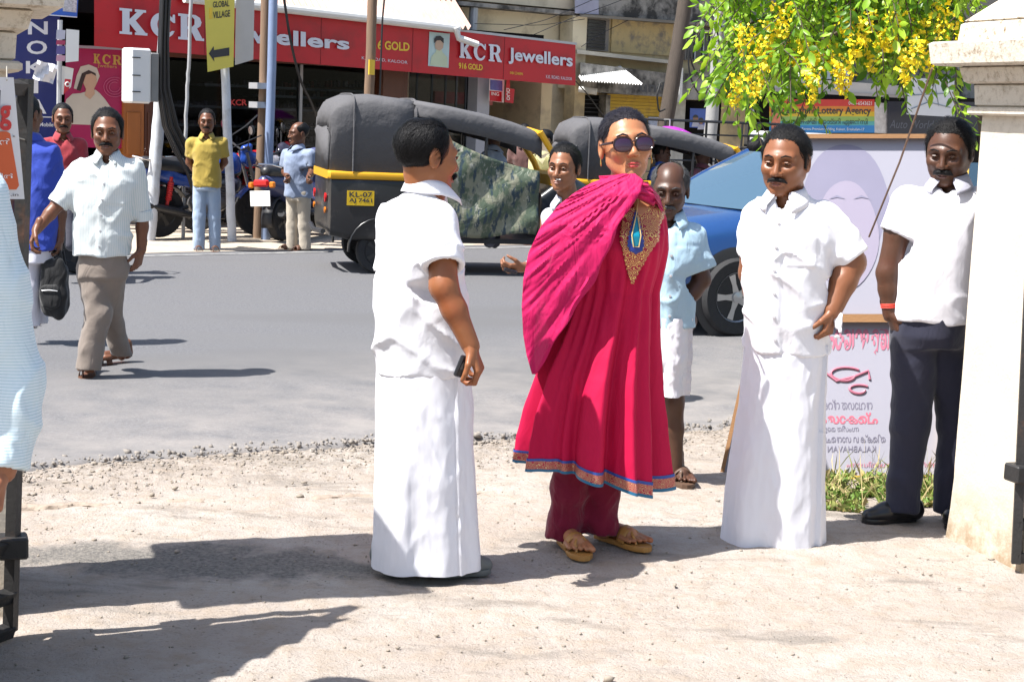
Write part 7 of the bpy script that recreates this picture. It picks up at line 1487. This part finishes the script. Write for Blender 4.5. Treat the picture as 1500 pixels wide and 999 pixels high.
pole('leaning dark tree trunk post before the yellow shutter', [(1010, -40), (990, 90), (974, 186)], -.2, (.115, .13), M('dark_bark_post', (.07, .055, .045), .9, .35, 6, .6, 25, stretch=(4, 4, .6)), 'trunk_post'); pH = pole('square grey concrete electricity pole left of the flowering tree', [(1060, -40), (1050, 90), (1041, 190)], .6, (.09, .11), CONC); pole('slim steel lamp pole among the tree leaves', [(1108, 40), (1103, 120), (1100, 190)], .8, (.04, .045), GALV)
def wire(px, off, rad=.008, label=None, n=24):
    xs = np.linspace(0, 1, n); k = np.linspace(0, 1, len(px)); X = np.interp(xs, k, [p[0] for p in px]); Yp = np.interp(xs, k, [p[1] for p in px]); sm = np.convolve(np.pad(X, 2, 'edge'), np.ones(5) / 5, 'valid'), np.convolve(np.pad(Yp, 2, 'edge'), np.ones(5) / 5, 'valid')
    o = off if not np.isscalar(off) else (off, off); m = MB(); m.tube([fac(a, b, o[0] + (o[1] - o[0]) * i / (n - 1)) for i, (a, b) in enumerate(zip(*sm))], rad, 5); return m.build('overhead_wire', CAB, None, label=label, cat='wire', group='wires strung along the shop fronts')
wire([(412, -30), (425, 60), (440, 120), (456, 150), (465, 175)], (2.5, 2.0), .016, 'thick black cable hanging beside the blue grey pipe')
wire([(740, 70), (830, 30), (900, 5), (960, -20)], (0, -.8), .006, 'thin wire rising from the red sign to the upper right'); wire([(735, 45), (800, 30), (880, -5)], (.2, -.8), .006, 'thin wire above the red sign crossing the cream wall'); wire([(850, 70), (880, 50), (930, 25)], -.9, .006, 'short thin wire across the barred upper window'); wire([(690, 35), (790, 38), (860, 28)], -.9, .005, 'thin level wire along the cream wall')
wire([(842, 118), (862, 140), (885, 172)], -.3, .01, 'slack stay wire dropping beside the dark doorway'); wire([(565, -20), (560, 30), (556, 150)], 2.0, .012, 'black wire hanging beside the pole with yellow tag')
for cx, cy, rx, ry, lb in ((1040, 88, 32, 58, 'large loop of black cable hanging on the concrete pole'), (1032, 70, 22, 45, 'smaller loop of black cable on the concrete pole')): wire([(cx + rx * math.cos(a), cy + ry * math.sin(a)) for a in np.linspace(-1.6, 4.9, 30)], .78, .014, lb, 60)
wire([(1078, -20), (1066, 60), (1070, 110), (1050, 140)], .8, .01, 'loose cable hanging from the concrete pole into the leaves'); wire([(968, 120), (962, 140), (965, 165), (975, 160)], .1, .014, 'pale rope tied round the leaning trunk post')
wire([(337, 200), (360, 185), (378, 168)], 2.5, .01, 'grey cable drooping between white pole and brown pole'); wire([(337, 218), (365, 206), (384, 198)], 2.5, .008, 'lower cable between white pole and brown pole')
# ---------------------------------------------------------------- flowering tree, weeds
def tree():
    base = P(1452, 560, 10.4) * np.array([1, 1, 0]); t = thing('flowering_tree', 'green tree with hanging yellow flower clusters above the poster board', 'tree', base)
    bark = M('tree_bark', (.1, .075, .055), .9, .3, 8, .6, 30, stretch=(3, 3, .7)); LM = []
    for i, c in enumerate(((.2, .37, .02), (.33, .5, .04), (.085, .2, .016))):
        m, nt, b = newmat('leaf_green_%d' % i); v = coords(nt); nt.links.new(mixc(nt, noise(nt, v, 9, 3), tuple(x * .75 for x in c), tuple(x * 1.25 for x in c)), b.inputs['Base Color']); b.inputs['Roughness'].default_value = .42
        b.inputs['Transmission Weight'].default_value = 0.0; tr = nt.nodes.new('ShaderNodeBsdfTranslucent'); tr.inputs[0].default_value = (c[0] * 1.6, c[1] * 1.5, c[2], 1); mx = nt.nodes.new('ShaderNodeMixShader'); mx.inputs[0].default_value = .38; out = nt.nodes['Material Output']; nt.links.new(b.outputs[0], mx.inputs[1]); nt.links.new(tr.outputs[0], mx.inputs[2]); nt.links.new(mx.outputs[0], out.inputs[0]); LM.append(m)
    trunk = [base + [0, 0, -.05], P(1448, 200, 10.4), P(1436, 100, 10.4), P(1392, 0, 10.5), P(1340, -110, 10.6)]; MB().tube(trunk, [.07, .06, .05, .04, .02], 12).build('trunk', bark, t)
    limbs = []
    for (a, pts) in ((2, [(1340, 45, 8.8), (1270, 30, 8.6), (1200, 60, 8.5)]), (3, [(1290, 10, 9.3), (1190, -5, 9.4), (1090, 40, 9.5)]), (3, [(1300, -40, 8.8), (1220, -60, 8.6), (1130, -30, 8.5)]), (2, [(1400, 60, 9.3), (1350, 85, 9.4), (1310, 100, 9.5)])):
        q = [trunk[a]] + [P(p[0], p[1], p[2] + 1.45) for p in pts]; MB().tube(q, [.04, .028, .018, .008][:len(q)], 7).build('limb', bark, t); limbs.append(q)
    Vs = [[], [], []]; nl = [0, 0, 0]; Fs = [[], [], []]; FV = []; FF = []; tw = MB(); nf = 0
    def leaf(p, d, L, w, k):
        d = unit(d); s = np.cross(d, unit(rng.normal(size=3))); s = unit(s); n = np.cross(d, s); c = p + d * L * .5
        v = [p, p + d * L * .3 + s * w * .8 - n * w * .15, p + d * L * .65 + s * w * .75 - n * w * .2, p + d * L - n * w * .4, p + d * L * .65 - s * w * .75 - n * w * .2, p + d * L * .3 - s * w * .8 - n * w * .15, p + d * L * .33 + n * w * .12, p + d * L * .66 + n * w * .05]
        b = nl[k]; Vs[k].extend(v); Fs[k].extend([(b, b + 1, b + 6), (b + 1, b + 2, b + 7, b + 6), (b + 2, b + 3, b + 7), (b + 3, b + 4, b + 7), (b + 4, b + 5, b + 6, b + 7), (b + 5, b, b + 6)]); nl[k] += 8
    def low(x): return np.interp(x, [1050, 1075, 1110, 1150, 1200, 1240, 1290, 1330, 1370, 1400, 1420], [60, 105, 80, 75, 62, 60, 62, 55, 50, 80, 40])
    cnt = 0; sprays = []
    while cnt < 860:
        x = rng.uniform(1062, 1425); y = rng.uniform(-150, low(x)); Y = rng.normal(10.5, .5); Y = min(max(Y, 9.5), 11.8)
        dens = .25 + .75 * (float(vn(x * .022, y * .028, 4.)) > -.25)
        if y > 70: dens *= .75
        if x < 1085 and y < 40: dens *= .6
        if x > 1390 and y > 70: dens *= .5
        if rng.random() > dens: continue
        sprays.append((x, y, Y)); cnt += 1
    for (x, y, Y) in sprays + [(1395, 135, 9.6), (1385, 120, 9.6), (1408, 150, 9.6), (1085, 85, 10.), (1068, 85, 10.), (1095, 70, 10.), (1080, 125, 10.), (1092, 140, 10.), (1160, 100, 10.), (1165, 118, 10.), (1158, 130, 10.), (1205, 95, 10.), (1235, 105, 10.), (1312, 100, 10.), (1120, 110, 10.)]:
        p = P(x, y, Y); d = unit(np.array([rng.normal(0, .55), rng.normal(0, .55), -1.0 + rng.normal(0, .35)])); L = rng.uniform(.22, .42); q = [p, p + d * L * .5 + [0, 0, .015], p + d * L + [0, 0, -.02]]; tw.tube(q, .0035, 4, cap=False); k0 = rng.choice(3, p=[.45, .33, .22]); npair = 6
        sd = unit(np.cross(d, rng.normal(size=3)))
        for i in range(npair):
            c = p + d * L * (i + .6) / npair
            for sgn in (-1, 1): leaf(c, d * .45 + sd * sgn * .9 + [0, 0, -.35] + rng.normal(0, .15, 3), rng.uniform(.05, .085), rng.uniform(.013, .02), k0 if rng.random() < .75 else rng.integers(0, 3))
        leaf(p + d * L, d, .1, .026, k0)
    for k in range(3): mesh('foliage', np.array(Vs[k]), Fs[k], LM[k], t, kind='stuff')
    tw.build('twigs', bark, t, kind='stuff')
    fm = M('yellow_petal', (.85, .66, .012), .5, .1, 20); fm.node_tree.nodes['Principled BSDF'].inputs['Subsurface Weight'].default_value = .0
    for (x, y) in [(1092, 38), (1103, 60), (1078, 110), (1108, 95), (1188, 75), (1190, 105), (1196, 60), (1236, 105), (1232, 85), (1250, 30), (1255, 50), (1240, 15), (1268, 20), (1335, 60), (1312, 10), (1380, 5), (1350, 25), (1150, 5), (1130, 30), (1165, 60), (1330, 75), (1300, 45), (1215, 65), (1280, 55), (1400, 35), (1120, 70), (1360, 60)]:
        Y = rng.uniform(9.3, 9.9); p = P(x, y, Y); L = rng.uniform(.1, .22); V = []; Fx = []; n = 0
        for i in range(34):
            a = i / 34; c = p + np.array([0, 0, -L * a]) + rng.normal(0, .012, 3) + np.array([math.cos(i * 2.4), math.sin(i * 2.4), 0]) * (.042 * (1 - a) ** .6 + .006)
            for q in range(3):
                d = unit(rng.normal(size=3) + [0, 0, -.2]); s = unit(np.cross(d, rng.normal(size=3))); r_ = rng.uniform(.015, .026); V += [c, c + d * r_ * .6 + s * r_ * .55, c + d * r_ * 1.3, c + d * r_ * .6 - s * r_ * .55]; Fx.append((n, n + 1, n + 2, n + 3)); n += 4
        mesh('flower_cluster', np.array(V), Fx, fm, t, kind='stuff')
tree()
def weeds():
    lm = [M('weed_green', (.13, .22, .035), .6, .3, 20), M('weed_olive', (.24, .26, .07), .7, .3, 20), M('weed_straw', (.42, .34, .16), .8, .2, 20)]; V = [[], [], []]; Fx = [[], [], []]
    for i in range(5200):
        px_ = rng.uniform(1195, 1400); py_ = rng.normal(722, 16); py_ = min(max(py_, 690), 752 - .1 * abs(px_ - 1260)); b = G(px_, py_); 
        if float(vn(px_ * .04, py_ * .06, 8.)) < -.45: continue
        k = rng.choice(3, p=[.5, .32, .18]); h = abs(rng.normal(.022, .014)) + .008
        if rng.random() < .03: h *= 5.5; k = 2 if rng.random() < .5 else 1
        d = np.array([rng.normal(0, .5), rng.normal(0, .5), 1.0]); d = unit(d); s = unit(np.cross(d, rng.normal(size=3))); w = rng.uniform(.0015, .003) if h > .1 else rng.uniform(.006, .013); n = len(V[k])
        V[k] += [b - s * w * .4, b + s * w * .4, b + d * h * .6 + s * w, b + d * h + [rng.normal(0, .01), rng.normal(0, .01), -h * .1], b + d * h * .6 - s * w]; Fx[k].append((n, n + 1, n + 2, n + 3, n + 4))
    t = thing('weed_patch', 'low green weeds and dry stalks growing along the foot of the board', 'weeds', G(1290, 722), kind='stuff')
    for k in range(3): mesh('blades', np.array(V[k]), Fx[k], lm[k], t, smooth=False, kind='stuff')
weeds()
